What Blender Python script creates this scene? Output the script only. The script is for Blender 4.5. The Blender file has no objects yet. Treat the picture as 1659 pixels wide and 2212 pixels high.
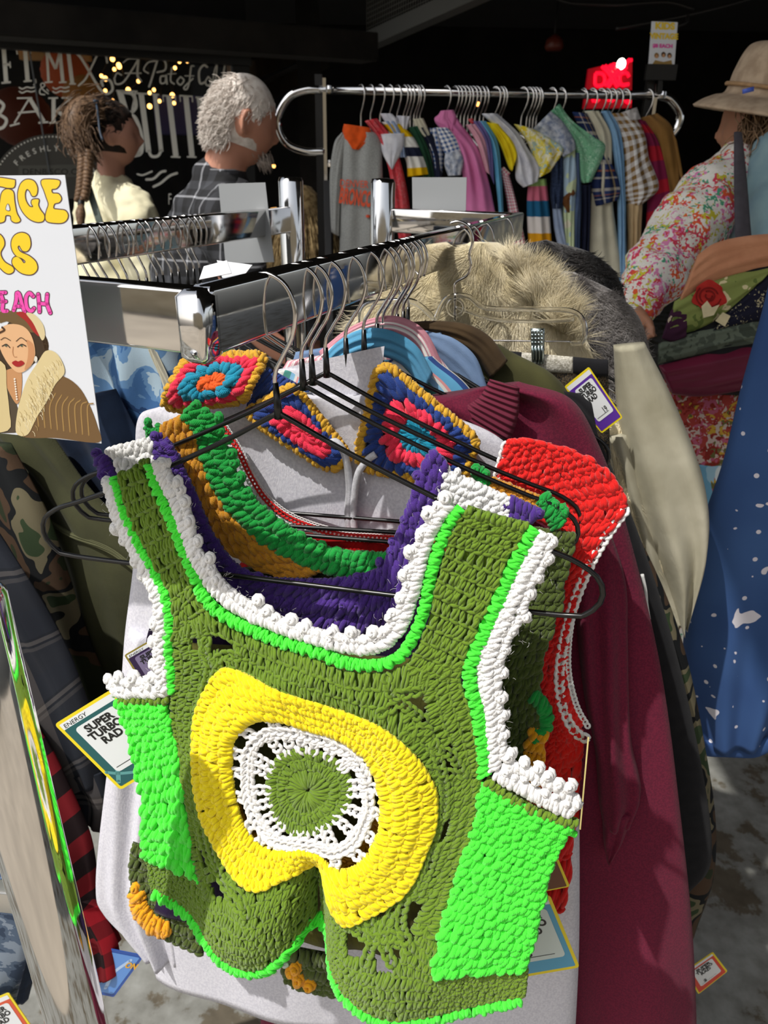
import bpy, math, random
import numpy as np
from mathutils import Vector, Matrix

random.seed(11)
rng = np.random.default_rng(11)
SC = bpy.context.scene
COL = SC.collection
R = math.radians

# ------------------------------------------------------------------ camera
PITCH, ROLL, CAMZ, FPX = R(25.2), R(1.0), 1.48, 1597.0
C0 = np.array([0, 0, CAMZ])
_r0 = np.array([1.0, 0, 0])
_u0 = np.array([0, math.sin(PITCH), math.cos(PITCH)])
FWD = np.array([0, math.cos(PITCH), -math.sin(PITCH)])
RGT = math.cos(ROLL) * _r0 + math.sin(ROLL) * _u0
UPV = -math.sin(ROLL) * _r0 + math.cos(ROLL) * _u0
cam_d = bpy.data.cameras.new('camera')
cam = bpy.data.objects.new('camera', cam_d)
COL.objects.link(cam)
m = Matrix.Identity(4)
for i, ax in enumerate((RGT, UPV, -FWD)):
    for j in range(3):
        m[j][i] = ax[j]
m.translation = Vector(C0)
cam.matrix_world = m
cam_d.sensor_fit = 'VERTICAL'
cam_d.sensor_height = 36.0
cam_d.lens = FPX / 2212 * 36
cam_d.clip_start = 0.02
cam_d.dof.use_dof = True
cam_d.dof.focus_distance = 0.56
cam_d.dof.aperture_fstop = 14.0
SC.camera = cam

# ------------------------------------------------------------------ world, sun, exposure
SUN_DIR = Vector((0.42, 0.25, -0.87)).normalized()     # the way the light travels
w = bpy.data.worlds.new('world')
SC.world = w
w.use_nodes = True
nt = w.node_tree
bg = nt.nodes['Background']
sky = nt.nodes.new('ShaderNodeTexSky')
sky.sky_type = 'NISHITA'
sky.sun_disc = False
sky.sun_elevation = R(46)
sky.sun_rotation = R(225)
sky.air_density = 1.0
sky.dust_density = 2.5
sky.ozone_density = 0.6
hs = nt.nodes.new('ShaderNodeHueSaturation')
hs.inputs['Saturation'].default_value = 0.35
nt.links.new(sky.outputs[0], hs.inputs['Color'])
nt.links.new(hs.outputs[0], bg.inputs['Color'])
bg.inputs['Strength'].default_value = 0.15
sun_d = bpy.data.lights.new('sun', 'SUN')
sun_d.energy = 3.8
sun_d.angle = R(0.7)
sun_d.color = (1.0, 0.965, 0.91)
sun = bpy.data.objects.new('sun', sun_d)
COL.objects.link(sun)
sun.rotation_euler = SUN_DIR.to_track_quat('-Z', 'Y').to_euler()
SC.view_settings.view_transform = 'Standard'
SC.view_settings.look = 'None'
SC.view_settings.gamma = 1.0
SC.view_settings.exposure = 0.0
SC.view_settings.use_curve_mapping = False
SC.cycles.max_bounces = 7
SC.cycles.diffuse_bounces = 3
SC.cycles.glossy_bounces = 4
SC.cycles.transmission_bounces = 6
SC.cycles.transparent_max_bounces = 8

# ------------------------------------------------------------------ helpers: points
def rays(X, Y):
    xc = (np.asarray(X, float) - 829.5) / FPX
    yc = -(np.asarray(Y, float) - 1106.0) / FPX
    return FWD + xc[..., None] * RGT + yc[..., None] * UPV

def at_depth(px, py, d):
    return C0 + rays(px, py) * d

def at_y(px, py, Y):
    r = rays(px, py)
    return C0 + r * (Y / r[1])

PSI = R(21.0)
UU = np.array([math.sin(PSI), math.cos(PSI), 0])       # along the hanging rail, away from us
VV = np.array([math.cos(PSI), -math.sin(PSI), 0])      # across the rail, to the right
ZZ = np.array([0, 0, 1.0])
R0 = np.array([-0.1075, 0.44, 0.0])
def RK(u, v, z):
    return R0 + UU * u + VV * v + ZZ * z

class Plane:
    """a garment's hanging plane in the place; X, Y are traced on it, H is relief in the same units"""
    def __init__(s, p0, n, relief=None):
        s.p0 = np.array(p0, float); s.n = np.array(n, float); s.n /= np.linalg.norm(s.n)
        s.relief = relief
    def pts(s, X, Y, H=0.0):
        X = np.asarray(X, float); Y = np.asarray(Y, float)
        d = rays(X, Y)
        t = ((s.p0 - C0) @ s.n) / (d @ s.n)
        h = np.broadcast_to(np.asarray(H, float), X.shape)
        if s.relief is not None:
            h = h + s.relief(X, Y)
        return C0 + d * t[..., None] + s.n * (h * t / FPX)[..., None]

def hang_plane(u, tilt=0.0, zp=1.26, relief=None, yaw=0.0):
    a, b = math.cos(R(yaw)), math.sin(R(yaw))
    U2 = UU * a + VV * b
    n = -U2 * math.cos(R(tilt)) + ZZ * math.sin(R(tilt))
    return Plane(RK(u, 0, zp), n, relief)

class Local:
    """a garment's own sheet: X right, Y up in metres, H out"""
    def __init__(s, o, yaw, tilt=0.0, sc=1.0):
        s.o = np.array(o, float)
        s.ex = np.array([math.cos(yaw), math.sin(yaw), 0]); s.nn = np.array([math.sin(yaw), -math.cos(yaw), 0])
        s.n = s.nn * math.cos(tilt) + ZZ * math.sin(tilt)
        s.ey = ZZ * math.cos(tilt) - s.nn * math.sin(tilt)
        s.sc = sc
    def pts(s, X, Y, H=0.0):
        X = np.asarray(X, float) * s.sc; Y = np.asarray(Y, float) * s.sc
        H = np.broadcast_to(np.asarray(H, float) * s.sc, X.shape)
        return s.o + X[..., None] * s.ex + Y[..., None] * s.ey + H[..., None] * s.n

# ------------------------------------------------------------------ helpers: meshes
class MB:
    def __init__(s):
        s.V = []; s.F = []; s.UV = []; s.MI = []; s.n = 0; s.mats = []
    def mat(s, m):
        if m not in s.mats: s.mats.append(m)
        return s.mats.index(m)
    def add(s, V, F, uv=None, m=None):
        V = np.asarray(V, float).reshape(-1, 3)
        s.V.append(V)
        s.UV.append(np.zeros((len(V), 2)) if uv is None else np.asarray(uv, float).reshape(-1, 2))
        mi = s.mat(m) if m is not None else 0
        for f in (F if isinstance(F, list) else [F]):
            f = np.atleast_2d(np.asarray(f, dtype=np.int64))
            if f.size:
                s.F.append(f + s.n); s.MI.append(np.full(len(f), mi))
        s.n += len(V)
    def build(s, name, material=None, parent=None, smooth=True):
        V = np.concatenate(s.V); UV = np.concatenate(s.UV)
        me = bpy.data.meshes.new(name)
        me.vertices.add(len(V)); me.vertices.foreach_set('co', V.ravel())
        loops = np.concatenate([f.ravel() for f in s.F])
        tot = np.concatenate([np.full(len(f), f.shape[1]) for f in s.F])
        start = np.concatenate([[0], np.cumsum(tot)[:-1]])
        me.loops.add(len(loops)); me.loops.foreach_set('vertex_index', loops)
        me.polygons.add(len(tot)); me.polygons.foreach_set('loop_start', start)
        uvl = me.uv_layers.new(name='UVMap')
        uvl.data.foreach_set('uv', UV[loops].ravel())
        me.polygons.foreach_set('material_index', np.concatenate(s.MI))
        me.polygons.foreach_set('use_smooth', np.full(len(tot), bool(smooth)))
        for mm in (s.mats if s.mats else [material]):
            me.materials.append(mm)
        me.update(calc_edges=True)
        me.validate()
        ob = bpy.data.objects.new(name, me)
        COL.objects.link(ob)
        if parent is not None:
            ob.parent = parent
            ob.matrix_parent_inverse = parent.matrix_world.inverted() if parent.type != 'EMPTY' else Matrix.Translation(-parent.location)
        return ob

def tag(o, label, cat, group=None, kind=None):
    o['label'] = label; o['category'] = cat
    if group: o['group'] = group
    if kind: o['kind'] = kind
    return o

def thing(name, label, cat, loc=(0, 0, 0), group=None):
    o = bpy.data.objects.new(name, None)
    COL.objects.link(o); o.location = Vector(loc); o.empty_display_size = 0.05
    return tag(o, label, cat, group)

def struct(o):
    o['kind'] = 'structure'
    return o

def nrm(a):
    return a / (np.linalg.norm(a, axis=-1, keepdims=True) + 1e-12)

def tubes(mb, P, rad, nref, seg=6, m=None):
    """many short tubes at once: P (N,K,3)"""
    P = np.asarray(P, float)
    N, K, _ = P.shape
    if N == 0: return
    T = np.gradient(P, axis=1); T = nrm(T)
    S = nrm(np.cross(T, np.broadcast_to(nref, T.shape)))
    B = np.cross(S, T)
    rad = np.broadcast_to(rad, (N, K))
    ang = np.arange(seg) * 2 * math.pi / seg
    V = P[:, :, None, :] + rad[:, :, None, None] * (np.cos(ang)[None, None, :, None] * S[:, :, None, :] + np.sin(ang)[None, None, :, None] * B[:, :, None, :])
    k = np.arange(K - 1)[:, None]; a = np.arange(seg)[None, :]
    f = np.stack([k * seg + a, k * seg + (a + 1) % seg, (k + 1) * seg + (a + 1) % seg, (k + 1) * seg + a], -1).reshape(-1, 4)
    F = (f[None] + (np.arange(N) * K * seg)[:, None, None]).reshape(-1, 4)
    L = np.concatenate([np.zeros((N, 1)), np.cumsum(np.linalg.norm(np.diff(P, axis=1), axis=-1), axis=1)], 1)
    uv = np.stack([np.broadcast_to(L[:, :, None] / (rad.mean() + 1e-9), (N, K, seg)) + rng.random((N, 1, 1)) * 5,
                   np.broadcast_to(np.minimum(ang, 2 * math.pi - ang)[None, None, :] / math.pi, (N, K, seg))], -1)
    cap0 = np.arange(seg)[::-1]; cap1 = (K - 1) * seg + np.arange(seg)
    base = (np.arange(N) * K * seg)[:, None]
    mb.add(V, [F, base + cap0, base + cap1], uv, m)

def frames(P, closed=False):
    P = np.asarray(P, float)
    if closed:
        T = nrm(np.roll(P, -1, 0) - np.roll(P, 1, 0))
    else:
        T = nrm(np.gradient(P, axis=0))
    ref = np.array([0, 0, 1.0])
    if abs(T[0] @ ref) > .9: ref = np.array([1.0, 0, 0])
    S = [nrm(np.cross(T[0], ref))]
    for i in range(1, len(P)):
        s_ = S[-1] - T[i] * (S[-1] @ T[i]); S.append(nrm(s_))
    S = np.array(S); B = np.cross(S, T)
    return T, S, B

def tube(mb, P, r, seg=10, closed=False, m=None, flat=1.0):
    P = np.asarray(P, float); K = len(P)
    T, S, B = frames(P, closed)
    r = np.broadcast_to(r, (K,))
    ang = np.arange(seg) * 2 * math.pi / seg
    V = P[:, None, :] + r[:, None, None] * (np.cos(ang)[None, :, None] * S[:, None, :] + flat * np.sin(ang)[None, :, None] * B[:, None, :])
    n = K if closed else K - 1
    k = np.arange(n)[:, None]; a = np.arange(seg)[None, :]; k2 = (k + 1) % K
    F = [np.stack([k * seg + a, k * seg + (a + 1) % seg, k2 * seg + (a + 1) % seg, k2 * seg + a], -1).reshape(-1, 4)]
    if not closed:
        F += [np.arange(seg)[None, ::-1], (K - 1) * seg + np.arange(seg)[None, :]]
    L = np.concatenate([[0], np.cumsum(np.linalg.norm(np.diff(P, axis=0), axis=1))])
    uv = np.stack([np.broadcast_to((ang / (2 * math.pi))[None, :] * r.mean() * 6.28, (K, seg)), np.broadcast_to(L[:, None], (K, seg))], -1)
    mb.add(V, F, uv, m)

def cr(P, n, closed=False, byindex=False):
    """Catmull-Rom resample"""
    P = np.asarray(P, float)
    if closed: Q = np.concatenate([P[-1:], P, P[:2]])
    else: Q = np.concatenate([2 * P[:1] - P[1:2], P, 2 * P[-1:] - P[-2:-1]])
    segs = len(Q) - 3
    if byindex:
        t = np.linspace(0, segs, n, endpoint=not closed)
    else:
        d = np.linalg.norm(np.diff(Q[1:-1], axis=0), axis=1)[:segs]
        c = np.concatenate([[0], np.cumsum(d)])
        t = np.interp(np.linspace(0, c[-1], n, endpoint=not closed), c, np.arange(segs + 1))
    i = np.minimum(t.astype(int), segs - 1); f = (t - i)[:, None]
    a, b, c_, d_ = Q[i], Q[i + 1], Q[i + 2], Q[i + 3]
    return .5 * (2 * b + (c_ - a) * f + (2 * a - 5 * b + 4 * c_ - d_) * f ** 2 + (3 * b - a - 3 * c_ + d_) * f ** 3)

def box(mb, c, hx, hy, hz, ax=None, m=None):
    c = np.array(c, float)
    A = np.eye(3) if ax is None else np.array(ax, float)
    V = [c + A[0] * hx * i + A[1] * hy * j + A[2] * hz * k for i in (-1, 1) for j in (-1, 1) for k in (-1, 1)]
    mb.add(V, np.array([[0, 1, 3, 2], [4, 6, 7, 5], [0, 4, 5, 1], [2, 3, 7, 6], [0, 2, 6, 4], [1, 5, 7, 3]]), None, m)

def rbox(mb, p, q, up, hw, hh, br=0.003, m=None, seg=4):
    """bar from p to q with a rounded rectangular section (hw across, hh along up)"""
    p = np.array(p, float); q = np.array(q, float); t = nrm(q - p); up = np.array(up, float)
    sd = nrm(np.cross(t, up)); up = np.cross(sd, t)
    pts = []
    for cx, cy, a0 in ((1, 1, 0), (-1, 1, 90), (-1, -1, 180), (1, -1, 270)):
        for k in range(seg + 1):
            a = R(a0 + 90 * k / seg)
            pts.append(sd * (cx * (hw - br) + br * math.cos(a)) + up * (cy * (hh - br) + br * math.sin(a)))
    pts = np.array(pts); n = len(pts)
    rings = [(p, .0), (p, 1)] 
    V = []
    for c, s_ in ((p + t * 0, (1 - br / hh)), (p + t * br, 1), (q - t * br, 1), (q, (1 - br / hh))):
        V.append(c + pts * s_)
    V = np.concatenate(V)
    a = np.arange(n); F = []
    for k in range(3):
        F.append(np.stack([k * n + a, k * n + (a + 1) % n, (k + 1) * n + (a + 1) % n, (k + 1) * n + a], -1))
    F += [a[None, ::-1], 3 * n + a[None, :]]
    mb.add(V, F, None, m)

def lathe(mb, c, prof, seg=24, axis=None, m=None, sx=1, sy=1):
    """prof list of (r, z)"""
    prof = np.array(prof, float); K = len(prof)
    A = np.eye(3) if axis is None else np.array(axis, float)
    a = np.arange(seg) * 2 * math.pi / seg
    V = np.array(c) + prof[:, 0, None, None] * (sx * np.cos(a)[None, :, None] * A[0] + sy * np.sin(a)[None, :, None] * A[1]) + prof[:, 1, None, None] * A[2]
    k = np.arange(K - 1)[:, None]; b = np.arange(seg)[None, :]
    F = [np.stack([k * seg + b, k * seg + (b + 1) % seg, (k + 1) * seg + (b + 1) % seg, (k + 1) * seg + b], -1).reshape(-1, 4),
         np.arange(seg)[None, ::-1], (K - 1) * seg + np.arange(seg)[None, :]]
    mb.add(V, F, None, m)

def smoothnoise(x, y, k=5, seed=0, lo=1.0, hi=4.0):
    g = np.random.default_rng(seed); o = 0
    for i in range(k):
        a = g.uniform(0, 6.28); f = g.uniform(lo, hi); ph = g.uniform(0, 6.28)
        o = o + np.sin((x * math.cos(a) + y * math.sin(a)) * f * 6.28 + ph) / k
    return o

def loft(mb, surf, L, Rr, nt=40, ns=16, bulge=20, folds=0, fseed=0, ffreq=(1.5, 4), back=True, hb=0.0, ends=0.0, m=None, vert=0.75, byindex=None, thin=0.25):
    """cloth volume between a left and a right outline; pillow section, long soft folds"""
    bi = (len(L) == len(Rr)) if byindex is None else byindex
    L = cr(L, nt, byindex=bi); Rr = cr(Rr, nt, byindex=bi)
    s = np.linspace(0, 1, ns); t = np.linspace(0, 1, nt)
    X = L[:, None, 0] * (1 - s) + Rr[:, None, 0] * s
    Y = L[:, None, 1] * (1 - s) + Rr[:, None, 1] * s
    S, T = np.meshgrid(s, t)
    prof = np.sqrt(np.maximum(0, 1 - (2 * S - 1) ** 2)) ** .9
    if ends:
        e = np.clip(np.minimum(T, 1 - T) / ends, 0, 1); prof = prof * np.sqrt(1 - (1 - e) ** 2)
    fo = 0
    if folds:
        g = np.random.default_rng(fseed + 100)
        for i in range(5):
            f = g.uniform(*ffreq); ph = g.uniform(0, 6.28); dr = g.uniform(-1.2, 1.2) * (1 - vert)*2
            fo = fo + np.sin(6.28 * (S * f + dr * T) + ph + .8 * np.sin(T * 5 + i)) / 5
        fo = fo * folds * 1.8
    Hf = hb + prof * (bulge + fo)
    Vf = surf.pts(X, Y, Hf)
    W = np.linalg.norm(Vf[:, -1] - Vf[:, 0], axis=-1).mean(); Ht = np.linalg.norm(np.diff(Vf.mean(1), axis=0), axis=-1).sum()
    uv = np.stack([S * W, (1 - T) * Ht], -1)
    i = np.arange(nt - 1)[:, None]; j = np.arange(ns - 1)[None, :]
    f = np.stack([i * ns + j, (i + 1) * ns + j, (i + 1) * ns + j + 1, i * ns + j + 1], -1).reshape(-1, 4)
    if back:
        Vb = surf.pts(X, Y, hb - prof * bulge * thin - (0 if ends else bulge * .12))
        n = nt * ns
        F = [f, n + f[:, ::-1]]
        for jj in (0, ns - 1):
            ii = np.arange(nt - 1)
            q = np.stack([ii * ns + jj, (ii + 1) * ns + jj, n + (ii + 1) * ns + jj, n + ii * ns + jj], -1)
            F.append(q[:, ::-1] if jj == 0 else q)
        for rr in (0, nt - 1):
            jj = np.arange(ns - 1)
            q = np.stack([rr * ns + jj, rr * ns + jj + 1, n + rr * ns + jj + 1, n + rr * ns + jj], -1)
            F.append(q[:, ::-1] if rr else q)
        mb.add(np.concatenate([Vf.reshape(-1, 3), Vb.reshape(-1, 3)]), F, np.concatenate([uv.reshape(-1, 2)] * 2), m)
    else:
        mb.add(Vf, f, uv, m)

def pxtube(mb, surf, path, r_px, n=40, seg=8, closed=False, H=0, m=None, flat=1.0):
    P = np.array(path, float)
    if P.shape[1] == 2: P = np.concatenate([P, np.full((len(P), 1), H)], 1)
    P = cr(P, n, closed)
    W = surf.pts(P[:, 0], P[:, 1], P[:, 2])
    if isinstance(surf, Plane):
        sc = np.linalg.norm(surf.pts(P[:, 0] + 1, P[:, 1], P[:, 2]) - W, axis=-1).mean()
    else: sc = surf.sc
    tube(mb, W, np.asarray(r_px) * sc, seg, closed, m, flat)

def poly(mb, surf, pts, H=0.0, m=None, smooth=0, thick=0.0):
    P = np.array(pts, float)
    if smooth: P = cr(P, len(P) * smooth, closed=True)
    V = surf.pts(P[:, 0], P[:, 1], np.full(len(P), H)); n = len(P)
    if not thick:
        mb.add(V, np.arange(n)[None, :], None, m)
    else:
        V2 = surf.pts(P[:, 0], P[:, 1], np.full(len(P), H - thick)); a = np.arange(n)
        mb.add(np.concatenate([V, V2]), [a[None, :], n + a[None, ::-1], np.stack([a, n + a, n + (a + 1) % n, (a + 1) % n], -1)], None, m)

def ribbon(mb, surf, path, w, H=0.0, m=None, n=None, closed=False, caps=True, raw=False):
    """a painted stroke of width w"""
    P = np.array(path, float)
    if not raw and len(P) > 2: P = cr(P, n or len(P) * 6, closed)
    T = np.gradient(P, axis=0) if not closed else np.roll(P, -1, 0) - np.roll(P, 1, 0)
    N = nrm(np.stack([-T[:, 1], T[:, 0]], -1))
    wv = np.broadcast_to(np.asarray(w, float) / 2, (len(P),))[:, None]
    A = P + N * wv; B = P - N * wv; K = len(P)
    V = surf.pts(np.concatenate([A[:, 0], B[:, 0]]), np.concatenate([A[:, 1], B[:, 1]]), H)
    i = np.arange(K if closed else K - 1); i2 = (i + 1) % K
    mb.add(V, np.stack([i, K + i, K + i2, i2], -1), None, m)
    if caps and not closed:
        for e in (0, -1):
            a = np.arange(10) * 6.2832 / 10
            r_ = wv[e, 0]
            Vc = surf.pts(P[e, 0] + r_ * np.cos(a), P[e, 1] + r_ * np.sin(a), H)
            mb.add(Vc, np.arange(10)[None, :], None, m)

def textmesh(mb, surf, txt, x, y, size, m, ang=0.0, H=0.0, bold=0.0, sx=1.0, shear=0.0, ydown=True, align='LEFT', spacing=1.0):
    cu = bpy.data.curves.new('t', 'FONT'); cu.body = txt; cu.size = 1; cu.offset = bold; cu.shear = shear
    cu.align_x = align; cu.space_character = spacing; cu.resolution_u = 3
    ob = bpy.data.objects.new('t', cu); COL.objects.link(ob)
    me = bpy.data.meshes.new_from_object(ob.evaluated_get(bpy.context.evaluated_depsgraph_get()))
    V = np.array([v.co[:] for v in me.vertices]).reshape(-1, 3)
    ca, sa = math.cos(ang), math.sin(ang)
    X = V[:, 0] * size * sx; Y = V[:, 1] * size
    if ydown:
        PX = x + X * ca + Y * sa; PY = y + X * sa - Y * ca
    else:
        PX = x + X * ca - Y * sa; PY = y + X * sa + Y * ca
    W = surf.pts(PX, PY, H)
    F = {}
    for p in me.polygons: F.setdefault(len(p.vertices), []).append(list(p.vertices))
    mb.add(W, [np.array(f) for f in F.values()], None, m)
    bpy.data.objects.remove(ob); bpy.data.curves.remove(cu); bpy.data.meshes.remove(me)

# ------------------------------------------------------------------ materials
def newmat(name):
    m = bpy.data.materials.new(name); m.use_nodes = True
    nt = m.node_tree; b = nt.nodes['Principled BSDF']
    return m, nt, b

def col4(c): return (c[0], c[1], c[2], 1)
def hx(h):
    h = h.lstrip('#'); v = [int(h[i:i + 2], 16) / 255 for i in (0, 2, 4)]
    return tuple(x / 12.92 if x <= .04045 else ((x + .055) / 1.055) ** 2.4 for x in v)

def tn(nt, typ, **kw):
    n = nt.nodes.new(typ)
    for k, v in kw.items():
        if k in n.inputs: n.inputs[k].default_value = v
        else: setattr(n, k, v)
    return n

def simple(name, c, rough=.6, metal=0.0, emit=0.0, spec=None, alpha=None):
    m, nt, b = newmat(name)
    b.inputs['Base Color'].default_value = col4(c); b.inputs['Roughness'].default_value = rough; b.inputs['Metallic'].default_value = metal
    if spec is not None: b.inputs['Specular IOR Level'].default_value = spec
    if emit: b.inputs['Emission Color'].default_value = col4(c); b.inputs['Emission Strength'].default_value = emit
    return m

def yarn(name, c, var=.25, bump=.32):
    m, nt, b = newmat(name); L = nt.links.new
    tc = tn(nt, 'ShaderNodeTexCoord')
    mp = tn(nt, 'ShaderNodeMapping'); mp.inputs['Rotation'].default_value = (0, 0, R(38)); mp.inputs['Scale'].default_value = (1.0, 2.2, 1)
    L(tc.outputs['UV'], mp.inputs['Vector'])
    wv = tn(nt, 'ShaderNodeTexWave', Scale=1.0, Distortion=2.5); wv.inputs['Detail Scale'].default_value = 2
    L(mp.outputs[0], wv.inputs['Vector'])
    no = tn(nt, 'ShaderNodeTexNoise', Scale=260.0, Detail=3.0); L(tc.outputs['Object'], no.inputs['Vector'])
    no2 = tn(nt, 'ShaderNodeTexNoise', Scale=2500.0, Detail=2.0); L(tc.outputs['Object'], no2.inputs['Vector'])
    mx = tn(nt, 'ShaderNodeMix', data_type='RGBA')
    mx.inputs[6].default_value = col4([max(0, x * (1 - var)) for x in c]); mx.inputs[7].default_value = col4([min(1, x * (1 + var * .5) + .004) for x in c])
    ad = tn(nt, 'ShaderNodeMath', operation='ADD'); L(no.outputs[0], ad.inputs[0])
    ml = tn(nt, 'ShaderNodeMath', operation='MULTIPLY'); L(wv.outputs['Fac'], ml.inputs[0]); ml.inputs[1].default_value = .45
    L(ml.outputs[0], ad.inputs[1])
    sb = tn(nt, 'ShaderNodeMath', operation='SUBTRACT'); L(ad.outputs[0], sb.inputs[0]); sb.inputs[1].default_value = .22
    L(sb.outputs[0], mx.inputs[0]); L(mx.outputs[2], b.inputs['Base Color'])
    bp = tn(nt, 'ShaderNodeBump', Strength=bump, Distance=.0008); L(wv.outputs['Fac'], bp.inputs['Height'])
    bp2 = tn(nt, 'ShaderNodeBump', Strength=.35, Distance=.0004); L(no2.outputs[0], bp2.inputs['Height']); L(bp.outputs[0], bp2.inputs['Normal'])
    L(bp2.outputs[0], b.inputs['Normal'])
    b.inputs['Roughness'].default_value = .85; b.inputs['Specular IOR Level'].default_value = .25
    b.inputs['Sheen Weight'].default_value = .25; b.inputs['Sheen Roughness'].default_value = .5
    return m

def fabric(name, c, c2=None, nscale=60, rough=.9, weave=1500, bump=.3, ramp=None, sheen=.05):
    """plain cloth: fine weave bump, soft colour variation between c and c2"""
    m, nt, b = newmat(name); L = nt.links.new
    tc = tn(nt, 'ShaderNodeTexCoord')
    no = tn(nt, 'ShaderNodeTexNoise', Scale=float(nscale), Detail=4.0); L(tc.outputs['Object'], no.inputs['Vector'])
    rp = tn(nt, 'ShaderNodeValToRGB')
    c2 = c2 or tuple(x * .8 for x in c)
    r_ = ramp or (.35, .65)
    rp.color_ramp.elements[0].position = r_[0]; rp.color_ramp.elements[1].position = r_[1]
    rp.color_ramp.elements[0].color = col4(c2); rp.color_ramp.elements[1].color = col4(c)
    L(no.outputs[0], rp.inputs[0]); L(rp.outputs[0], b.inputs['Base Color'])
    mp = tn(nt, 'ShaderNodeMapping'); mp.inputs['Scale'].default_value = (1, .35, 1); L(tc.outputs['UV'], mp.inputs[0])
    n2 = tn(nt, 'ShaderNodeTexNoise', Scale=float(weave), Detail=2.0); L(mp.outputs[0], n2.inputs['Vector'])
    bp = tn(nt, 'ShaderNodeBump', Strength=bump, Distance=.001); L(n2.outputs[0], bp.inputs['Height']); L(bp.outputs[0], b.inputs['Normal'])
    b.inputs['Roughness'].default_value = rough; b.inputs['Specular IOR Level'].default_value = .2; b.inputs['Sheen Weight'].default_value = sheen
    return m

def rampnode(nt, stops, const=True):
    rp = tn(nt, 'ShaderNodeValToRGB'); e = rp.color_ramp.elements
    rp.color_ramp.interpolation = 'CONSTANT' if const else 'LINEAR'
    e[0].position = stops[0][0]; e[0].color = col4(stops[0][1]); e[1].position = stops[1][0]; e[1].color = col4(stops[1][1])
    for p, c in stops[2:]:
        k = e.new(p); k.color = col4(c)
    return rp

def stripes(name, period, stops, axis='Y', second=None, rough=.9, mixf=.5, bump=0.2):
    """woven stripes in cloth coordinates (metres); second = ramp across the other axis, woven together as a check"""
    m, nt, b = newmat(name); L = nt.links.new
    tc = tn(nt, 'ShaderNodeTexCoord'); sp = tn(nt, 'ShaderNodeSeparateXYZ'); L(tc.outputs['UV'], sp.inputs[0])
    def chan(ax, st):
        d = tn(nt, 'ShaderNodeMath', operation='DIVIDE'); L(sp.outputs[ax], d.inputs[0]); d.inputs[1].default_value = period
        f = tn(nt, 'ShaderNodeMath', operation='FRACT'); L(d.outputs[0], f.inputs[0])
        r_ = rampnode(nt, st); L(f.outputs[0], r_.inputs[0]); return r_
    a = chan(axis, stops)
    if second:
        c = chan('X' if axis == 'Y' else 'Y', second)
        mx = tn(nt, 'ShaderNodeMix', data_type='RGBA'); mx.inputs[0].default_value = mixf
        L(a.outputs[0], mx.inputs[6]); L(c.outputs[0], mx.inputs[7]); L(mx.outputs[2], b.inputs['Base Color'])
    else: L(a.outputs[0], b.inputs['Base Color'])
    n2 = tn(nt, 'ShaderNodeTexNoise', Scale=900.0); L(tc.outputs['UV'], n2.inputs['Vector'])
    bp = tn(nt, 'ShaderNodeBump', Strength=bump, Distance=.001); L(n2.outputs[0], bp.inputs['Height']); L(bp.outputs[0], b.inputs['Normal'])
    b.inputs['Roughness'].default_value = rough; b.inputs['Specular IOR Level'].default_value = .2
    return m

def blotch(name, stops, scale=20, detail=2, rough=.9, coords='Object', voronoi=False, dist=0.0, bump=.2):
    m, nt, b = newmat(name); L = nt.links.new
    tc = tn(nt, 'ShaderNodeTexCoord')
    if voronoi:
        no0 = tn(nt, 'ShaderNodeTexNoise', Scale=float(scale) * 1.3); L(tc.outputs[coords], no0.inputs['Vector'])
        mx0 = tn(nt, 'ShaderNodeMix', data_type='VECTOR'); mx0.inputs[0].default_value = .06 + dist
        L(tc.outputs[coords], mx0.inputs[4]); L(no0.outputs['Color'], mx0.inputs[5])
        no = tn(nt, 'ShaderNodeTexVoronoi', Scale=float(scale)); L(mx0.outputs[1], no.inputs['Vector'])
        sp = tn(nt, 'ShaderNodeSeparateColor'); L(no.outputs['Color'], sp.inputs[0]); out = sp.outputs[0]
    else:
        no = tn(nt, 'ShaderNodeTexNoise', Scale=float(scale), Detail=float(detail)); L(tc.outputs[coords], no.inputs['Vector']); out = no.outputs[0]
        no.inputs['Distortion'].default_value = dist
    rp = rampnode(nt, stops); L(out, rp.inputs[0]); L(rp.outputs[0], b.inputs['Base Color'])
    n2 = tn(nt, 'ShaderNodeTexNoise', Scale=900.0); L(tc.outputs[coords], n2.inputs['Vector'])
    bp = tn(nt, 'ShaderNodeBump', Strength=bump, Distance=.001); L(n2.outputs[0], bp.inputs['Height']); L(bp.outputs[0], b.inputs['Normal'])
    b.inputs['Roughness'].default_value = rough; b.inputs['Specular IOR Level'].default_value = .2
    return m

def chrome_mat(name, c=(.78, .77, .76), rough=.07, scratch=.02):
    m, nt, b = newmat(name); L = nt.links.new
    b.inputs['Metallic'].default_value = 1; b.inputs['Base Color'].default_value = col4(c)
    tc = tn(nt, 'ShaderNodeTexCoord')
    no = tn(nt, 'ShaderNodeTexNoise', Scale=45.0, Detail=6.0); L(tc.outputs['Object'], no.inputs['Vector'])
    mr = tn(nt, 'ShaderNodeMapRange'); mr.inputs['From Min'].default_value = .35; mr.inputs['From Max'].default_value = .75
    mr.inputs['To Min'].default_value = rough * .6; mr.inputs['To Max'].default_value = rough * 1.8
    L(no.outputs[0], mr.inputs[0]); L(mr.outputs[0], b.inputs['Roughness'])
    return m

def glass_mat(name, rough=.02, tint=(1, 1, 1), ior=1.2):
    m, nt, b = newmat(name)
    b.inputs['Base Color'].default_value = col4(tint); b.inputs['Roughness'].default_value = rough
    b.inputs['Transmission Weight'].default_value = 1; b.inputs['IOR'].default_value = ior
    return m

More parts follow.
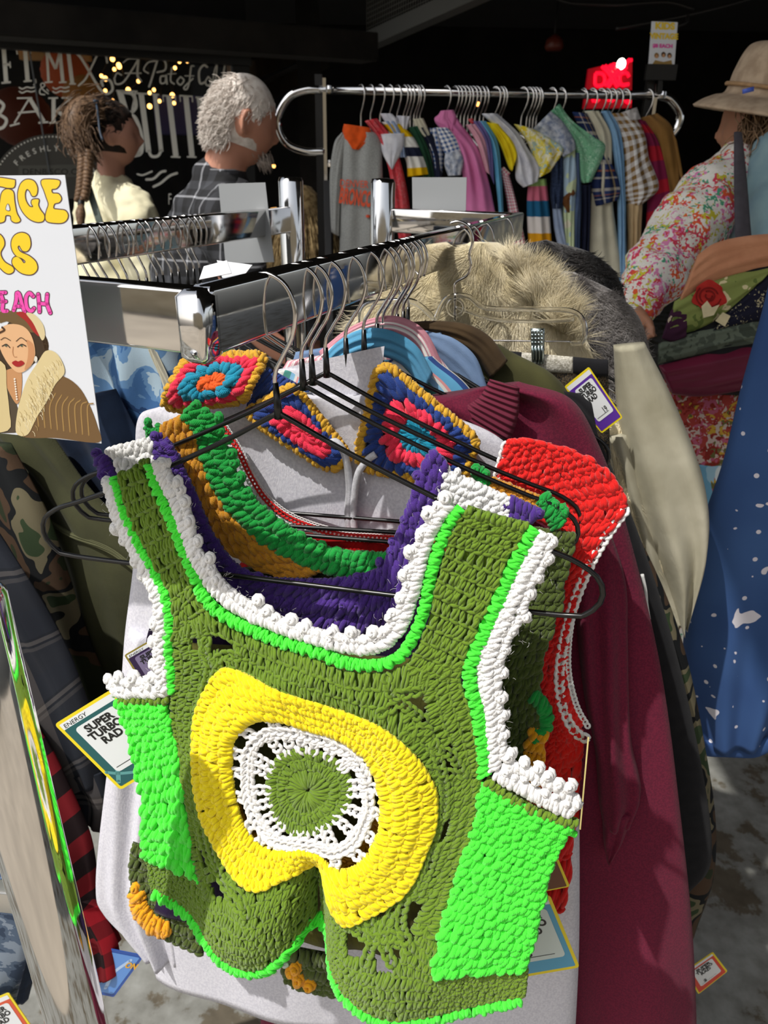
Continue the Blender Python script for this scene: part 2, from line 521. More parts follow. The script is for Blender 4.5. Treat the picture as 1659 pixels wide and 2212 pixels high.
M_CHROME = chrome_mat('chrome')
M_WIRE = chrome_mat('bright_wire', (.72, .7, .68), .14)
M_BLACKWIRE = simple('black_vinyl', (.006, .006, .006), .28)
M_BLACK = simple('black_paint', (.006, .006, .006), .45)
M_DARKWOOD = fabric('dark_timber', (.02, .017, .014), (.008, .007, .006), 4, .8, 60, .4)
Y_OLIVE = yarn('olive_yarn', hx('#6b8a1e'))
Y_OLIVED = yarn('dark_olive_yarn', hx('#4a5a1c'))
Y_LIME = yarn('lime_yarn', hx('#4dff3c'), .15)
Y_YELLOW = yarn('yellow_yarn', hx('#ffe30a'), .15)
Y_WHITE = yarn('white_yarn', hx('#efeeec'), .08)
Y_PURPLE = yarn('purple_yarn', hx('#4b2a86'))
Y_GREEN = yarn('green_yarn', hx('#0f9a3a'))
Y_GOLD = yarn('gold_yarn', hx('#c98a1c'))
Y_MARI = yarn('marigold_yarn', hx('#f5a80c'))
Y_RED = yarn('red_yarn', hx('#e3150f'))
Y_NAVY = yarn('navy_yarn', hx('#1f3c84'))
Y_CORAL = yarn('coral_yarn', hx('#ef2f4f'))
Y_TEAL = yarn('teal_yarn', hx('#0f8fb0'))
Y_ORANGE = yarn('orange_yarn', hx('#f4611a'))
Y_MUST = yarn('mustard_yarn', hx('#d9a62c'))

# ------------------------------------------------------------------ crochet
def knit(mb, surf, L, Rr, rows, stw, mode='rows_t', r=None, style='dc', hole=None, hb=0.0, m=None, jit=.13, hgain=1.0, select=None, slant=.16, backing=True, over=.12, seg=6, byindex=None, ply=2):
    """crochet stitches over the patch between L and Rr.
    rows_t: rows stacked along the two edges;  rows_s: rows stacked from L to Rr."""
    bi = (len(L) == len(Rr)) if byindex is None else byindex
    n = 160
    Lc = cr(L, n, byindex=bi); Rc = cr(Rr, n, byindex=bi)
    tt = np.linspace(0, 1, n)
    def P(s, t):
        lx = np.interp(t, tt, Lc[:, 0]); ly = np.interp(t, tt, Lc[:, 1]); rx = np.interp(t, tt, Rc[:, 0]); ry = np.interp(t, tt, Rc[:, 1])
        return lx * (1 - s) + rx * s, ly * (1 - s) + ry * s
    G = (lambda a, b: P(a, b)) if mode == 'rows_t' else (lambda a, b: P(b, a))
    for j in range(rows):
        b0, b1 = j / rows, (j + 1) / rows; db = 1 / rows; bm = (b0 + b1) / 2
        aa = np.linspace(0, 1, 60); x, y = G(aa, np.full(60, bm)); Ln = np.hypot(np.diff(x), np.diff(y)).sum()
        k = max(2, int(round(Ln / stw))); a0 = (np.arange(k)) / k
        # even spacing by length
        c = np.concatenate([[0], np.cumsum(np.hypot(np.diff(x), np.diff(y)))]) / Ln
        e = np.interp(np.linspace(0, 1, k + 1), c, aa); a0 = e[:-1]; da = np.diff(e)
        cx, cy = G(a0 + da / 2, np.full(k, bm))
        keep = np.ones(k, bool)
        if hole is not None: keep &= ~hole(cx, cy)
        if select is not None: keep &= select(cx, cy, (a0 + da / 2), np.full(k, bm))
        if not keep.any(): continue
        a0 = a0[keep]; da = da[keep]; k = len(a0)
        rr = r if r is not None else stw * .3
        q = np.linspace(0, 1, 8); wpx = Ln / max(2, int(round(Ln / stw)))
        alt = 1 if j % 2 == 0 else -1
        if style == 'dc':
            specs = [(.27, .20, 1), (.73, .20, 1)]
        elif style == 'v':
            specs = [(.5, -.34, 1), (.5, .34, 1)]
        elif style == 'slash':
            specs = [(.5, .75, 1.15)]
        elif style == 'puff':
            specs = [(.3, .3, 1.25), (.68, -.25, 1.2)]
        elif style == 'edge':
            specs = [(.35, .55, 1.1), (.8, -.5, .9), (.1, .15, .8)]
        else: specs = [(.5, 0, 1)]
        for off, sl, rm in specs:
            if style == 'v': aq = off + sl * (q * 1.0)
            else: aq = off + (slant if style == 'dc' else sl) * alt * (q - .5)
            J = rng.normal(0, jit, (k, 2))
            A = a0[:, None] + da[:, None] * (aq[None, :] + J[:, :1])
            B = b0 + db * (-over / 2 + q[None, :] * (1 + over) + J[:, 1:] * .5)
            B = np.clip(B, -.02, 1.02)
            H = hb + rr * (.15 + 1.15 * np.sin(math.pi * np.clip(q, .04, .96)) ** .7) * hgain
            sz = rng.uniform(.85, 1.15, (k, 1)); ph0 = rng.uniform(0, 6.28, (k, 1)); tn_ = rng.uniform(.5, .95, (k, 1))
            for pl in range(ply):
                fi = ph0 + 6.2832 * (tn_ * q[None, :] + pl / ply); ro_ = rr * rm * (.5 if ply > 1 else 0) * (.55 + .55 * np.sin(math.pi * q) ** .6)[None, :] * sz
                x, y = G(np.clip(A + da[:, None] * ro_ * np.cos(fi) / wpx, -.05, 1.05), B)
                W = surf.pts(x, y, np.broadcast_to(H, x.shape) + ro_ * np.sin(fi) * .8)
                scl = (np.linalg.norm(W - C0, axis=-1) / FPX * .96) if isinstance(surf, Plane) else surf.sc
                rad = rr * rm * (.66 if ply > 1 else 1.0) * (.62 + .42 * np.sin(math.pi * q) ** .6) * scl * sz
                tubes(mb, W, rad, surf.n, seg, m)
        if style in ('dc',):   # the looped top of each stitch
            q = np.linspace(0, 1, 5)
            A = a0[:, None] + da[:, None] * (q[None, :] * 1.15 - .08); B = np.full((k, 5), b1 - .04 * db) + rng.normal(0, .03 * db, (k, 1)) + db * .12 * (q - .5) * alt
            x, y = G(A, B); H = hb + rr * (.7 + .5 * np.sin(math.pi * q)) * hgain
            W = surf.pts(x, y, np.broadcast_to(H, x.shape))
            scl = (np.linalg.norm(W - C0, axis=-1) / FPX * .96) if isinstance(surf, Plane) else surf.sc
            tubes(mb, W, rr * (.5 + .35 * np.sin(math.pi * q)) * scl, surf.n, seg, m)
        if backing:
            A = np.stack([a0, a0 + da, a0 + da, a0], 1); B = np.array([b0, b0, b1, b1])[None, :] + np.zeros((k, 1))
            x, y = G(A, B); W = surf.pts(x, y, np.full(x.shape, hb - rr * .25))
            mb.add(W, np.arange(k * 4).reshape(k, 4), rng.random((k * 4, 2)), m)

def offs(P, d, closed=False):
    P = np.asarray(P, float)
    T = (np.roll(P, -1, 0) - np.roll(P, 1, 0)) if closed else np.gradient(P, axis=0)
    N = nrm(np.stack([T[:, 1], -T[:, 0]], -1))
    return P + N * d

def rope(mb, surf, path, w, stw, m=None, closed=False, hb=0.0, style='slash', r=None, rows=1, n=60):
    P = cr(path, n, closed)
    if closed: P = np.concatenate([P, P[:1]])
    knit(mb, surf, offs(P, -w / 2), offs(P, w / 2), rows, stw, 'rows_s', r=r or stw * .42, style=style, hb=hb, m=m, byindex=True, jit=.1)

def chain(mb, surf, path, w, step, m=None, hb=2.0, closed=False):
    """a chain of interlocked V loops along a path"""
    L = np.hypot(*np.diff(np.array(path, float), axis=0).T).sum()
    k = max(2, int(L / step)); P = cr(path, k + 1, closed)
    if closed: P = np.concatenate([P, P[:1]])
    T = np.diff(P, axis=0); N = nrm(np.stack([T[:, 1], -T[:, 0]], -1)); A = P[:-1]; q = np.linspace(-.15, 1.25, 5)
    for sg in (-1, 1):
        off = sg * w * .5 * (.15 + .85 * np.sin(math.pi * (q + .15) / 1.4) ** .8)
        X = A[:, None, 0] + T[:, None, 0] * q + N[:, None, 0] * off; Y = A[:, None, 1] + T[:, None, 1] * q + N[:, None, 1] * off
        H = hb + w * .25 * np.sin(math.pi * (q + .15) / 1.4) + w * .12 * q
        W = surf.pts(X, Y, np.broadcast_to(H, X.shape)); scl = np.linalg.norm(W - C0, axis=-1) / FPX
        tubes(mb, W, w * .24 * scl, surf.n, 6, m)

def bobbles(mb, surf, path, r, step, m=None, jit=.3, hb=3.0, closed=False, n=None, yarnr=.36, turns=2.2):
    """little wound picot knots along a path"""
    L = np.hypot(*np.diff(np.array(path, float), axis=0).T).sum()
    k = max(1, int(L / step)); P = cr(path, k + 1, closed) + rng.normal(0, r * jit, (k + 1, 2)) if len(path) > 1 else np.array(path, float)
    k = len(P); q = np.linspace(0, 1, 19); ph = rng.uniform(0, 6.28, (k, 1)); R_ = r * rng.uniform(.8, 1.15, (k, 1))
    a = ph + q * turns * 6.2832; rad = R_ * (.72 * (1 - q * .75)); el = rng.uniform(.8, 1.15, (k, 1))
    X = P[:, :1] + rad * np.cos(a) * el; Y = P[:, 1:] + rad * np.sin(a) / el; H = hb + R_ * (q * .9)
    W = surf.pts(X, Y, H); scl = np.linalg.norm(W - C0, axis=-1) / FPX
    tubes(mb, W, r * yarnr * scl * (1 - .15 * q), surf.n, 6, m)

def fuzz(mb, surf, path, spread, n, m=None, length=14, hb=4):
    P = cr(path, 200); i = rng.integers(0, 200, n); A = P[i] + rng.normal(0, spread, (n, 2)); d = rng.uniform(0, 6.28, n); cv = rng.normal(0, .9, n); ln = length * rng.uniform(.4, 1.3, n)
    q = np.linspace(0, 1, 5); an = d[:, None] + cv[:, None] * q
    X = A[:, :1] + np.cumsum(np.cos(an), 1) * ln[:, None] / 5; Y = A[:, 1:] + np.cumsum(np.sin(an), 1) * ln[:, None] / 5
    W = surf.pts(X, Y, hb + rng.uniform(0, 5, (n, 1)) + q * 3); tubes(mb, W, .00009, surf.n, 3, m)
# ================================================================== the setting
def floor_mat():
    m, nt, b = newmat('worn_concrete'); L = nt.links.new
    tc = tn(nt, 'ShaderNodeTexCoord')
    n1 = tn(nt, 'ShaderNodeTexNoise', Scale=5.5, Detail=9.0, Roughness=.62); L(tc.outputs['Object'], n1.inputs['Vector'])
    r1 = rampnode(nt, [(0, hx('#4a4337')), (.44, hx('#5a5243')), (.47, hx('#7b7b75')), (.6, hx('#8d8e89')), (.8, hx('#7a7a75'))], False); L(n1.outputs[0], r1.inputs[0])
    n2 = tn(nt, 'ShaderNodeTexNoise', Scale=30.0, Detail=6.0); L(tc.outputs['Object'], n2.inputs['Vector'])
    mx = tn(nt, 'ShaderNodeMix', data_type='RGBA', blend_type='MULTIPLY'); mx.inputs[0].default_value = .5
    r2 = rampnode(nt, [(.3, (.45, .44, .4)), (.6, (1, 1, 1))], False); L(n2.outputs[0], r2.inputs[0])
    L(r1.outputs[0], mx.inputs[6]); L(r2.outputs[0], mx.inputs[7]); L(mx.outputs[2], b.inputs['Base Color'])
    bp = tn(nt, 'ShaderNodeBump', Strength=.4, Distance=.004); L(n1.outputs[0], bp.inputs['Height']); L(bp.outputs[0], b.inputs['Normal'])
    b.inputs['Roughness'].default_value = .75
    return m
mb = MB(); box(mb, (0, 2, -.05), 9, 10, .05); struct(mb.build('floor', floor_mat(), smooth=False))
M_DARK = fabric('dark_painted_surface', (.012, .011, .011), (.006, .006, .006), 3, .85, 40, .3)
mb = MB(); box(mb, (0, 6.85, 2.95), 7, 4.1, .06); struct(mb.build('ceiling', M_DARK, smooth=False))
mb = MB(); box(mb, (3.0, 2.45, 2.95), 4.0, .30, .06); struct(mb.build('ceiling', M_DARK, smooth=False))  # unseen slab added to keep the sun off the children's clothes
mb = MB(); box(mb, (-.735, 1.75, 2.95), .265, .40, .06); struct(mb.build('ceiling', M_DARK, smooth=False))  # unseen filler slab, shaped to carry that shade further left
mb = MB(); box(mb, (3.265, .5, 2.95), 3.735, 1.65, .06); struct(mb.build('ceiling', M_DARK, smooth=False))  # unseen slab added to shade the furs and jeans on the right
mb = MB(); box(mb, (0, -4.3, -.03), 9, 4.0, .035); struct(mb.build('floor', fabric('pale_pavement', hx('#aca293'), hx('#999083'), 1.2, .8, 20, .1), smooth=False))  # unseen smooth paving behind the camera, added for the chrome's reflections
mb = MB(); box(mb, (0, 9.9, 1.5), 7, .06, 1.5); struct(mb.build('wall_back', M_DARK, smooth=False))
mb = MB(); box(mb, (5.2, 7.0, 1.45), .06, 2.9, 1.45); struct(mb.build('wall_right', M_DARK, smooth=False))

# the shop front on the left: runs away to the right
WA = at_depth(0, 85, 3.6); WB = at_depth(510, 128, 4.08)
WD = nrm(np.array([WB[0] - WA[0], WB[1] - WA[1], 0])); WN = np.array([WD[1], -WD[0], 0])
WALL = Plane(WA, WN)
def wp(px, py): return WALL.pts(np.array(px), np.array(py))
def wcoord(px, py): p = wp(px, py) - WA; return float(p @ WD), float(wp(px, py)[2])
def wpt(a, z, out=0.0): return np.array([WA[0], WA[1], 0]) + WD * a + ZZ * z + WN * out
wr, _ = wcoord(512, 300); zt = (wcoord(5, 100)[1] + wcoord(500, 130)[1]) / 2; zs = .78
def wbox(mb, a0, a1, z0, z1, t0, t1, m=None):
    c = wpt((a0 + a1) / 2, (z0 + z1) / 2, (t0 + t1) / 2)
    box(mb, c, (a1 - a0) / 2, abs(t1 - t0) / 2, (z1 - z0) / 2, [WD, WN, ZZ], m)
mb = MB(); wbox(mb, -3.2, wr + .09, zt, 2.9, -.12, .0); struct(mb.build('wall_left', M_DARK, smooth=False))
mb = MB(); wbox(mb, -3.2, wr + .09, 0, zs, -.12, .0); struct(mb.build('wall_left_base', M_DARK, smooth=False)); bpy.data.objects['wall_left_base']['kind'] = 'structure'
mb = MB(); wbox(mb, wr, wr + .09, zs, zt, -.12, .02); struct(mb.build('trim_1', M_BLACK, smooth=False))
mb = MB(); wbox(mb, -3.2, wr + .09, zt - .02, zt + .05, .0, .06); struct(mb.build('trim_2', M_BLACK, smooth=False))
win = bpy.data.objects.new('window_1', None); COL.objects.link(win); struct(win)
M_GLASS = glass_mat('window_glass', .0, (1, 1, 1), 1.12)
mb = MB(); wbox(mb, -3.2, wr, zs, zt, -.012, -.004); mb.build('pane', M_GLASS, win, False)
mb = MB()
for px in (85,):
    a, _ = wcoord(px, 250); wbox(mb, a, a + .006, zs, zt, -.014, .004)
a, _ = wcoord(505, 250); wbox(mb, a, a + .012, zs, zt, -.014, .004)
mb.build('mullion', simple('grey_seal', (.12, .13, .14), .3), win, False)
mb = MB(); M_PAINT = simple('cream_sign_paint', hx('#f2efe4'), .6)
K = .3858
def wl(pts, w_): ribbon(mb, WALL, [(x * K, y * K) for x, y in pts], w_ * K, .0, M_PAINT)
def ws(x0, y0, x1, y1, w_): ribbon(mb, WALL, [(x0 * K, y0 * K), (x1 * K, y1 * K)], w_ * K, 0, M_PAINT, caps=False)
# FT, MIX
for s_ in [(20, 265, 35, 465, 24), (0, 262, 75, 268, 12), (15, 360, 60, 362, 14), (55, 345, 58, 380, 8), (8, 465, 60, 460, 10),
           (140, 275, 155, 455, 24), (92, 278, 170, 272, 12), (92, 278, 97, 305, 8), (168, 272, 172, 300, 8), (132, 456, 178, 452, 10),
           (262, 285, 272, 460, 14), (262, 285, 312, 385, 16), (312, 385, 335, 290, 14), (335, 290, 352, 460, 20), (238, 285, 272, 283, 9), (325, 290, 350, 288, 9), (250, 462, 295, 458, 9), (330, 462, 372, 460, 9),
           (382, 290, 405, 470, 22), (365, 290, 400, 290, 9), (388, 470, 425, 470, 9)]: ws(*s_)
wl([(415, 290), (450, 320), (500, 400), (560, 500), (600, 525), (630, 500), (615, 450), (570, 450), (575, 480)], 14)
wl([(600, 350), (590, 310), (550, 305), (520, 360), (480, 440), (440, 480)], 11)
wl([(198, 445), (200, 460), (190, 475)], 8)
# & and waves
wl([(250, 530), (225, 525), (225, 500), (250, 480), (240, 465), (228, 475), (240, 500), (270, 525)], 7); wl([(262, 500), (272, 510)], 6)
for dx in (0, 188):
    for dy in (0, 22): wl([(108 + dx, 490 + dy), (125 + dx, 498 + dy), (150 + dx, 488 + dy), (175 + dx, 492 + dy), (198 + dx, 486 + dy)], 8)
# BAK
for s_ in [(95, 550, 180, 548, 9), (165, 550, 80, 690, 10), (165, 550, 245, 680, 22), (100, 632, 215, 622, 10), (55, 705, 110, 690, 10), (215, 688, 270, 683, 10),
           (300, 550, 300, 685, 22), (270, 550, 325, 548, 9), (275, 688, 325, 686, 9), (395, 548, 305, 630, 12), (320, 620, 400, 685, 20), (345, 548, 405, 546, 9), (380, 688, 420, 688, 9), (450, 565, 590, 565, 12)]: ws(*s_)
wl([(-10, 560), (20, 590), (0, 630), (-20, 635)], 18); wl([(-5, 640), (35, 670), (20, 710), (-20, 725)], 18)
# A Pat of Cold
for p_, w_ in [([(640, 440), (650, 470), (690, 460), (740, 390), (775, 330)], 10), ([(775, 330), (770, 420), (790, 455)], 12), ([(700, 410), (790, 410)], 7), ([(640, 440), (655, 410), (680, 420)], 8), ([(690, 350), (720, 330), (770, 330)], 7),
               ([(835, 485), (850, 440), (880, 340)], 11), ([(880, 340), (830, 350), (805, 390), (830, 410)], 8), ([(860, 335), (920, 340), (925, 390), (880, 405)], 10),
               ([(925, 425), (900, 430), (900, 465), (925, 460), (930, 420), (935, 470)], 9), ([(962, 380), (955, 450), (975, 470)], 9), ([(940, 415), (985, 412)], 6),
               ([(1010, 430), (992, 455), (1010, 475), (1030, 450), (1012, 430)], 9), ([(1085, 370), (1070, 375), (1060, 460), (1045, 500), (1030, 490), (1080, 440)], 9), ([(1035, 425), (1085, 425)], 6),
               ([(1160, 375), (1140, 365), (1115, 400), (1120, 465), (1150, 460)], 12), ([(1165, 430), (1150, 460), (1165, 480), (1185, 455), (1168, 430)], 9), ([(1190, 470), (1200, 400), (1215, 365), (1205, 470)], 8), ([(1240, 430), (1215, 450), (1220, 485), (1240, 470), (1258, 370)], 9), ([(1240, 470), (1245, 490)], 8)]: wl(p_, w_)
# BUTTER, condensed
ws(670, 510, 775, 870, 34); ws(650, 508, 770, 512, 9); ws(760, 510, 735, 640, 10)
wl([(690, 515), (745, 530), (760, 600), (720, 640), (705, 640)], 20); wl([(710, 645), (755, 660), (790, 760), (790, 850), (755, 870)], 24)
for x0 in (790,): ws(x0, 525, x0 + 42, 850, 30); ws(x0 - 25, 522, x0 + 35, 526, 9)
wl([(832, 845), (850, 875), (885, 872), (903, 840)], 16); ws(868, 528, 903, 850, 24); ws(845, 528, 890, 530, 9)
for x0, x1 in ((945, 985), (1040, 1075)): ws(x0, 535, x1, 875, 30); ws(x0 - 35, 535, x0 + 38, 540, 9); ws(x1 - 28, 878, x1 + 25, 880, 9); ws(x0 - 33, 535, x0 - 30, 570, 6); ws(x0 + 36, 540, x0 + 38, 572, 6)
ws(1115, 545, 1150, 800, 30); ws(1095, 545, 1200, 552, 9); ws(1195, 550, 1198, 590, 7)
wl([(820, 1005), (860, 1000), (900, 965), (925, 958)], 14); wl([(860, 1045), (900, 1025), (950, 985), (990, 970)], 14); wl([(770, 975), (800, 980), (850, 960)], 10)
textmesh(mb, WALL, 'F', 940 * K, 1145 * K, 90 * K, M_PAINT, sx=.5)
mb.build('window_lettering', None, win, False)
# round freshly baked seal
mb = MB(); M_SEAL = simple('grey_seal_paint', hx('#4a4842'), .6)
cx, cy, rr_ = 285, 1100, 350
an = np.linspace(R(178), R(362), 60)
pts = [((cx + rr_ * math.cos(a)) * K, (cy + rr_ * math.sin(a)) * K) for a in an]
poly(mb, WALL, pts, -1.2, M_SEAL)
for a in np.linspace(R(195), R(345), 44):
    x, y = (cx + 335 * math.cos(a)) * K, (cy + 335 * math.sin(a)) * K
    aa = np.arange(6) * 1.047; poly(mb, WALL, [(x + 2.0 * math.cos(t), y + 2.0 * math.sin(t)) for t in aa], -.6, M_PAINT)
for i, ch in enumerate('FRESHLY BAKED'):
    a = R(222 + i * 8.6); textmesh(mb, WALL, ch, (cx + 255 * math.cos(a)) * K, (cy + 255 * math.sin(a)) * K, 17, M_PAINT, ang=a + math.pi / 2, H=-.5, bold=.01)
poly(mb, WALL, [(40, 358), (172, 355), (172, 382), (40, 384)], -.5, simple('ribbon_paint', hx('#5c5b54'), .6)); textmesh(mb, WALL, 'DENBISCO.COM', 48, 377, 18, simple('ribbon_letters', hx('#16150f'), .7), sx=1.15, H=-.1)
mb.build('window_seal', None, win, False)

# timber recess to the right of the shop front
for i, (x0, y0, x1, y1, d0, d1) in enumerate(((540, 150, 660, 105, 4.6, 5.6), (540, 215, 700, 130, 4.7, 5.8), (560, 95, 700, 90, 4.7, 5.4))):
    mb = MB(); rbox(mb, at_depth(x0, y0, d0), at_depth(x1, y1, d1), ZZ, .04, .05, .004)
    tag(mb.build('timber_brace', fabric('brown_timber', (.05, .034, .018), (.03, .02, .012), 6, .8, 40, .3)), ('brown slanting timber brace low in the recess beside the shop window', 'brown slanting timber brace in the middle of the recess', 'brown level timber at the top of the recess')[i], 'timber brace', 'timbers beside the shop window')
mb = MB(); box(mb, at_depth(672, 340, 4.9), .07, .05, 1.5); tag(mb.build('timber_post', M_DARKWOOD, smooth=False), 'dark timber post behind the chrome loop end of the children\'s rail', 'post')
# overhead steel and ducting
M_STEEL = simple('grey_steel', (.16, .165, .16), .6)
t = thing('steel_beam', 'grey steel channel beam with a wire grille under the dark ceiling', 'beam', at_depth(900, 60, 4.3))
a, b_ = at_depth(792, 92, 4.8), at_depth(1130, -60, 3.9)
mb = MB(); rbox(mb, a, b_, ZZ, .05, .045, .004); mb.build('channel', M_STEEL, t, False)
mb = MB(); rbox(mb, a + ZZ * .26, b_ + ZZ * .26, ZZ, .04, .02, .004); mb.build('upper_rail', M_STEEL, t, False)
mb = MB()
for k in range(60):
    p = a + (b_ - a) * k / 59; tube(mb, [p, p + ZZ * .26], .0018, 4)
for k in range(8): tube(mb, [a + ZZ * (.05 + k * .027), b_ + ZZ * (.05 + k * .027)], .0018, 4)
mb.build('wire_grille', simple('grille_wire', (.3, .3, .28), .5), t)
mb = MB(); rbox(mb, at_depth(-60, 40, 3.3), at_depth(800, 105, 4.3), ZZ, .1, .07, .01); tag(mb.build('ceiling_beam', M_DARKWOOD, smooth=False), 'black beam running above the shop window', 'beam')
for i, pth in enumerate((([(1190, -10), (1230, 6), (1330, 10), (1440, 5), (1500, 20)], 4.0), ([(1330, 62), (1450, 40), (1560, 15), (1680, -20)], 3.6), ([(1440, 62), (1480, 50), (1486, 35)], 3.4))):
    mb = MB(); P = cr([at_depth(x, y, pth[1]) for x, y in pth[0]], 30); tube(mb, P, .008, 8)
    tag(mb.build('conduit', simple('conduit_grey', (.035, .034, .034), .4, .5)), ('thin grey cable sagging along the ceiling at upper right', 'straight grey conduit slanting up to the top right corner', 'short curled cable above the small price sign')[i], 'cable')
t = thing('pendant_lamp', 'small dark pendant with a dull red shade hanging left of the neon sign', 'lamp', at_depth(1196, 95, 4.6))
mb = MB(); tube(mb, [at_depth(1210, -40, 4.6), at_depth(1197, 85, 4.6)], .004, 6); mb.build('cord', M_BLACK, t)
mb = MB(); lathe(mb, at_depth(1197, 98, 4.6), [(.01, .06), (.05, .03), (.06, -.01), (.045, -.03)], 16); mb.build('shade', simple('dull_red', (.12, .02, .01), .4), t)

# things behind the shop glass
M_BULB = simple('warm_bulb', (1.0, .50, .13), .3, 0, 4.5)
for i, (x, y) in enumerate([(630, 330), (798, 308), (930, 320), (1048, 338), (980, 380), (568, 425), (665, 365), (640, 388), (775, 455), (718, 503), (862, 503), (838, 520), (965, 533), (975, 577), (893, 566), (838, 595), (633, 563), (508, 540), (495, 580), (590, 508), (60, 250), (668, 372), (848, 300), (1005, 345), (590, 440)]):
    mb = MB(); c = at_depth(x * K, y * K, 5.2); r_ = .0125 if i % 3 else .017; lathe(mb, c, [(r_ * math.sin(a), -r_ * math.cos(a)) for a in np.linspace(.1, 3.04, 8)], 10)
    tag(mb.build('fairy_light', M_BULB), 'small warm fairy light glowing behind the lettered shop window', 'light bulb', 'fairy lights in the shop')
mb = MB(); Q_ = sorted([(630, 330), (798, 308), (930, 320), (1048, 338), (980, 380), (568, 425), (665, 365), (775, 455), (718, 503), (862, 503), (965, 533), (893, 566), (633, 563), (508, 540)]); tube(mb, cr([at_depth(60 * K, 120 * K, 5.25)] + [at_depth(x * K, (y - 12) * K, 5.22) for x, y in Q_] + [at_depth(1200 * K, 120 * K, 5.25)], 120), .002, 5)
tag(mb.build('light_string_cable', M_BLACK), 'thin black cable that strings the fairy lights behind the shop window', 'cable')
for i, (x, y) in enumerate([(290, 770), (292, 865), (65, 925), (82, 930)]):
    mb = MB(); c = at_depth(560 + x * .386, y * .386, 5.5); lathe(mb, c, [(.012 * math.sin(a), -.012 * math.cos(a)) for a in np.linspace(.1, 3.04, 8)], 10)
    tag(mb.build('fairy_light', M_BULB), 'small warm light in the dark behind the chrome loop of the children\'s rail', 'light bulb', 'lights in the dark recess')
mb = MB(); c = at_depth(560 + 1223 * .386, 582 * .386, 5.2); lathe(mb, c, [(.014 * math.sin(a), -.014 * math.cos(a)) for a in np.linspace(.1, 3.04, 8)], 10)
tag(mb.build('fairy_light', simple('orange_bulb', (1, .35, .08), .3, 0, 6)), 'single orange light glowing below the middle of the children\'s rail', 'light bulb')
for i, (x, y, r_, c_, lb) in enumerate([(372, 415, .16, (.30, .05, .01), 'large orange paper lantern behind the MIX lettering'), (465, 530, .13, (.25, .10, .02), 'amber paper lantern behind the window, right of the ampersand'), (120, 660, .2, (.07, .012, .004), 'dull red paper lantern low behind the BAKE lettering')]):
    mb = MB(); lathe(mb, at_depth(x * K, y * K, 4.9), [(r_ * math.sin(a) * (1 + .02 * math.cos(a * 40)), -r_ * .9 * math.cos(a)) for a in np.linspace(.1, 3.04, 30)], 24)
    tag(mb.build('paper_lantern', simple('lantern_paper', c_, .8, 0, .10)), lb, 'lantern', 'lanterns in the shop')
mb = MB(); box(mb, at_depth(400, 250, 5.6), .22, .05, .13); tag(mb.build('wall_panel', simple('blue_panel', (.012, .015, .12), .6), smooth=False), 'dark blue panel inside the shop behind the BUTTER lettering', 'panel')
mb = MB(); box(mb, at_depth(118, 110, 5.3), .25, .03, .06); tag(mb.build('menu_board', simple('amber_board', (.22, .11, .03), .6, 0, .1), smooth=False), 'amber board high inside the shop above the lanterns', 'board')

# neon sign
NP = Plane(at_depth(1320, 185, 4.2), -FWD * np.array([1, 1, 0]) + np.array([0, 0, .0]))
t = thing('neon_sign', 'red neon sign with a D, a C and crossed rolling pins', 'sign', at_depth(1320, 235, 4.2))
def nx(x, y): return (1100 + x * .337, y * .337)
mb = MB(); poly(mb, NP, [nx(512, 440), nx(795, 375), nx(790, 690), nx(478, 695)], -6, None, thick=10); mb.build('back_board', simple('red_acrylic', (.30, .0, .008), .3, 0, .45), t, False)
mb = MB(); 
for pth in [[(550, 470), (550, 545), (595, 545), (610, 510), (595, 475), (550, 470)], [(765, 495), (750, 470), (715, 475), (705, 510), (720, 545), (765, 540)],
            [(590, 425), (640, 480), (690, 560)], [(610, 420), (655, 470), (705, 550)], [(750, 430), (700, 470), (630, 560)], [(735, 415), (690, 455), (610, 550)], [(785, 385), (755, 395), (740, 430)], [(770, 380), (745, 410)],
            [(640, 415), (660, 440), (680, 410)], [(655, 410), (668, 425), (675, 405)], [(625, 440), (660, 475), (700, 440)],
            [(540, 655), (535, 630), (570, 620), (575, 630), (550, 660)], [(625, 645), (645, 630), (655, 648), (672, 630)], [(725, 625), (765, 635), (768, 660), (745, 650), (725, 625)]]:
    pxtube(mb, NP, [nx(*p) for p in pth], 3.6, 24, 8, H=4)
mb.build('neon_tube', simple('neon_red', (1, .005, .03), .3, 0, 1.3), t)
mb = MB(); lathe(mb, at_depth(*nx(718, 412), 4.15), [(.025 * math.sin(a), -.03 * math.cos(a)) for a in np.linspace(.1, 3.04, 8)], 12); mb.build('white_bulb', simple('white_bulb', (1, .95, .85), .3, 0, 6), t)

# the pavement side behind the photographer: a pale sunlit shop front across the way, seen in the chrome
mb = MB(); box(mb, (0, -7.5, 2.0), 9, .1, 2.0); struct(mb.build('wall_opposite', fabric('pale_render', hx('#cdbfa4'), hx('#b7a98e'), 1.5, .9, 30, .2), smooth=False))

# ================================================================== the chrome fixtures
RZ, RH, RW = 1.395, .020, .008
t = thing('garment_rack', 'near chrome clothes rack with rectangular rails and round posts', 'clothes rack', RK(.79, -.36, 0))
U2, V2 = .87, None
mb = MB(); rbox(mb, RK(-.002, 0, RZ), RK(U2, 0, RZ), ZZ, RW, RH, .003); mb.build('hanging_rail', M_CHROME, t)
mb = MB(); rbox(mb, RK(.08, -.365, RZ), RK(.79, -.365, RZ), ZZ, RW, RH, .003); mb.build('hanging_rail', M_CHROME, t)
mb = MB(); rbox(mb, RK(0, 0.004, RZ), RK(0, -.37, RZ), ZZ, RW, RH - .0008, .003); mb.build('front_rail', M_CHROME, t)
mb = MB(); rbox(mb, RK(-.003, -.0015, RZ - RH - .0035), RK(-.003, -.0015, RZ + RH - .001), VV, .0105, .0095, .004); mb.build('corner_cap', M_CHROME, t)
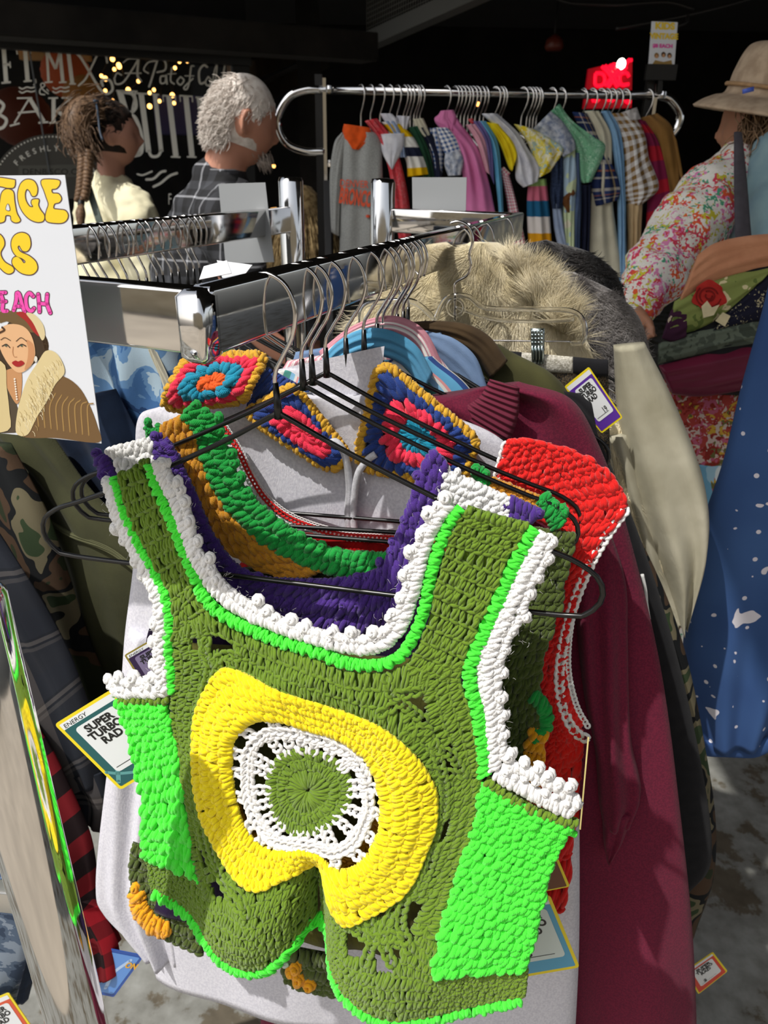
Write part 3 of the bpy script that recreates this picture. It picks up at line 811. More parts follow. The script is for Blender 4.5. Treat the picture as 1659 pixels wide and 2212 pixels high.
p2 = Plane(RK(U2, 0, RZ), -UU).pts(np.array(826.), np.array(470.)); v2 = float((p2 - RK(U2, 0, RZ)) @ VV)
mb = MB(); rbox(mb, RK(U2, 0, RZ), RK(U2, v2, RZ), ZZ, RW, RH - .001, .003); mb.build('rear_rail', M_CHROME, t)
for k, (u, v) in enumerate(((.80, -.365), (U2, v2))):
    mb = MB(); c = RK(u, v, 0); lathe(mb, c, [(.0205, .02), (.0205, 1.452), (.018, 1.458), (.004, 1.459)], 28); mb.build('post', M_CHROME, t)
    mb = MB(); rbox(mb, c - UU * .3 + ZZ * .03, c + UU * .3 + ZZ * .03, ZZ, .02, .015, .003); mb.build('foot', M_CHROME, t)
mb = MB(); rbox(mb, RK(.80, -.365, .03), RK(U2, v2, .03), ZZ, .015, .012, .003); mb.build('base_bar', M_CHROME, t)
t = thing('neighbouring_rack', 'thick chrome upright of the neighbouring rack at the lower left corner', 'clothes rack', (0, .36, 0))
pc = at_y(160, 2180, .37); X0 = pc[0]
t.location = (X0, .37, 0)
mb = MB(); lathe(mb, (X0, .37, 0), [(.0222, .0), (.0222, 1.245), (.018, 1.251)], 48); mb.build('post', M_CHROME, t)
q = at_y(20, 1958, .37); mb = MB(); rbox(mb, (X0, .375, q[2]), (X0 - .5, .42, q[2]), ZZ, .006, .0115, .002); mb.build('cross_bar', simple('pale_metal', (.6, .6, .58), .3, .8), t)
mb = MB(); rbox(mb, (X0, .37, .03), (X0 - .6, .4, .03), ZZ, .02, .015, .003); mb.build('foot', M_CHROME, t)

# hangers -----------------------------------------------------------
def u_at(px, v0, z):
    lo, hi = -.2, 1.6
    for _ in range(50):
        mi = (lo + hi) / 2; p = RK(mi, v0, z) - C0
        x = 829.5 + FPX * (p @ RGT) / (p @ FWD)
        if x < px: lo = mi
        else: hi = mi
    return (lo + hi) / 2
AP = -.0885         # apex below rail top
def make_hanger(kind):
    root = thing('wire_hanger', 'wire hanger', 'hanger')
    hk = [(0, 0), (0, .024), (.006, .036), (.0145, .050), (.0178, .066), (.0125, .081), (0, .0875), (-.0125, .082), (-.0175, .068), (-.015, .052)]
    P = cr([(x, 0, z + AP) for x, z in hk], 60)
    mb = MB(); tube(mb, P, .00145, 10); mb.build('hook', M_WIRE, root)
    sh = [(0, .0), (.05, -.026), (.12, -.058), (.17, -.078), (.195, -.087), (.2105, -.098), (.214, -.112), (.206, -.124), (.19, -.128), (.1, -.1285), (0, -.1285)]
    half = cr([(x, 0, z + AP) for x, z in sh], 70)
    P = np.concatenate([half, (half * [-1, 1, 1])[::-1][1:]])
    mb = MB(); tube(mb, P[:-1], .0019 if kind == 'black' else .0014, 8, closed=True)
    if kind == 'black': tube(mb, [(0, 0, AP - .004), (0, 0, AP + .004), (0, 0, AP + .02)], [.0032, .0028, .0019], 8)
    mb.build('shoulder_wire', M_BLACKWIRE if kind == 'black' else M_WIRE, root)
    return root
def copy_tree(o, parent=None):
    c = o.copy(); COL.objects.link(c)
    if parent is not None: c.parent = parent
    for ch in list(o.children): copy_tree(ch, c)
    return c
protos = {'black': make_hanger('black'), 'chrome': make_hanger('chrome')}
used = set()
def hanger(u, v, yaw=0, kind='black', label='', group=None, dz=0, roll=-1.5, sc=1.0):
    o = protos[kind] if kind not in used else copy_tree(protos[kind])
    used.add(kind)
    o.location = Vector(RK(u, v, RZ + RH + .0005 + dz)); o.rotation_euler = (0, R(roll), -PSI - R(yaw))
    o.scale = (sc, sc, sc); o['label'] = label; o['category'] = 'hanger'
    if group: o['group'] = group
    elif 'group' in o: del o['group']
    return o
HU = [u_at(x, 0, RZ + RH) for x in (567, 640, 662, 695, 741, 782, 812, 826, 848, 858, 864)]
G1 = 'hangers on the near rail'
hanger(HU[0] - .004, .004, -5, 'black', 'black wire hanger nearest us, holding the green flower vest', G1, roll=-3, sc=1.07)
hanger(HU[1], 0, -11, 'black', 'black wire hanger just behind the nearest, holding the purple and white top', G1)
hanger(HU[2], 0, -13, 'black', 'black wire hanger third from the front, holding the gold and green top', G1)
hanger(HU[3], 0, -10, 'black', 'black wire hanger fourth from the front, holding the red crochet vest', G1)
hanger(HU[4], 0, -12, 'black', 'black wire hanger fifth from the front, inside the grey hoodie', G1)
hanger(HU[5], 0, -13, 'black', 'black wire hanger sixth from the front, inside the maroon sweatshirt', G1)
hanger(HU[6], 0, -10, 'black', 'black wire hanger in the collar of the turquoise shirt', G1)
hanger(HU[7], 0, -5, 'chrome', 'bare chrome wire hanger with one bright shoulder above the maroon collar', G1)
hanger(HU[8], 0, 3, 'black', 'black wire hanger in the collar of the pink striped shirt', G1)
hanger(HU[9], 0, 6, 'black', 'black wire hanger in the collar of the faded blue shirt', G1)
hanger(HU[10] + .01, 0, 0, 'black', 'black wire hanger in the collar of the brown green jacket, before the cream fur', G1)
for i, x in enumerate((880, 890)):
    hanger(u_at(x, 0, RZ + RH) , 0, 178 + i * 5, 'black', ('black wire hanger with its hook reversed, left of the pair before the gap', 'black wire hanger with its hook reversed, right of the pair before the gap')[i], G1)
u_f = u_at(990, 0, RZ + RH); hanger(u_f, 0, 4, 'chrome', 'chrome hooked hanger carrying the cream fur coat past the gap in the rail', G1)
for i, (x, l) in enumerate(((1012, 'black wire hanger carrying the grey fur coat'), (1040, 'black wire hanger carrying the black fur coat'), (1085, 'last wire hanger at the far end of the near rail'))):
    hanger(u_at(x, 0, RZ + RH), 0, 4 + i * 3, 'black', l, G1)
g = np.random.default_rng(5)
for i in range(14):
    u = .315 + i * .0165 + g.uniform(-.004, .004)
    hanger(u, -.365, 180 + g.uniform(-9, 9), 'black', 'black wire hanger crowded on the left rail with the denim', 'hangers crowded on the left rail')
# ================================================================== the green flower vest
def gauss(x, y, cx, cy, sx, sy, a): return a * np.exp(-((x - cx) / sx) ** 2 - ((y - cy) / sy) ** 2)
def sstep(x, a, b):
    t = np.clip((x - a) / (b - a), 0, 1); return t * t * (3 - 2 * t)
RC = (668, 1702)
def vest_relief(x, y):
    h = -((x - 680) / 520) ** 2 * 70
    h = h + gauss(x, y, 560, 1985, 105, 95, 62) + gauss(x, y, 850, 2090, 190, 120, 45)
    vx = 676 + (y - 1900) * .02
    h = h - 70 * np.exp(-((x - vx) / 26) ** 2) * sstep(y, 1820, 1930) - 22 * np.exp(-((x - vx) / 60) ** 2) * sstep(y, 1800, 1950)
    d = np.hypot(x - RC[0], (y - RC[1]) * .95)
    h = h + 16 * np.exp(-((d - 215) / 45) ** 2) - 6 * np.exp(-(d / 110) ** 2)
    h = h + 8 * smoothnoise(x / 300, y / 300, 5, 3, .6, 1.6)
    return h
u1 = HU[0]
VS = hang_plane(u1 - .024, 13, 1.255, vest_relief, -6)
vest = thing('crochet_vest', 'olive and neon green crochet vest with big yellow flower ring, nearest us on the rail', 'crochet top', VS.pts(np.array(680.), np.array(2180.)))

lime_in_up = [(319, 1001), (330, 1048), (355, 1095), (380, 1142), (398, 1186), (424, 1243), (442, 1276), (478, 1312), (532, 1340), (604, 1366), (680, 1387), (723, 1400), (788, 1418), (845, 1405), (878, 1365), (899, 1311), (914, 1250), (927, 1190), (953, 1133), (984, 1094)]
lime_in_lo = [(295, 1010), (315, 1063), (340, 1106), (366, 1160), (387, 1204), (409, 1254), (424, 1294), (449, 1330), (489, 1355), (536, 1376), (586, 1396), (680, 1420), (745, 1446), (832, 1454), (875, 1437), (906, 1389), (927, 1337), (936, 1272), (953, 1220), (966, 1172), (984, 1129), (1003, 1108)]
white_in_up = [(343, 1003), (360, 1030), (391, 1066), (410, 1125), (420, 1178), (450, 1212), (481, 1255), (525, 1293), (579, 1322), (630, 1343), (680, 1356), (736, 1366), (810, 1366), (850, 1325), (866, 1277), (886, 1211), (906, 1155), (932, 1103), (955, 1081)]
lime_lo_L = [(206, 1048), (225, 1099), (254, 1157), (283, 1204), (315, 1251), (338, 1296), (346, 1348), (342, 1403), (348, 1450), (352, 1505)]
olive_l_L = [(222, 1032), (237, 1091), (264, 1149), (293, 1196), (330, 1243), (355, 1294), (366, 1348), (362, 1403), (366, 1460), (368, 1505)]
white_out_L = [(192, 1052), (212, 1122), (236, 1165), (266, 1212), (298, 1262), (321, 1310), (323, 1366), (322, 1403), (322, 1453), (332, 1490)]
olive_r_R = [(1134, 1148), (1118, 1180), (1097, 1215), (1071, 1275), (1049, 1329), (1023, 1381), (999, 1437), (990, 1480), (1008, 1540), (1020, 1600), (1030, 1660), (1034, 1702)]
lime_r_R = [(1168, 1159), (1142, 1200), (1110, 1262), (1079, 1329), (1056, 1381), (1034, 1437), (1034, 1489), (1047, 1554), (1050, 1620), (1050, 1690)]
white_out_R = [(1190, 1181), (1185, 1230), (1152, 1280), (1134, 1342), (1103, 1394), (1086, 1446), (1080, 1489), (1082, 1554), (1086, 1600), (1092, 1650)]

holes = [(468, 1392, 24, 20), (464, 1466, 20, 28), (880, 1510, 34, 18), (908, 1545, 18, 20), (966, 1660, 14, 30), (452, 1838, 14, 24), (500, 1912, 38, 18), (478, 1880, 20, 14), (842, 1956, 26, 20), (885, 1980, 18, 32), (785, 2022, 30, 22), (838, 2044, 26, 16), (420, 1395, 10, 14), (958, 1800, 9, 20), (925, 1870, 10, 22)]
def vhole(x, y):
    r_ = np.zeros(np.shape(x), bool)
    for hx_, hy_, a, b_ in holes: r_ |= ((x - hx_) / a) ** 2 + ((y - hy_) / b_) ** 2 < 1.5
    return r_
ring_out = [(482, 1446), (540, 1455), (610, 1482), (690, 1512), (760, 1535), (825, 1560), (880, 1605), (920, 1660), (942, 1720), (938, 1790), (915, 1850), (890, 1905), (850, 1940), (800, 1962), (752, 1978), (722, 1945), (700, 1900), (672, 1880), (625, 1880), (570, 1890), (515, 1862), (468, 1800), (440, 1740), (425, 1670), (418, 1600), (422, 1540), (445, 1490)]
ring_in = [(540, 1560), (565, 1546), (610, 1550), (663, 1569), (727, 1590), (781, 1624), (812, 1670), (826, 1730), (822, 1790), (802, 1832), (775, 1858), (742, 1868), (715, 1864), (690, 1842), (660, 1832), (620, 1832), (572, 1824), (535, 1790), (515, 1741), (507, 1694), (505, 1640), (512, 1590)]
def polar(P, n=240, c=RC):
    P = cr(P, 600, True) - np.array(c); a = np.unwrap(np.arctan2(P[:, 1], P[:, 0])); r_ = np.hypot(P[:, 0], P[:, 1]); o = np.argsort(a % (2 * math.pi))
    A = np.linspace(0, 2 * math.pi, n); rr = np.interp(A, (a % (2 * math.pi))[o], r_[o], period=2 * math.pi)
    return A, rr
A_, ro = polar(ring_out); _, ri = polar(ring_in)
def circ(A, r_, c=RC): return np.stack([c[0] + r_ * np.cos(A), c[1] + r_ * np.sin(A)], -1)

# olive body
mb = MB(); O = dict(hole=vhole)
# straps
knit(mb, VS, olive_l_L[:8], [(288, 1012), (315, 1063), (340, 1106), (366, 1160), (387, 1204), (409, 1254), (424, 1294), (470, 1352)], 12, 21, 'rows_t', byindex=True, **O)
knit(mb, VS, [(1003, 1106), (984, 1129), (966, 1172), (953, 1220), (938, 1272), (925, 1337), (905, 1392), (875, 1440)], olive_r_R[:8], 13, 21, 'rows_t', byindex=True, **O)
rope(mb, VS, [(226, 1035), (262, 1028), (290, 1004), (305, 1003)], 16, 15); rope(mb, VS, [(1003, 1106), (1060, 1128), (1136, 1150)], 22, 18)
# top band over the ring
knit(mb, VS, [(400, 1345), (449, 1332), (489, 1355), (536, 1376), (586, 1396), (680, 1420), (745, 1446), (832, 1454), (880, 1440), (930, 1440)],
     [(455, 1470), (478, 1450), (510, 1448), (550, 1458), (610, 1482), (690, 1512), (760, 1535), (825, 1562), (868, 1595), (900, 1625)], 3, 20, 'rows_s', r=6.2, over=.3, byindex=True, **O)
# left band
knit(mb, VS, [(362, 1348), (360, 1403), (364, 1475), (356, 1530), (359, 1576), (374, 1620), (385, 1686), (403, 1760), (407, 1841), (430, 1914), (455, 1940)],
     [(440, 1345), (446, 1400), (450, 1470), (425, 1540), (420, 1600), (428, 1670), (443, 1740), (470, 1805), (490, 1845), (510, 1872), (530, 1900)], 4, 17, 'rows_s', r=5.6, over=.3, byindex=True, **O)
# right band
knit(mb, VS, [(880, 1440), (870, 1520), (872, 1590), (905, 1635), (930, 1690), (940, 1750), (934, 1800), (912, 1855), (888, 1908), (850, 1945), (812, 1965)],
     [(999, 1437), (990, 1480), (1008, 1540), (1020, 1600), (1030, 1660), (1034, 1704), (1026, 1759), (1014, 1822), (988, 1885), (967, 1950), (948, 2020)], 5, 17, 'rows_s', r=6, over=.3, byindex=True, **O)
# left lobe
knit(mb, VS, [(294, 1868), (340, 1880), (390, 1890), (440, 1900), (500, 1875), (560, 1898), (620, 1886), (670, 1878)],
     [(312, 1945), (370, 1962), (420, 1985), (482, 2045), (533, 2064), (588, 2058), (632, 2026), (668, 2004)], 8, 16, 'rows_s', r=5.2, over=.35, byindex=True, **O)
# right lobe
knit(mb, VS, [(670, 1880), (700, 1902), (722, 1948), (752, 1980), (800, 1962), (850, 1942), (890, 1960), (945, 2030), (945, 2092), (1040, 2100), (1090, 2110), (1138, 2128)],
     [(676, 2012), (692, 2052), (712, 2084), (745, 2118), (795, 2152), (853, 2176), (905, 2180), (959, 2184), (1010, 2184), (1060, 2185), (1095, 2186), (1128, 2188)], 9, 17, 'rows_s', r=5.8, over=.35, byindex=True, **O)
# lace legs across the openings
for pth in [[(432, 1400), (452, 1440), (440, 1490), (430, 1530)], [(452, 1440), (485, 1415), (520, 1420)], [(455, 1452), (478, 1475), (487, 1492)], [(445, 1380), (440, 1410), (450, 1440)], [(490, 1415), (510, 1440)],
            [(835, 1455), (850, 1500), (880, 1525), (920, 1560)], [(850, 1500), (905, 1495)], [(820, 1535), (855, 1520)], [(870, 1590), (895, 1575), (930, 1580)], [(940, 1620), (975, 1640), (1000, 1690)], [(915, 1660), (975, 1680)],
            [(935, 1600), (950, 1660), (960, 1720), (955, 1770)], [(460, 1800), (470, 1850), (500, 1895), (545, 1925)], [(490, 1890), (540, 1905), (560, 1935)], [(440, 1780), (450, 1830), (470, 1870)],
            [(770, 1985), (810, 2005), (850, 2000), (890, 2010)], [(800, 1965), (815, 2000), (800, 2050)], [(855, 1950), (835, 2005), (860, 2050)], [(880, 1930), (870, 1980), (895, 2030)], [(940, 1830), (925, 1880), (905, 1930)]]:
    chain(mb, VS, pth, 19, 15, hb=5)
mb.build('olive_body', Y_OLIVE, vest)
# yellow flower ring
mb = MB(); Ri = circ(A_, ri); Ro = circ(A_, ro)
knit(mb, VS, Ri, Ro, 4, 17.5, 'rows_s', r=7.4, hb=7, over=.42, jit=.12, hgain=1.25, byindex=True); mb.build('yellow_ring', Y_YELLOW, vest)
# disc
mb = MB(); dc = (666, 1706)
ang = np.linspace(0, 2 * math.pi, 120); rd = 92 + 5 * np.cos(3 * ang + .5)
knit(mb, VS, circ(ang, 6, dc), circ(ang, rd * .55, dc), 1, 9, 'rows_s', r=5.5, hb=4, byindex=True, over=.3)
knit(mb, VS, circ(ang, rd * .5, dc), circ(ang, rd, dc), 2, 13, 'rows_s', r=5.5, hb=4, byindex=True, over=.35); mb.build('centre_disc', Y_OLIVE, vest)
# white web
mb = MB(); _, rdi = polar(circ(ang, rd, dc)); rm_ = rdi * .42 + ri * .58
chain(mb, VS, circ(A_, rm_ + rng.normal(0, 1.5, 240))[::6], 22, 16, hb=5); chain(mb, VS, circ(A_, rm_ + 4 + rng.normal(0, 2, 240))[::6], 16, 15, hb=9)
for k in range(21):
    i = int(k * 11.4 + rng.integers(-3, 4)) % 240; i2 = (i + int(rng.integers(-5, 6))) % 240; i3 = (i + 5) % 240
    a = RC + (rm_[i]) * np.array([math.cos(A_[i]), math.sin(A_[i])]); b_ = RC + (ri[i2] + 8) * np.array([math.cos(A_[i2]), math.sin(A_[i2])]); c_ = RC + (rdi[i3] - 7) * np.array([math.cos(A_[i3]), math.sin(A_[i3])])
    chain(mb, VS, [a, (a + b_) / 2 + rng.normal(0, 4, 2), b_], 19, 14, hb=6); a2 = RC + (rm_[i3]) * np.array([math.cos(A_[i3]), math.sin(A_[i3])]); chain(mb, VS, [a2, (a2 + c_) / 2 + rng.normal(0, 3, 2), c_], 18, 13, hb=7)
mb.build('white_web', Y_WHITE, vest)
# lime panels
mb = MB()
knit(mb, VS, [(225, 1533), (247, 1591), (265, 1657), (284, 1723), (291, 1804), (291, 1874)], [(348, 1533), (358, 1576), (373, 1620), (385, 1690), (403, 1790), (416, 1902)], 16, 20, 'rows_t', r=8, style='puff', byindex=True, over=.4)
knit(mb, VS, [(380, 1860), (395, 1880), (408, 1890)], [(418, 1865), (424, 1892), (432, 1914)], 2, 16, 'rows_t', r=6, style='puff', byindex=True); mb.build('side_panel', Y_LIME, vest)
mb = MB()
knit(mb, VS, [(1036, 1706), (1026, 1765), (1012, 1825), (986, 1885), (967, 1950), (950, 2014), (938, 2090)], [(1238, 1832), (1205, 1872), (1190, 1915), (1172, 1975), (1156, 2030), (1146, 2085), (1130, 2128)], 19, 23, 'rows_t', r=8.6, style='puff', byindex=True, over=.4); pxtube(mb, VS, [(1205, 1830), (1232, 1845), (1243, 1852)], 8, 10)
mb.build('side_panel', Y_LIME, vest)
# lime edging
mb = MB()
rope(mb, VS, [((a[0] + b_[0]) / 2, (a[1] + b_[1]) / 2) for a, b_ in zip(cr(lime_in_up, 40), cr(lime_in_lo, 40))], 25, 21, hb=3, style='edge', r=6.6, n=120); mb.build('lime_neck_edging', Y_LIME, vest); mb = MB()
rope(mb, VS, [((a[0] + b_[0]) / 2, (a[1] + b_[1]) / 2) for a, b_ in zip(cr(lime_lo_L, 40), cr(olive_l_L, 40))], 22, 21, hb=3, style='edge', r=6.6, n=90); mb.build('lime_armhole_edging', Y_LIME, vest); mb = MB()
rope(mb, VS, [((a[0] + b_[0]) / 2, (a[1] + b_[1]) / 2) for a, b_ in zip(cr(olive_r_R, 40), cr(lime_r_R, 40))], 30, 21, hb=3, style='edge', r=6.6, n=90)
mb.build('lime_armhole_edging', Y_LIME, vest)
mb = MB()
rope(mb, VS, [(318, 1950), (364, 1967), (412, 1990), (452, 2032), (486, 2058), (533, 2075), (588, 2070), (632, 2038), (668, 2016), (690, 2062), (715, 2098), (745, 2130), (795, 2165), (853, 2190), (959, 2196), (1060, 2198), (1122, 2198)], 24, 21, hb=3, style='edge', r=6.6, n=160)
mb.build('lime_hem', Y_LIME, vest)
# white picots
mb = MB()
for up, lo in ((white_in_up, lime_in_up), ):
    mid = [((a[0] * .4 + b_[0] * .6), (a[1] * .4 + b_[1] * .6)) for a, b_ in zip(cr(up, 60), cr(lo, 60))]
    rope(mb, VS, mid, 26, 17, hb=2, n=150, style='puff'); rope(mb, VS, [((a[0] * .8 + b_[0] * .2), (a[1] * .8 + b_[1] * .2)) for a, b_ in zip(cr(up, 60), cr(lo, 60))], 16, 16, hb=0, n=150, style='puff'); bobbles(mb, VS, [(p[0], p[1]) for p in cr(up, 60)], 18, 46, hb=2); bobbles(mb, VS, [((a[0] * .8 + b_[0] * .2), (a[1] * .8 + b_[1] * .2)) for a, b_ in zip(cr(up, 60), cr(lo, 60))], 13, 24, hb=4)
fuzz(mb, VS, white_in_up, 10, 260); mb.build('white_neck_picots', Y_WHITE, vest)
for up, lo in ((white_out_L, lime_lo_L), (white_out_R, lime_r_R)):
    mb = MB()
    mid = [((a[0] * .35 + b_[0] * .65), (a[1] * .35 + b_[1] * .65)) for a, b_ in zip(cr(up, 60), cr(lo, 60))]
    rope(mb, VS, mid, 26, 17, hb=2, n=120, style='puff'); rope(mb, VS, [((a[0] * .8 + b_[0] * .2), (a[1] * .8 + b_[1] * .2)) for a, b_ in zip(cr(up, 60), cr(lo, 60))], 16, 16, hb=0, n=120, style='puff'); rope(mb, VS, [((a[0] * .08 + b_[0] * .92), (a[1] * .08 + b_[1] * .92)) for a, b_ in zip(cr(up, 60), cr(lo, 60))], 18, 15, hb=-1, n=120, style='puff'); bobbles(mb, VS, up, 17, 44, hb=2); bobbles(mb, VS, [((a[0] * .65 + b_[0] * .35), (a[1] * .65 + b_[1] * .35)) for a, b_ in zip(cr(up, 60), cr(lo, 60))], 12, 24, hb=4); fuzz(mb, VS, up, 10, 150); mb.build('white_armhole_picots', Y_WHITE, vest)
mb = MB()
rope(mb, VS, [(218, 1512), (280, 1508), (350, 1500)], 26, 17, hb=2, style='puff'); rope(mb, VS, [(208, 1496), (280, 1486), (340, 1474)], 18, 16, hb=0, style='puff'); bobbles(mb, VS, [(208, 1488), (250, 1480), (300, 1474), (340, 1465)], 16, 28, hb=3); bobbles(mb, VS, [(215, 1506), (260, 1500), (335, 1492)], 13, 24, hb=6)
mb.build('underarm_trim', Y_WHITE, vest); mb = MB()
rope(mb, VS, [(1068, 1690), (1120, 1722), (1180, 1760), (1238, 1795)], 28, 17, hb=2, style='puff'); rope(mb, VS, [(1085, 1672), (1140, 1694), (1195, 1730), (1246, 1772)], 22, 17, hb=0, style='puff'); bobbles(mb, VS, [(1098, 1660), (1165, 1692), (1215, 1730), (1248, 1770)], 17, 30, hb=3); bobbles(mb, VS, [(1080, 1690), (1150, 1715), (1200, 1752), (1238, 1790)], 14, 25, hb=6)
mb.build('underarm_trim', Y_WHITE, vest); mb = MB(); bobbles(mb, VS, [(370, 1980), (420, 2010), (470, 2060)], 9, 22, hb=-6); bobbles(mb, VS, [(500, 2085), (560, 2095), (620, 2075)], 9, 24, hb=-6)
mb.build('white_hem_picots', Y_WHITE, vest)
mb = MB(); rope(mb, VS, [(232, 1531), (290, 1528), (352, 1522)], 16, 15, hb=3); mb.build('underarm_band', Y_OLIVE, vest); mb = MB(); rope(mb, VS, [(1045, 1704), (1115, 1758), (1182, 1795), (1244, 1822)], 20, 17, hb=3, n=60); mb.build('underarm_band', Y_OLIVE, vest)
# back of the vest, seen through the lace
mb = MB(); VB = hang_plane(u1 + .03, 10, 1.255, None, -6)
loft(mb, VB, [(340, 1380), (360, 1600), (400, 1850), (440, 1990)], [(980, 1430), (1000, 1600), (990, 1850), (960, 2080)], 30, 20, 12, 6, 4, thin=.1)
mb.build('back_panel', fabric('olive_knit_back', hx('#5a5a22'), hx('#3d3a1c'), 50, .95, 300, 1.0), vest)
mb = MB(); VB2 = hang_plane(u1 + .022, 10, 1.255, None, -6)
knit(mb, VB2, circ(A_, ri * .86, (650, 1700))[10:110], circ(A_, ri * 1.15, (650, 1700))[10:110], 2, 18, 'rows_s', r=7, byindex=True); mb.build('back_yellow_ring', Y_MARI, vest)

# ================================================================== second: purple and white top
def chest_relief(x, y): return 6 * smoothnoise(x / 260, y / 260, 5, 9, .6, 1.6)
S2 = hang_plane(HU[1] - .014, 11, 1.262, chest_relief, -10)
top2 = thing('crochet_blouse', 'crochet top with white straps and knobbly purple edging, behind the green vest', 'crochet top', S2.pts(np.array(680.), np.array(1500.)))
mb = MB()
pin = [(362, 942), (388, 985), (412, 1040), (440, 1110), (470, 1170), (520, 1225), (600, 1250), (700, 1250), (790, 1240), (832, 1215), (850, 1170), (872, 1125), (896, 1055), (925, 985), (938, 972)]
pout = [(335, 960), (352, 1010), (380, 1070), (405, 1140), (430, 1200), (470, 1270), (540, 1330), (640, 1365), (760, 1370), (850, 1330), (872, 1270), (900, 1180), (930, 1110), (955, 1050), (968, 1002)]
knit(mb, S2, pin, pout, 3, 20, 'rows_s', r=9, style='puff', byindex=True, over=.4, jit=.15)
bobbles(mb, S2, [(470, 1175), (520, 1232), (600, 1262), (700, 1260), (800, 1245), (835, 1210), (856, 1165), (880, 1110), (905, 1050), (930, 990)], 13, 24, hb=8)
bobbles(mb, S2, [(345, 950), (375, 990), (400, 1040), (425, 1100)], 14, 22, hb=8); bobbles(mb, S2, [(600, 1300), (700, 1305), (800, 1300), (850, 1270)], 14, 26, hb=8)
mb.build('purple_neck_edging', Y_PURPLE, top2)
mb = MB(); rope(mb, S2, [(222, 982), (232, 1012), (248, 1040)], 30, 17, hb=4, style='puff'); bobbles(mb, S2, [(214, 990), (226, 1022), (240, 1045)], 14, 22, hb=6); mb.build('purple_armhole_edging', Y_PURPLE, top2); mb = MB()
rope(mb, S2, [(1096, 1082), (1132, 1100), (1160, 1112)], 34, 18, hb=4, style='puff'); rope(mb, S2, [(1100, 1110), (1138, 1128)], 30, 18, hb=4, style='puff'); bobbles(mb, S2, [(1100, 1092), (1130, 1120), (1160, 1108)], 13, 20, hb=8)
mb.build('purple_armhole_edging', Y_PURPLE, top2)
mb = MB(); knit(mb, S2, [(236, 972), (252, 1000), (268, 1030)], [(335, 950), (345, 985), (356, 1018)], 3, 19, 'rows_t', r=8, style='puff', over=.4)
rope(mb, S2, [(232, 975), (280, 962), (335, 948)], 14, 14, hb=5)
mb.build('white_strap', Y_WHITE, top2)
mb = MB(); knit(mb, S2, [(958, 1012), (950, 1050), (948, 1095)], [(1105, 1075), (1098, 1105), (1092, 1150)], 4, 20, 'rows_t', r=8.5, style='puff', over=.4); bobbles(mb, S2, [(940, 1012), (965, 1010), (985, 1022)], 10, 22, hb=8)
mb.build('white_strap', Y_WHITE, top2)
mb = MB(); loft(mb, S2, [(350, 1300), (300, 1400), (310, 1600), (330, 1900), (320, 1990)], [(1080, 1300), (1080, 1400), (1080, 1500), (1080, 1800), (1060, 2080)], 40, 24, 25, 8, 5, hb=-30)
mb.build('body', fabric('purple_knit_body', hx('#241338'), hx('#160b24'), 60, .95, 250, 1.0), top2)

# ================================================================== third: gold and green, olive sides with marigold flowers
S3 = hang_plane(HU[2] - .008, 11, 1.262, chest_relief, -11)
top3 = thing('crochet_waistcoat', 'crochet tank with gold straps, green frilled edging and dark olive sides', 'crochet top', S3.pts(np.array(690.), np.array(1500.)))
mb = MB()
gin = [(420, 878), (462, 900), (482, 950), (508, 1010), (540, 1065), (590, 1110), (660, 1160), (740, 1188), (838, 1195)]
gout = [(398, 905), (425, 930), (440, 985), (465, 1050), (500, 1105), (555, 1160), (640, 1210), (740, 1240), (838, 1245)]
knit(mb, S3, gin, gout, 2, 20, 'rows_s', r=9.5, style='puff', byindex=True, over=.4, jit=.15)
bobbles(mb, S3, [(468, 905), (490, 960), (520, 1020), (548, 1072), (600, 1125), (680, 1170), (780, 1198)], 14, 26, hb=6); bobbles(mb, S3, [(410, 885), (440, 880), (455, 900)], 13, 18, hb=8)
mb.build('green_neck_frill', Y_GREEN, top3)
mb = MB(); bobbles(mb, S3, [(322, 918), (335, 935), (325, 950), (345, 925)], 12, 14, hb=5); rope(mb, S3, [(318, 920), (340, 932), (350, 915)], 14, 12, hb=4); mb.build('green_strap_edge', Y_GREEN, top3); mb = MB()
bobbles(mb, S3, [(1035, 1018), (1050, 1040), (1040, 1055)], 14, 14, hb=6); rope(mb, S3, [(1030, 1012), (1048, 1048)], 30, 16, hb=3, style='puff'); mb.build('green_strap_edge', Y_GREEN, top3); mb = MB()
rope(mb, S3, [(1168, 1070), (1190, 1100), (1208, 1135)], 38, 17, hb=4, style='puff'); bobbles(mb, S3, [(1175, 1080), (1215, 1092), (1200, 1125)], 14, 18, hb=8)
mb.build('green_strap_edge', Y_GREEN, top3)
mb = MB()
knit(mb, S3, [(350, 918), (385, 985), (405, 1040), (432, 1100), (470, 1160), (540, 1215), (640, 1255)], [(412, 892), (434, 965), (455, 1030), (490, 1095), (545, 1150), (630, 1205), (700, 1230)], 14, 20, 'rows_t', r=8.5, style='puff', over=.35); mb.build('gold_strap', Y_GOLD, top3)
mb = MB(); knit(mb, S3, [(1062, 1030), (1058, 1050), (1056, 1075)], [(1168, 1072), (1162, 1095), (1150, 1120)], 3, 19, 'rows_t', r=8, style='puff', over=.35); mb.build('gold_strap', Y_GOLD, top3)
mb = MB()
knit(mb, S3, [(1110, 1130), (1095, 1300), (1070, 1480), (1075, 1640), (1100, 1760)], [(1240, 1150), (1212, 1300), (1168, 1450), (1172, 1560), (1150, 1700)], 24, 20, 'rows_t', r=8, byindex=True)
mb.build('olive_side', Y_OLIVED, top3); mb = MB()
knit(mb, S3, [(285, 1820), (286, 1920), (330, 2000)], [(420, 1860), (440, 1950), (440, 2060)], 8, 18, 'rows_t', r=7)
mb.build('olive_side', Y_OLIVED, top3); mb = MB()
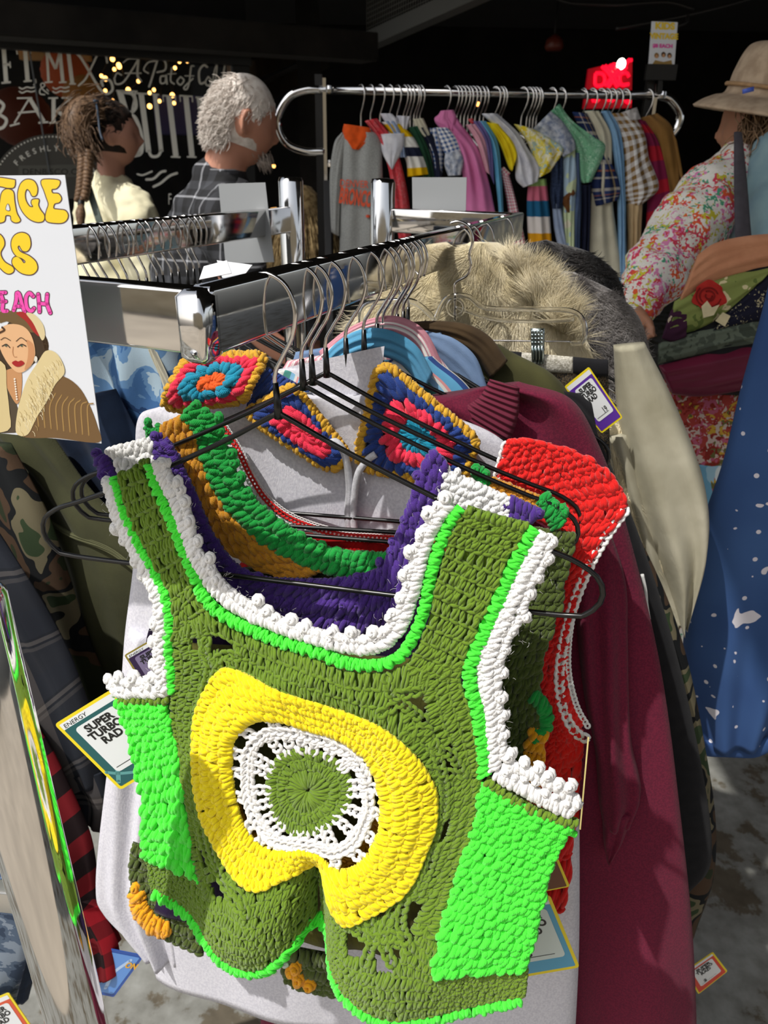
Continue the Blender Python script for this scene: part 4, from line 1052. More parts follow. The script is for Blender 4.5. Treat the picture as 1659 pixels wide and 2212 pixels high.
knit(mb, S3, [(612, 2040), (615, 2105), (640, 2130)], [(740, 2060), (740, 2120), (745, 2150)], 4, 18, 'rows_t', r=7)
mb.build('olive_side', Y_OLIVED, top3)
mb = MB(); knit(mb, S3, [(1140, 1560), (1135, 1640), (1140, 1710)], [(1180, 1570), (1172, 1650), (1160, 1710)], 6, 17, 'rows_t', r=8, style='puff', hb=8); mb.build('marigold_flower', Y_MARI, top3); mb = MB()
rope(mb, S3, [(300, 1920), (312, 1955), (338, 1985), (372, 2000)], 34, 17, hb=8, style='puff'); bobbles(mb, S3, [(305, 1915), (318, 1960), (350, 1990), (372, 1998)], 13, 14, hb=10); mb.build('marigold_flower', Y_MARI, top3); mb = MB()
bobbles(mb, S3, [(628, 2092), (640, 2085), (655, 2098), (645, 2112), (660, 2118)], 15, 12, hb=10); mb.build('marigold_flower', Y_MARI, top3)
mb = MB(); rope(mb, S3, [(1150, 1498), (1172, 1520), (1180, 1550), (1165, 1580), (1150, 1590)], 30, 16, hb=8, style='puff'); mb.build('green_motif', Y_GREEN, top3)
mb = MB(); loft(mb, S3, [(460, 1240), (330, 1500), (345, 1800), (360, 1960)], [(1120, 1200), (1090, 1450), (1090, 1700), (1060, 2060)], 40, 24, 25, 8, 5, hb=-34)
mb.build('body', fabric('dark_olive_body', hx('#33391a'), hx('#20240f'), 60, .95, 250, 1.0), top3)

# ================================================================== fourth: red crochet vest with white crocheted trim
S4 = hang_plane(HU[3] - .006, 10, 1.262, chest_relief, -11)
top4 = thing('crochet_vest', 'bright red crochet vest with cap sleeve and thin white trim', 'crochet top', S4.pts(np.array(700.), np.array(1700.)))
mb = MB()
knit(mb, S4, [(1094, 950), (1085, 985), (1075, 1030), (1080, 1080), (1150, 1110), (1215, 1165), (1205, 1240)],
     [(1130, 948), (1205, 962), (1265, 985), (1310, 1020), (1352, 1090), (1300, 1165), (1262, 1240)], 15, 20, 'rows_t', r=8.5, byindex=True, over=.3, hgain=1.3)
knit(mb, S4, [(1205, 1240), (1190, 1350), (1150, 1480), (1160, 1580), (1140, 1700), (1120, 1960)], [(1262, 1240), (1225, 1345), (1200, 1480), (1225, 1560), (1258, 1600), (1218, 1960)], 34, 19, 'rows_t', r=8, byindex=True)
rope(mb, S4, [(1245, 1270), (1222, 1350), (1214, 1430), (1222, 1510), (1250, 1565)], 26, 18, hb=0, style='puff'); mb.build('red_body', Y_RED, top4)
mb = MB()
for pth, w_ in ([[(1094, 955), (1082, 1000), (1074, 1030)], 15], [[(1352, 1095), (1305, 1160), (1268, 1225), (1235, 1310), (1213, 1400), (1208, 1480), (1222, 1540), (1248, 1580), (1268, 1588)], 17], [[(1240, 1300), (1228, 1380), (1228, 1450), (1245, 1520), (1270, 1565)], 10]):
    chain(mb, S4, cr(pth, 40), w_, w_ * .9, hb=10); mb.build('white_trim', Y_WHITE, top4); mb = MB()
chain(mb, S4, cr([(478, 925), (510, 975), (540, 1035), (575, 1085), (630, 1125), (720, 1155), (800, 1165), (900, 1168)], 60), 9, 9, hb=4)
chain(mb, S4, cr([(488, 920), (522, 972), (552, 1030), (588, 1078), (640, 1115), (725, 1143), (800, 1152), (900, 1156)], 60), 5, 7, hb=0)
mb.build('white_neck_trim', Y_WHITE, top4)
mb = MB(); chain(mb, S4, cr([(484, 921), (518, 972), (548, 1030), (582, 1080), (635, 1120), (722, 1149), (800, 1159), (900, 1162)], 60), 9, 9, hb=7); mb.build('red_neck_edge', Y_RED, top4)
mb = MB(); loft(mb, S4, [(560, 1160), (400, 1400), (380, 1800), (390, 1900)], [(1200, 1170), (1180, 1400), (1200, 1600), (1200, 1950)], 40, 24, 25, 8, 6, hb=-34)
mb.build('body', fabric('red_knit_body', hx('#b01010'), hx('#7d0b0b'), 60, .95, 250, 1.0), top4)
# ================================================================== hoodie with granny square collar
def cloth_relief(seed, amp=10, sc=320):
    return lambda x, y: amp * smoothnoise(x / sc, y / sc * .45, 6, seed, .7, 2.0)
M_HOOD = fabric('ash_grey_fleece', hx('#d3d2d9'), hx('#c4c3cc'), 420, .95, 900, .35, (.4, .6))
S5 = hang_plane(HU[4] - .004, 7, 1.262, cloth_relief(3, 12), -12)
hood = thing('hoodie', 'pale ash grey hoodie with drawstrings and granny squares round its neck', 'hoodie', S5.pts(np.array(700.), np.array(2100.)))
mb = MB()
loft(mb, S5, [(560, 850), (430, 866), (340, 880), (302, 905), (296, 1010), (290, 1200), (266, 1400), (262, 1600), (290, 1800), (320, 1980), (332, 2095)],
     [(800, 850), (960, 895), (1060, 935), (1110, 985), (1135, 1100), (1180, 1300), (1240, 1500), (1250, 1700), (1252, 1900), (1250, 2080), (1240, 2290)], 110, 60, 55, 16, 2, (1.5, 3.5))
mb.build('body', M_HOOD, hood)
mb = MB(); loft(mb, S5, [(285, 1350), (255, 1520), (232, 1700), (214, 1890), (232, 1955), (310, 2020)], [(430, 1400), (420, 1600), (400, 1750), (385, 1880), (390, 1960), (400, 2060)], 60, 24, 40, 14, 7, hb=10); mb.build('sleeve', M_HOOD, hood)

mb = MB(); loft(mb, S5, [(585, 800), (640, 800), (700, 870), (765, 1000)], [(835, 745), (825, 830), (800, 920), (778, 1000)], 30, 16, -14, 0, hb=30, back=False); mb.build('hood_inside', M_HOOD, hood)
mb = MB()
pxtube(mb, S5, [(728, 940, 78), (745, 938, 84), (762, 965, 84), (768, 1030, 70), (764, 1090, 66), (766, 1165, 64)], 7.5, 50, 10)
pxtube(mb, S5, [(826, 962, 84), (808, 975, 84), (788, 1005, 80), (778, 1060, 70), (776, 1110, 66), (786, 1160, 64)], 7.5, 50, 10); mb.build('drawstring', fabric('cotton_cord', hx('#dcdce2'), None, 300, .9, 3000, .8), hood)
mb = MB()
for c_ in ((733, 938), (822, 965)): pxtube(mb, S5, [(c_[0] + 9 * math.cos(a), c_[1] + 9 * math.sin(a), 78) for a in np.arange(8) * .785], 2.2, 24, 6, True)
mb.build('eyelet', M_WIRE, hood)
def granny(surf, quad, cols, parent, hb=60, stw=19, r=8.5, label=None):
    Q = np.array(quad, float)
    def mp(u, v): u = (u + 1) / 2; v = (v + 1) / 2; return np.stack([(Q[0] * (1 - u)[..., None] + Q[1] * u[..., None]) * (1 - v)[..., None] + (Q[3] * (1 - u)[..., None] + Q[2] * u[..., None]) * v[..., None]], 0)[0]
    A = np.linspace(0, 2 * math.pi, 120)
    def cl(k, p):  # squircle
        c, s_ = np.cos(A), np.sin(A); d = (abs(c) ** p + abs(s_) ** p) ** (-1 / p); return mp(k * d * c, k * d * s_)
    g_ = bpy.data.objects.new('granny_square', None); COL.objects.link(g_); g_.parent = parent; g_.matrix_parent_inverse = Matrix.Translation(-parent.location)
    if label: g_['label'] = label
    e = [('centre', 0, cl(.04, 2), cl(.40, 2.2), 1, cols[0], .7), ('petal_round', 1, cl(.38, 2.2), cl(.70, 3), 1, cols[1], 1.15), ('corner_round', 2, cl(.68, 3), cl(.95, 9), 1, cols[2], 1.1)]
    for nm, k, a, b_, rows, mat_, f in e:
        mb = MB(); knit(mb, surf, a, b_, rows, stw * f * (.55 if k == 0 else 1), 'rows_s', r=r * f * .95, style='puff', byindex=True, over=.35, hb=hb + 3 * (2 - k), jit=.16); mb.build(nm, mat_, g_)
    mb = MB(); rope(mb, surf, cl(.99, 10)[::4][:-1], 20, 17, closed=True, hb=hb, n=120, style='puff', r=7); mb.build('border', cols[3], g_)
granny(S5, [(832, 770), (1035, 935), (1000, 1032), (782, 990)], (Y_TEAL, Y_CORAL, Y_NAVY, Y_MUST), hood, 66, label='right collar square with teal centre')
granny(S5, [(555, 880), (652, 822), (768, 972), (732, 998)], (Y_CORAL, Y_CORAL, Y_NAVY, Y_MUST), hood, 66, label='left collar square with coral centre')
S5b = hang_plane(HU[4] - .004, 7, 1.262, lambda x, y: 40 * np.exp(-((y - 825) / 50) ** 2), -12)
granny(S5b, [(388, 872), (436, 762), (595, 762), (556, 850)], (Y_ORANGE, Y_TEAL, Y_CORAL, Y_MUST), hood, 50, label='rolled hood edge square with orange centre')
mb = MB(); knit(mb, S5, [(600, 790), (560, 850), (552, 890)], [(655, 820), (640, 850), (640, 870)], 2, 18, 'rows_t', r=7, style='puff', hb=50); mb.build('navy_edge', Y_NAVY, hood)

# ================================================================== maroon sweatshirt and what hangs behind it
M_MAR = fabric('maroon_fleece', hx('#6e1d36'), hx('#5c1830'), 500, .95, 1000, .35, (.4, .6), .06)
S6 = hang_plane(HU[5] + .004, 5, 1.262, cloth_relief(4, 12), -10)
mar = thing('sweatshirt', 'faded maroon sweatshirt with a ribbed collar and hanging sleeve', 'sweatshirt', S6.pts(np.array(1300.), np.array(2200.)))
mb = MB()
loft(mb, S6, [(640, 900), (600, 960), (420, 1000), (420, 1300), (460, 1600), (520, 1900), (560, 2200), (560, 2420)],
     [(1120, 826), (1232, 862), (1295, 965), (1352, 1130), (1425, 1430), (1470, 1760), (1500, 2060), (1508, 2420)], 110, 70, 60, 34, 8, (2, 5))
mb.build('body', M_MAR, mar)
mb = MB(); loft(mb, S6, [(1290, 1090), (1240, 1230), (1245, 1350), (1258, 1470), (1280, 1580), (1288, 1680), (1296, 1730)], [(1300, 1090), (1345, 1230), (1350, 1350), (1352, 1470), (1358, 1570), (1378, 1668), (1356, 1735)], 70, 24, 40, 12, 12, (1, 2.2), hb=52); mb.build('sleeve', M_MAR, mar)
mb = MB(); loft(mb, S6, [(1296, 1700), (1298, 1760), (1304, 1800)], [(1362, 1706), (1342, 1760), (1312, 1806)], 16, 14, 22, 5, 2, hb=66); mb.build('cuff', M_MAR, mar)
def rib_mat(name, c, per=.0045):
    m, nt, b = newmat(name); L = nt.links.new; tc = tn(nt, 'ShaderNodeTexCoord'); sp = tn(nt, 'ShaderNodeSeparateXYZ'); L(tc.outputs['UV'], sp.inputs[0])
    ml = tn(nt, 'ShaderNodeMath', operation='MULTIPLY'); ml.inputs[1].default_value = 6.283 / per; L(sp.outputs['Y'], ml.inputs[0]); sn = tn(nt, 'ShaderNodeMath', operation='SINE'); L(ml.outputs[0], sn.inputs[0])
    bp = tn(nt, 'ShaderNodeBump', Strength=.9, Distance=.0012); L(sn.outputs[0], bp.inputs['Height']); L(bp.outputs[0], b.inputs['Normal']); b.inputs['Base Color'].default_value = col4(c); b.inputs['Roughness'].default_value = .95; return m
mb = MB(); loft(mb, S6, [(1062, 808), (1040, 845), (1000, 868), (960, 880)], [(1124, 826), (1122, 880), (1105, 935), (1085, 965)], 40, 12, 14, 0, hb=70); mb.build('ribbed_collar', rib_mat('maroon_rib', hx('#6a1c34')), mar)

def shirt(name, label, cat, u, L, Rr, mat, seed, yaw=-11, bulge=40, folds=12, parts=(), tilt=4, group=None, hb=0, nt=70, ns=40):
    S = hang_plane(u, tilt, 1.262, cloth_relief(seed, 8), yaw)
    c = np.mean(np.array([L[-1], Rr[-1]], float), 0)
    t = thing(name, label, cat, S.pts(c[0], c[1]), group)
    mb = MB(); loft(mb, S, L, Rr, nt, ns, bulge, folds, seed, (1.5, 4), hb=hb); mb.build('body', mat, t)
    for nm, pL, pR, m_, b_, h_ in parts:
        mb = MB(); loft(mb, S, pL, pR, 40, 16, b_, 3, seed + 1, hb=h_); mb.build(nm, m_, t)
    return t, S
M_TURQ = fabric('turquoise_cotton', hx('#5d9cc0'), hx('#4c8fb2'), 30)
W3 = (.62, .62, .58)
M_STRIPE = stripes('multi_stripe', .062, [(0, W3), (.22, hx('#4f8f84')), (.42, hx('#7fb0cf')), (.55, W3), (.62, hx('#cf8f8f')), (.68, hx('#5fa0c4')), (.9, hx('#334c86'))], 'X')
t_, St = shirt('shirt', 'turquoise collared shirt with broad green, white and blue stripes', 'shirt', HU[6] - .004, [(600, 800), (560, 900), (560, 1200), (600, 1600)], [(935, 770), (1040, 880), (1150, 1200), (1200, 1600)], M_STRIPE, 21,
    parts=[('collar', [(690, 790), (735, 735), (790, 706), (850, 708), (905, 740), (940, 800)], [(700, 830), (755, 785), (808, 765), (850, 768), (890, 795), (915, 850)], M_TURQ, 12, 40)])
M_PINKS = stripes('pink_stripe', .011, [(0, hx('#c98b97')), (.5, hx('#e7e2dd')), (.62, hx('#c98b97')), (.72, hx('#e7e2dd'))], 'X')
shirt('shirt', 'pink and white striped shirt with its collar standing up behind the turquoise one', 'shirt', HU[8] - .01, [(620, 780), (560, 900), (560, 1200), (600, 1600)], [(930, 730), (1000, 850), (1150, 1200), (1200, 1600)], M_PINKS, 22,
    parts=[('collar', [(700, 752), (760, 705), (815, 682), (870, 680), (925, 712), (965, 790)], [(715, 775), (765, 735), (815, 712), (865, 716), (905, 745), (935, 820)], M_PINKS, 10, 40)])
M_FADE = fabric('faded_blue', hx('#7b93b4'), hx('#677fa2'), 25)
shirt('shirt', 'plain faded blue shirt between the pink striped collar and the brown jacket', 'shirt', HU[9], [(640, 760), (600, 900), (600, 1200), (640, 1600)], [(960, 715), (1060, 845), (1170, 1200), (1200, 1600)], M_FADE, 23,
    parts=[('collar', [(890, 700), (940, 712), (985, 726), (1030, 765), (1055, 830)], [(900, 740), (935, 765), (965, 800), (1000, 850), (1030, 890)], M_FADE, 12, 42)])
M_ARMY = fabric('olive_army_cloth', hx('#4b4a2b'), hx('#3a3922'), 20)
M_BROWNC = fabric('brown_collar_cloth', hx('#4a3a26'), hx('#3a2d1e'), 30)
shirt('jacket', 'olive green field jacket with a dark brown collar next to the cream fur', 'jacket', HU[10] + .012, [(760, 720), (700, 900), (680, 1200), (700, 1600)], [(1080, 745), (1235, 862), (1290, 1200), (1300, 1600)], M_ARMY, 24,
    parts=[('collar', [(862, 694), (940, 688), (1010, 695), (1060, 722), (1098, 772)], [(880, 715), (940, 722), (990, 740), (1030, 768), (1060, 810)], M_BROWNC, 16, 44)])
M_BLK = fabric('black_jersey', (.012, .012, .014), (.008, .008, .01), 60)
bs, Sb = shirt('t_shirt', 'black cotton top whose edge shows all down behind the maroon sweatshirt', 'shirt', HU[10] + .0, [(900, 900), (900, 1200), (900, 1500), (900, 1800), (920, 1930)], [(1255, 850), (1400, 1210), (1492, 1540), (1538, 1840), (1486, 1935)], M_BLK, 25, bulge=46,
    parts=[('neckline', [(1215, 836), (1245, 842), (1275, 862)], [(1240, 880), (1262, 920), (1300, 1000)], M_BLK, 10, 46)])
mb = MB(); pxtube(mb, Sb, [(1383, 1228, 30), (1390, 1262, 30), (1392, 1290, 30), (1397, 1322, 30)], 4, 20, 6); mb.build('white_cord', simple('white_cord', (.7, .7, .68), .8), bs)
CAMO = [(0, hx('#2c3322')), (.42, hx('#4b3a2c')), (.5, hx('#16181a')), (.56, hx('#6d6650')), (.62, hx('#33422b'))]
M_CAMO = blotch('woodland_camo', CAMO, 15, 2, dist=.4)
shirt('jacket', 'camouflage jacket hanging lowest at the right, behind the black top', 'jacket', HU[10] + .05, [(1000, 900), (1000, 1300), (1000, 1600), (1000, 1850), (1100, 2010)], [(1240, 900), (1445, 1300), (1530, 1650), (1545, 1870), (1500, 2030)], M_CAMO, 26, bulge=46)

# ================================================================== furs, clip hanger and skirt
def fur(mb, surf, L, Rr, n, ln, d, bulge, hb=0, wr=.0005, jit=.5, seed=0, m=None, curl=.4, lift=.5):
    g = np.random.default_rng(seed); Lc = cr(L, 200, byindex=True); Rc = cr(Rr, 200, byindex=True)
    s = g.random(n); t = g.random(n); i = (t * 199).astype(int)
    B = Lc[i] * (1 - s)[:, None] + Rc[i] * s[:, None]; prof = np.sqrt(np.maximum(0, 1 - (2 * s - 1) ** 2)) ** .9
    clump = smoothnoise(B[:, 0] / 90, B[:, 1] / 90, 6, seed + 5, .8, 2.5)
    a = np.arctan2(d[1], d[0]) + clump * 1.5 + g.normal(0, jit * .5, n); q = np.linspace(0, 1, 5); l_ = ln * g.uniform(.6, 1.25, n)
    an = a[:, None] + (clump * curl)[:, None] * q
    X = B[:, :1] + np.cos(an) * l_[:, None] * q; Y = B[:, 1:] + np.sin(an) * l_[:, None] * q
    H = hb + prof[:, None] * bulge + lift * l_[:, None] * np.sin(q * 2.2) * .6
    tubes(mb, surf.pts(X, Y, H), wr * np.array([1, .9, .75, .5, .12]), surf.n, 3, m)
def fur_mat(name, c1, c2, scale=18):
    m = fabric(name, c1, c2, scale, .75, 200, .0, (.35, .62), .3); return m
S7 = hang_plane(.50, 3, 1.28, cloth_relief(7, 14), -4)
fc = thing('fur_coat', 'long haired cream fur coat hanging past the gap in the near rail', 'fur coat', S7.pts(np.array(1100.), np.array(1300.)))
M_CF = fur_mat('cream_fur', hx('#f0e4c4'), hx('#d8c9a0'))
fL = [(1020, 522), (900, 590), (780, 680), (750, 800), (760, 1000), (800, 1300)]; fR = [(1075, 524), (1175, 586), (1245, 680), (1310, 850), (1410, 1050), (1460, 1320)]
mb = MB(); loft(mb, S7, fL, fR, 60, 36, 70, 0, 2)
fur(mb, S7, fL, fR, 34000, 44, (-.35, 1), 70, seed=1, wr=.00028, lift=.32)
fur(mb, S7, [(1090, 560), (1140, 610), (1160, 670)], [(1180, 592), (1232, 650), (1262, 730)], 5000, 58, (.55, -1), 30, 60, seed=2, jit=.5, wr=.00022); mb.build('fur_body', M_CF, fc)
mb = MB(); M_SUEDE = fabric('shorn_cream_hide', hx('#bdb8a4'), hx('#938e79'), 9, .9, 300, .4)
sl, sr = [(1325, 745), (1335, 900), (1375, 1100), (1435, 1250), (1470, 1345)], [(1392, 740), (1462, 880), (1520, 1040), (1528, 1180), (1484, 1345)]
loft(mb, S7, sl, sr, 60, 20, 50, 16, 3, (1, 2), hb=8); mb.build('sleeve', M_SUEDE, fc)
mb = MB(); loft(mb, S7, [(1250, 930), (1290, 1100), (1350, 1250), (1440, 1340)], [(1380, 930), (1420, 1100), (1450, 1250), (1476, 1345)], 50, 16, 40, 14, 5, hb=6); mb.build('skirt_panel', M_SUEDE, fc)
S8 = hang_plane(.60, 3, 1.28, None, -4)
gf = thing('fur_coat', 'grey rabbit fur coat behind the cream one', 'fur coat', S8.pts(np.array(1250.), np.array(1000.)))
gL, gR = [(1000, 575), (1000, 650), (1050, 760), (1100, 1000)], [(1240, 588), (1345, 645), (1400, 740), (1440, 1000)]
mb = MB(); loft(mb, S8, gL, gR, 40, 24, 60, 0, 5); fur(mb, S8, gL, gR, 16000, 14, (.5, .5), 60, seed=6, wr=.0004, jit=1.6); mb.build('fur_body', fur_mat('grey_fur', hx('#8f8a87'), hx('#55504e'), 25), gf)
S9 = hang_plane(.68, 3, 1.28, None, -4)
bf = thing('fur_coat', 'sleek black fur coat furthest back on the near rail', 'fur coat', S9.pts(np.array(1250.), np.array(1000.)))
gL, gR = [(1030, 545), (1000, 640), (1050, 760), (1100, 1000)], [(1180, 518), (1292, 556), (1352, 650), (1400, 1000)]
mb = MB(); loft(mb, S9, gL, gR, 40, 24, 60, 0, 5); fur(mb, S9, gL, gR, 7000, 16, (.8, .5), 60, seed=7, wr=.0006); mb.build('fur_body', fur_mat('black_fur', (.02, .017, .016), (.008, .007, .007)), bf)
# clip hanger
S10 = hang_plane(.42, 0, 1.28, None, -6)
ch = thing('clip_hanger', 'clear plastic clip hanger with a chrome swivel hook, holding the black and white skirt', 'hanger', S10.pts(np.array(985.), np.array(690.)))
M_CLEAR = glass_mat('clear_plastic', .06, (.97, .98, 1.0), 1.35)
mb = MB()
pxtube(mb, S10, [(940, 690), (965, 645), (1010, 640), (1050, 665), (1150, 668), (1235, 672), (1262, 700), (1258, 738), (1232, 742)], 6, 60, 8); pxtube(mb, S10, [(985, 664), (1070, 690), (1170, 694), (1240, 690)], 4, 30, 8)
pxtube(mb, S10, [(940, 690), (900, 655), (860, 650), (790, 660), (780, 700), (790, 730)], 6, 40, 8); pxtube(mb, S10, [(985 + 18 * math.cos(a), 664 + 18 * math.sin(a)) for a in np.arange(8) * .785], 4, 30, 8, True); mb.build('plastic_arm', M_CLEAR, ch)
mb = MB(); pxtube(mb, S10, [(983, 692), (983, 640), (984, 612), (1008, 596), (1017, 575), (1014, 550), (1021, 522), (1014, 492), (993, 479), (972, 482)], 3.2, 60, 8); mb.build('hook', M_WIRE, ch)
mb = MB(); pxtube(mb, S10, [(800, 735), (1000, 735), (1232, 738)], 2, 10, 6); mb.build('clip_rod', M_WIRE, ch)
mb = MB()
loft(mb, S10, [(1147, 706), (1150, 782)], [(1178, 706), (1176, 782)], 8, 8, 6, hb=16)
for i in range(4): pxtube(mb, S10, [(1152 + i * 7, 742, 24), (1153 + i * 6.6, 780, 24)], 2.6, 4, 6)
for i in range(4):
    for j in range(4): pxtube(mb, S10, [(1152 + i * 7, 711 + j * 8, 20), (1152 + i * 7, 711 + j * 8, 26)], 2.6, 3, 6)
mb.build('clip', chrome_mat('steel_clip', (.45, .52, .52), .2), ch)
t = thing('knit_skirt', 'black and white knitted skirt clipped to the clear hanger', 'skirt', S10.pts(np.array(1200.), np.array(1100.)))
M_TW = blotch('tweed_knit', [(0, (.02, .02, .02)), (.45, hx('#5d5140')), (.6, hx('#2c241c'))], 500, 1)
mb = MB(); loft(mb, S10, [(1092, 785), (1095, 900), (1100, 1080)], [(1314, 800), (1316, 900), (1320, 1080)], 30, 24, 14, 4, 3, hb=-6); mb.build('skirt_body', M_TW, t)
mb = MB(); loft(mb, S10, [(1092, 758), (1147, 752), (1240, 762), (1314, 778)], [(1092, 790), (1147, 790), (1240, 805), (1314, 812)], 60, 10, 8, hb=8); mb.build('waistband', None, t) if False else None
wb = MB(); 
for (x0, x1, m_) in ((1092, 1128, M_BLK), (1128, 1238, fabric('white_knit', hx('#cfcbc0'), hx('#8f8a7c'), 500, .9, 900, .6)), (1238, 1314, M_BLK)):
    yy = lambda x: 756 + (x - 1092) * .09
    loft(wb, S10, [(x0, yy(x0)), ((x0 + x1) / 2, yy((x0 + x1) / 2)), (x1, yy(x1))], [(x0, yy(x0) + 36), ((x0 + x1) / 2, yy((x0 + x1) / 2) + 38), (x1, yy(x1) + 36)], 20, 10, 8, hb=8, m=m_)
wb.build('waistband', None, t)

# ================================================================== price cards
class Bil:
    def __init__(s, surf, quad, W=63, Hh=88, hb=0):
        s.s = surf; s.Q = np.array(quad, float); s.W = W; s.Hh = Hh; s.hb = hb; s.n = surf.n; s.sc = 1
    def pts(s, X, Y, H=0.0):
        u = np.asarray(X, float) / s.W; v = np.asarray(Y, float) / s.Hh; Q = s.Q
        P = (Q[0] * (1 - u)[..., None] + Q[1] * u[..., None]) * (1 - v)[..., None] + (Q[3] * (1 - u)[..., None] + Q[2] * u[..., None]) * v[..., None]
        return s.s.pts(P[..., 0], P[..., 1], s.hb + np.asarray(H, float))
M_INK = simple('black_ink', (.01, .01, .01), .5); M_CARDW = simple('card_white', hx('#e4e6e8'), .45); M_CYEL = simple('card_yellow', hx('#e9d21f'), .4)
def rect(b, x0, y0, x1, y1, H, m, mb, r=2.0):
    pts = []
    for cx, cy, a0 in ((x1 - r, y1 - r, 0), (x0 + r, y1 - r, 90), (x0 + r, y0 + r, 180), (x1 - r, y0 + r, 270)):
        for k in range(5): a = R(a0 + 22.5 * k); pts.append((cx + r * math.cos(a), cy + r * math.sin(a)))
    if H == 0: poly(mb, b, pts, 0, m, thick=1.2)
    else: poly(mb, b, pts, H, m)
def card(label, surf, quad, border, inner, hb, text=True, price=None, energy=True, panel=(.75, .77, .78), group='price cards', swirl=None):
    b = Bil(surf, quad, hb=hb)
    t = thing('price_card', label, 'price tag', surf.pts(np.array(quad[0][0] * 1.), np.array(quad[0][1] * 1.), hb), None)
    mb = MB(); rect(b, 0, 0, 63, 88, 0, border, mb, 3.5); mb.build('card', None, t, False)
    mb = MB(); rect(b, 3, 10, 60, 85, .5, inner, mb, 1.5); rect(b, 3, 3, 60, 10, .5, M_CARDW, mb, 1)
    if swirl: ribbon(mb, b, [(5, 80), (20, 62), (40, 58), (60, 70)], 4, .8, swirl); ribbon(mb, b, [(3, 66), (12, 74), (30, 84)], 3, .8, swirl)
    if energy: textmesh(mb, b, 'ENERGY', 5, 9, 6, M_INK, H=1, sx=1.1, shear=.2)
    if text:
        rect(b, 11, 14, 55, 72, 1.0, simple('price_panel', panel, .5), mb, 4)
        for i, wd in enumerate(('SUPER', 'TURBO', 'RAD')): textmesh(mb, b, wd, 33, 24 + i * 9, 10.5, M_INK, H=1.5, bold=.045, align='CENTER')
        for y_ in (62,): textmesh(mb, b, price or '$', 20 if price is None else 34, y_ + 4, 12, M_INK, H=1.5, bold=.015)
        ribbon(mb, b, [(14, 67), (46, 67)], .6, 1.5, M_INK)
    mb.build('printed_face', None, t, False)
    return t, b
SC1 = hang_plane(HU[1] - .03, 8, 1.262, None, -11)
card('teal price card with yellow edge poking out left of the lime side panel', SC1, [(117, 1565), (239, 1490), (382, 1632), (260, 1707)], M_CYEL, simple('teal_card', hx('#1f5a5c'), .35), 0, price='$', swirl=simple('teal_swirl', hx('#5b9a98'), .4))
card('dark purple price card in the shadow beside the hoodie, above the teal card', SC1, [(265, 1418), (345, 1372), (400, 1455), (318, 1502)], simple('dull_gold_card', hx('#8a7c2c'), .4), simple('aubergine_card', hx('#2a1540'), .4), -6, panel=(.2, .16, .28))
card('light blue price card with yellow edge below the right lime panel', SC1, [(1040, 1960), (1188, 1938), (1253, 2095), (1108, 2120)], M_CYEL, simple('sky_card', hx('#4f9cc0'), .3), -6, energy=False, panel=(.6, .68, .66))
card('brown price card with yellow edge just above the light blue one', SC1, [(1080, 1850), (1200, 1850), (1232, 1926), (1110, 1950)], M_CYEL, simple('brown_card', hx('#6b3a1c'), .4), -14, energy=False, text=False)
SC2 = hang_plane(HU[10] + .04, 0, 1.262, None, -11)
card('red price card with yellow edge at the foot of the camouflage jacket', SC2, [(1468, 2040), (1527, 2000), (1558, 2040), (1497, 2088)], M_CYEL, simple('red_card', hx('#d6402a'), .4), 60, energy=False, text=True)
SC3 = hang_plane(.40, 0, 1.28, None, -6)
card('purple price card with yellow edge tucked by the black and white skirt', SC3, [(1220, 828), (1273, 785), (1345, 893), (1300, 927)], M_CYEL, simple('violet_card', hx('#5a2f9a'), .35), 30, energy=False, price='19')
t = thing('price_card', 'price card seen edge on as a thin gold line beside the red vest', 'price tag', SC1.pts(np.array(1262.), np.array(1700.)))
mb = MB(); a_, b_ = SC1.pts(np.array([1271., 1253.]), np.array([1592., 1792.]), 0); vd = nrm(a_ - C0)
for p, q_, off in ((a_, b_, 0),):
    w_ = vd * .06; n_ = nrm(np.cross(b_ - a_, vd)) * .0006
    mb.add([p - n_, q_ - n_, q_ - n_ + w_, p - n_ + w_, p + n_, q_ + n_, q_ + n_ + w_, p + n_ + w_], np.array([[0, 1, 2, 3], [7, 6, 5, 4], [0, 4, 5, 1], [1, 5, 6, 2], [2, 6, 7, 3], [3, 7, 4, 0]]))
mb.build('card', simple('gold_card_edge', hx('#e3cf8a'), .4), t, False)

# ================================================================== garments on the left rail
VL = -.365
def lplane(u, seed, tilt=0):
    n = -UU; return Plane(RK(u, VL, 1.26), n + ZZ * math.sin(R(tilt)), cloth_relief(seed, 10))
M_BLEACH = blotch('bleached_denim', [(0, hx('#243f68')), (.42, hx('#3f6595')), (.55, hx('#5d82aa')), (.61, hx('#9fb4c2'))], 18, 4, dist=.9)
M_NAVYD = fabric('navy_denim', hx('#1d2c44'), hx('#121c2e'), 30)
M_OLJ = fabric('olive_cotton', hx('#4c4d34'), hx('#3c3d2a'), 14)
def left_garment(name, label, cat, u, L, Rr, mat, seed, bulge=30, folds=10, hb=0, parts=()):
    S = lplane(u, seed); c = np.mean(np.array([L[-1], Rr[-1]], float), 0)
    t = thing(name, label, cat, S.pts(c[0], c[1]))
    mb = MB(); loft(mb, S, L, Rr, 60, 30, bulge, folds, seed, (1, 3), hb=hb); mb.build('body', mat, t)
    for nm, pL, pR, m_, b_, h_ in parts:
        mb = MB(); loft(mb, S, pL, pR, 40, 18, b_, 6, seed + 3, hb=h_); mb.build(nm, m_, t)
    return t
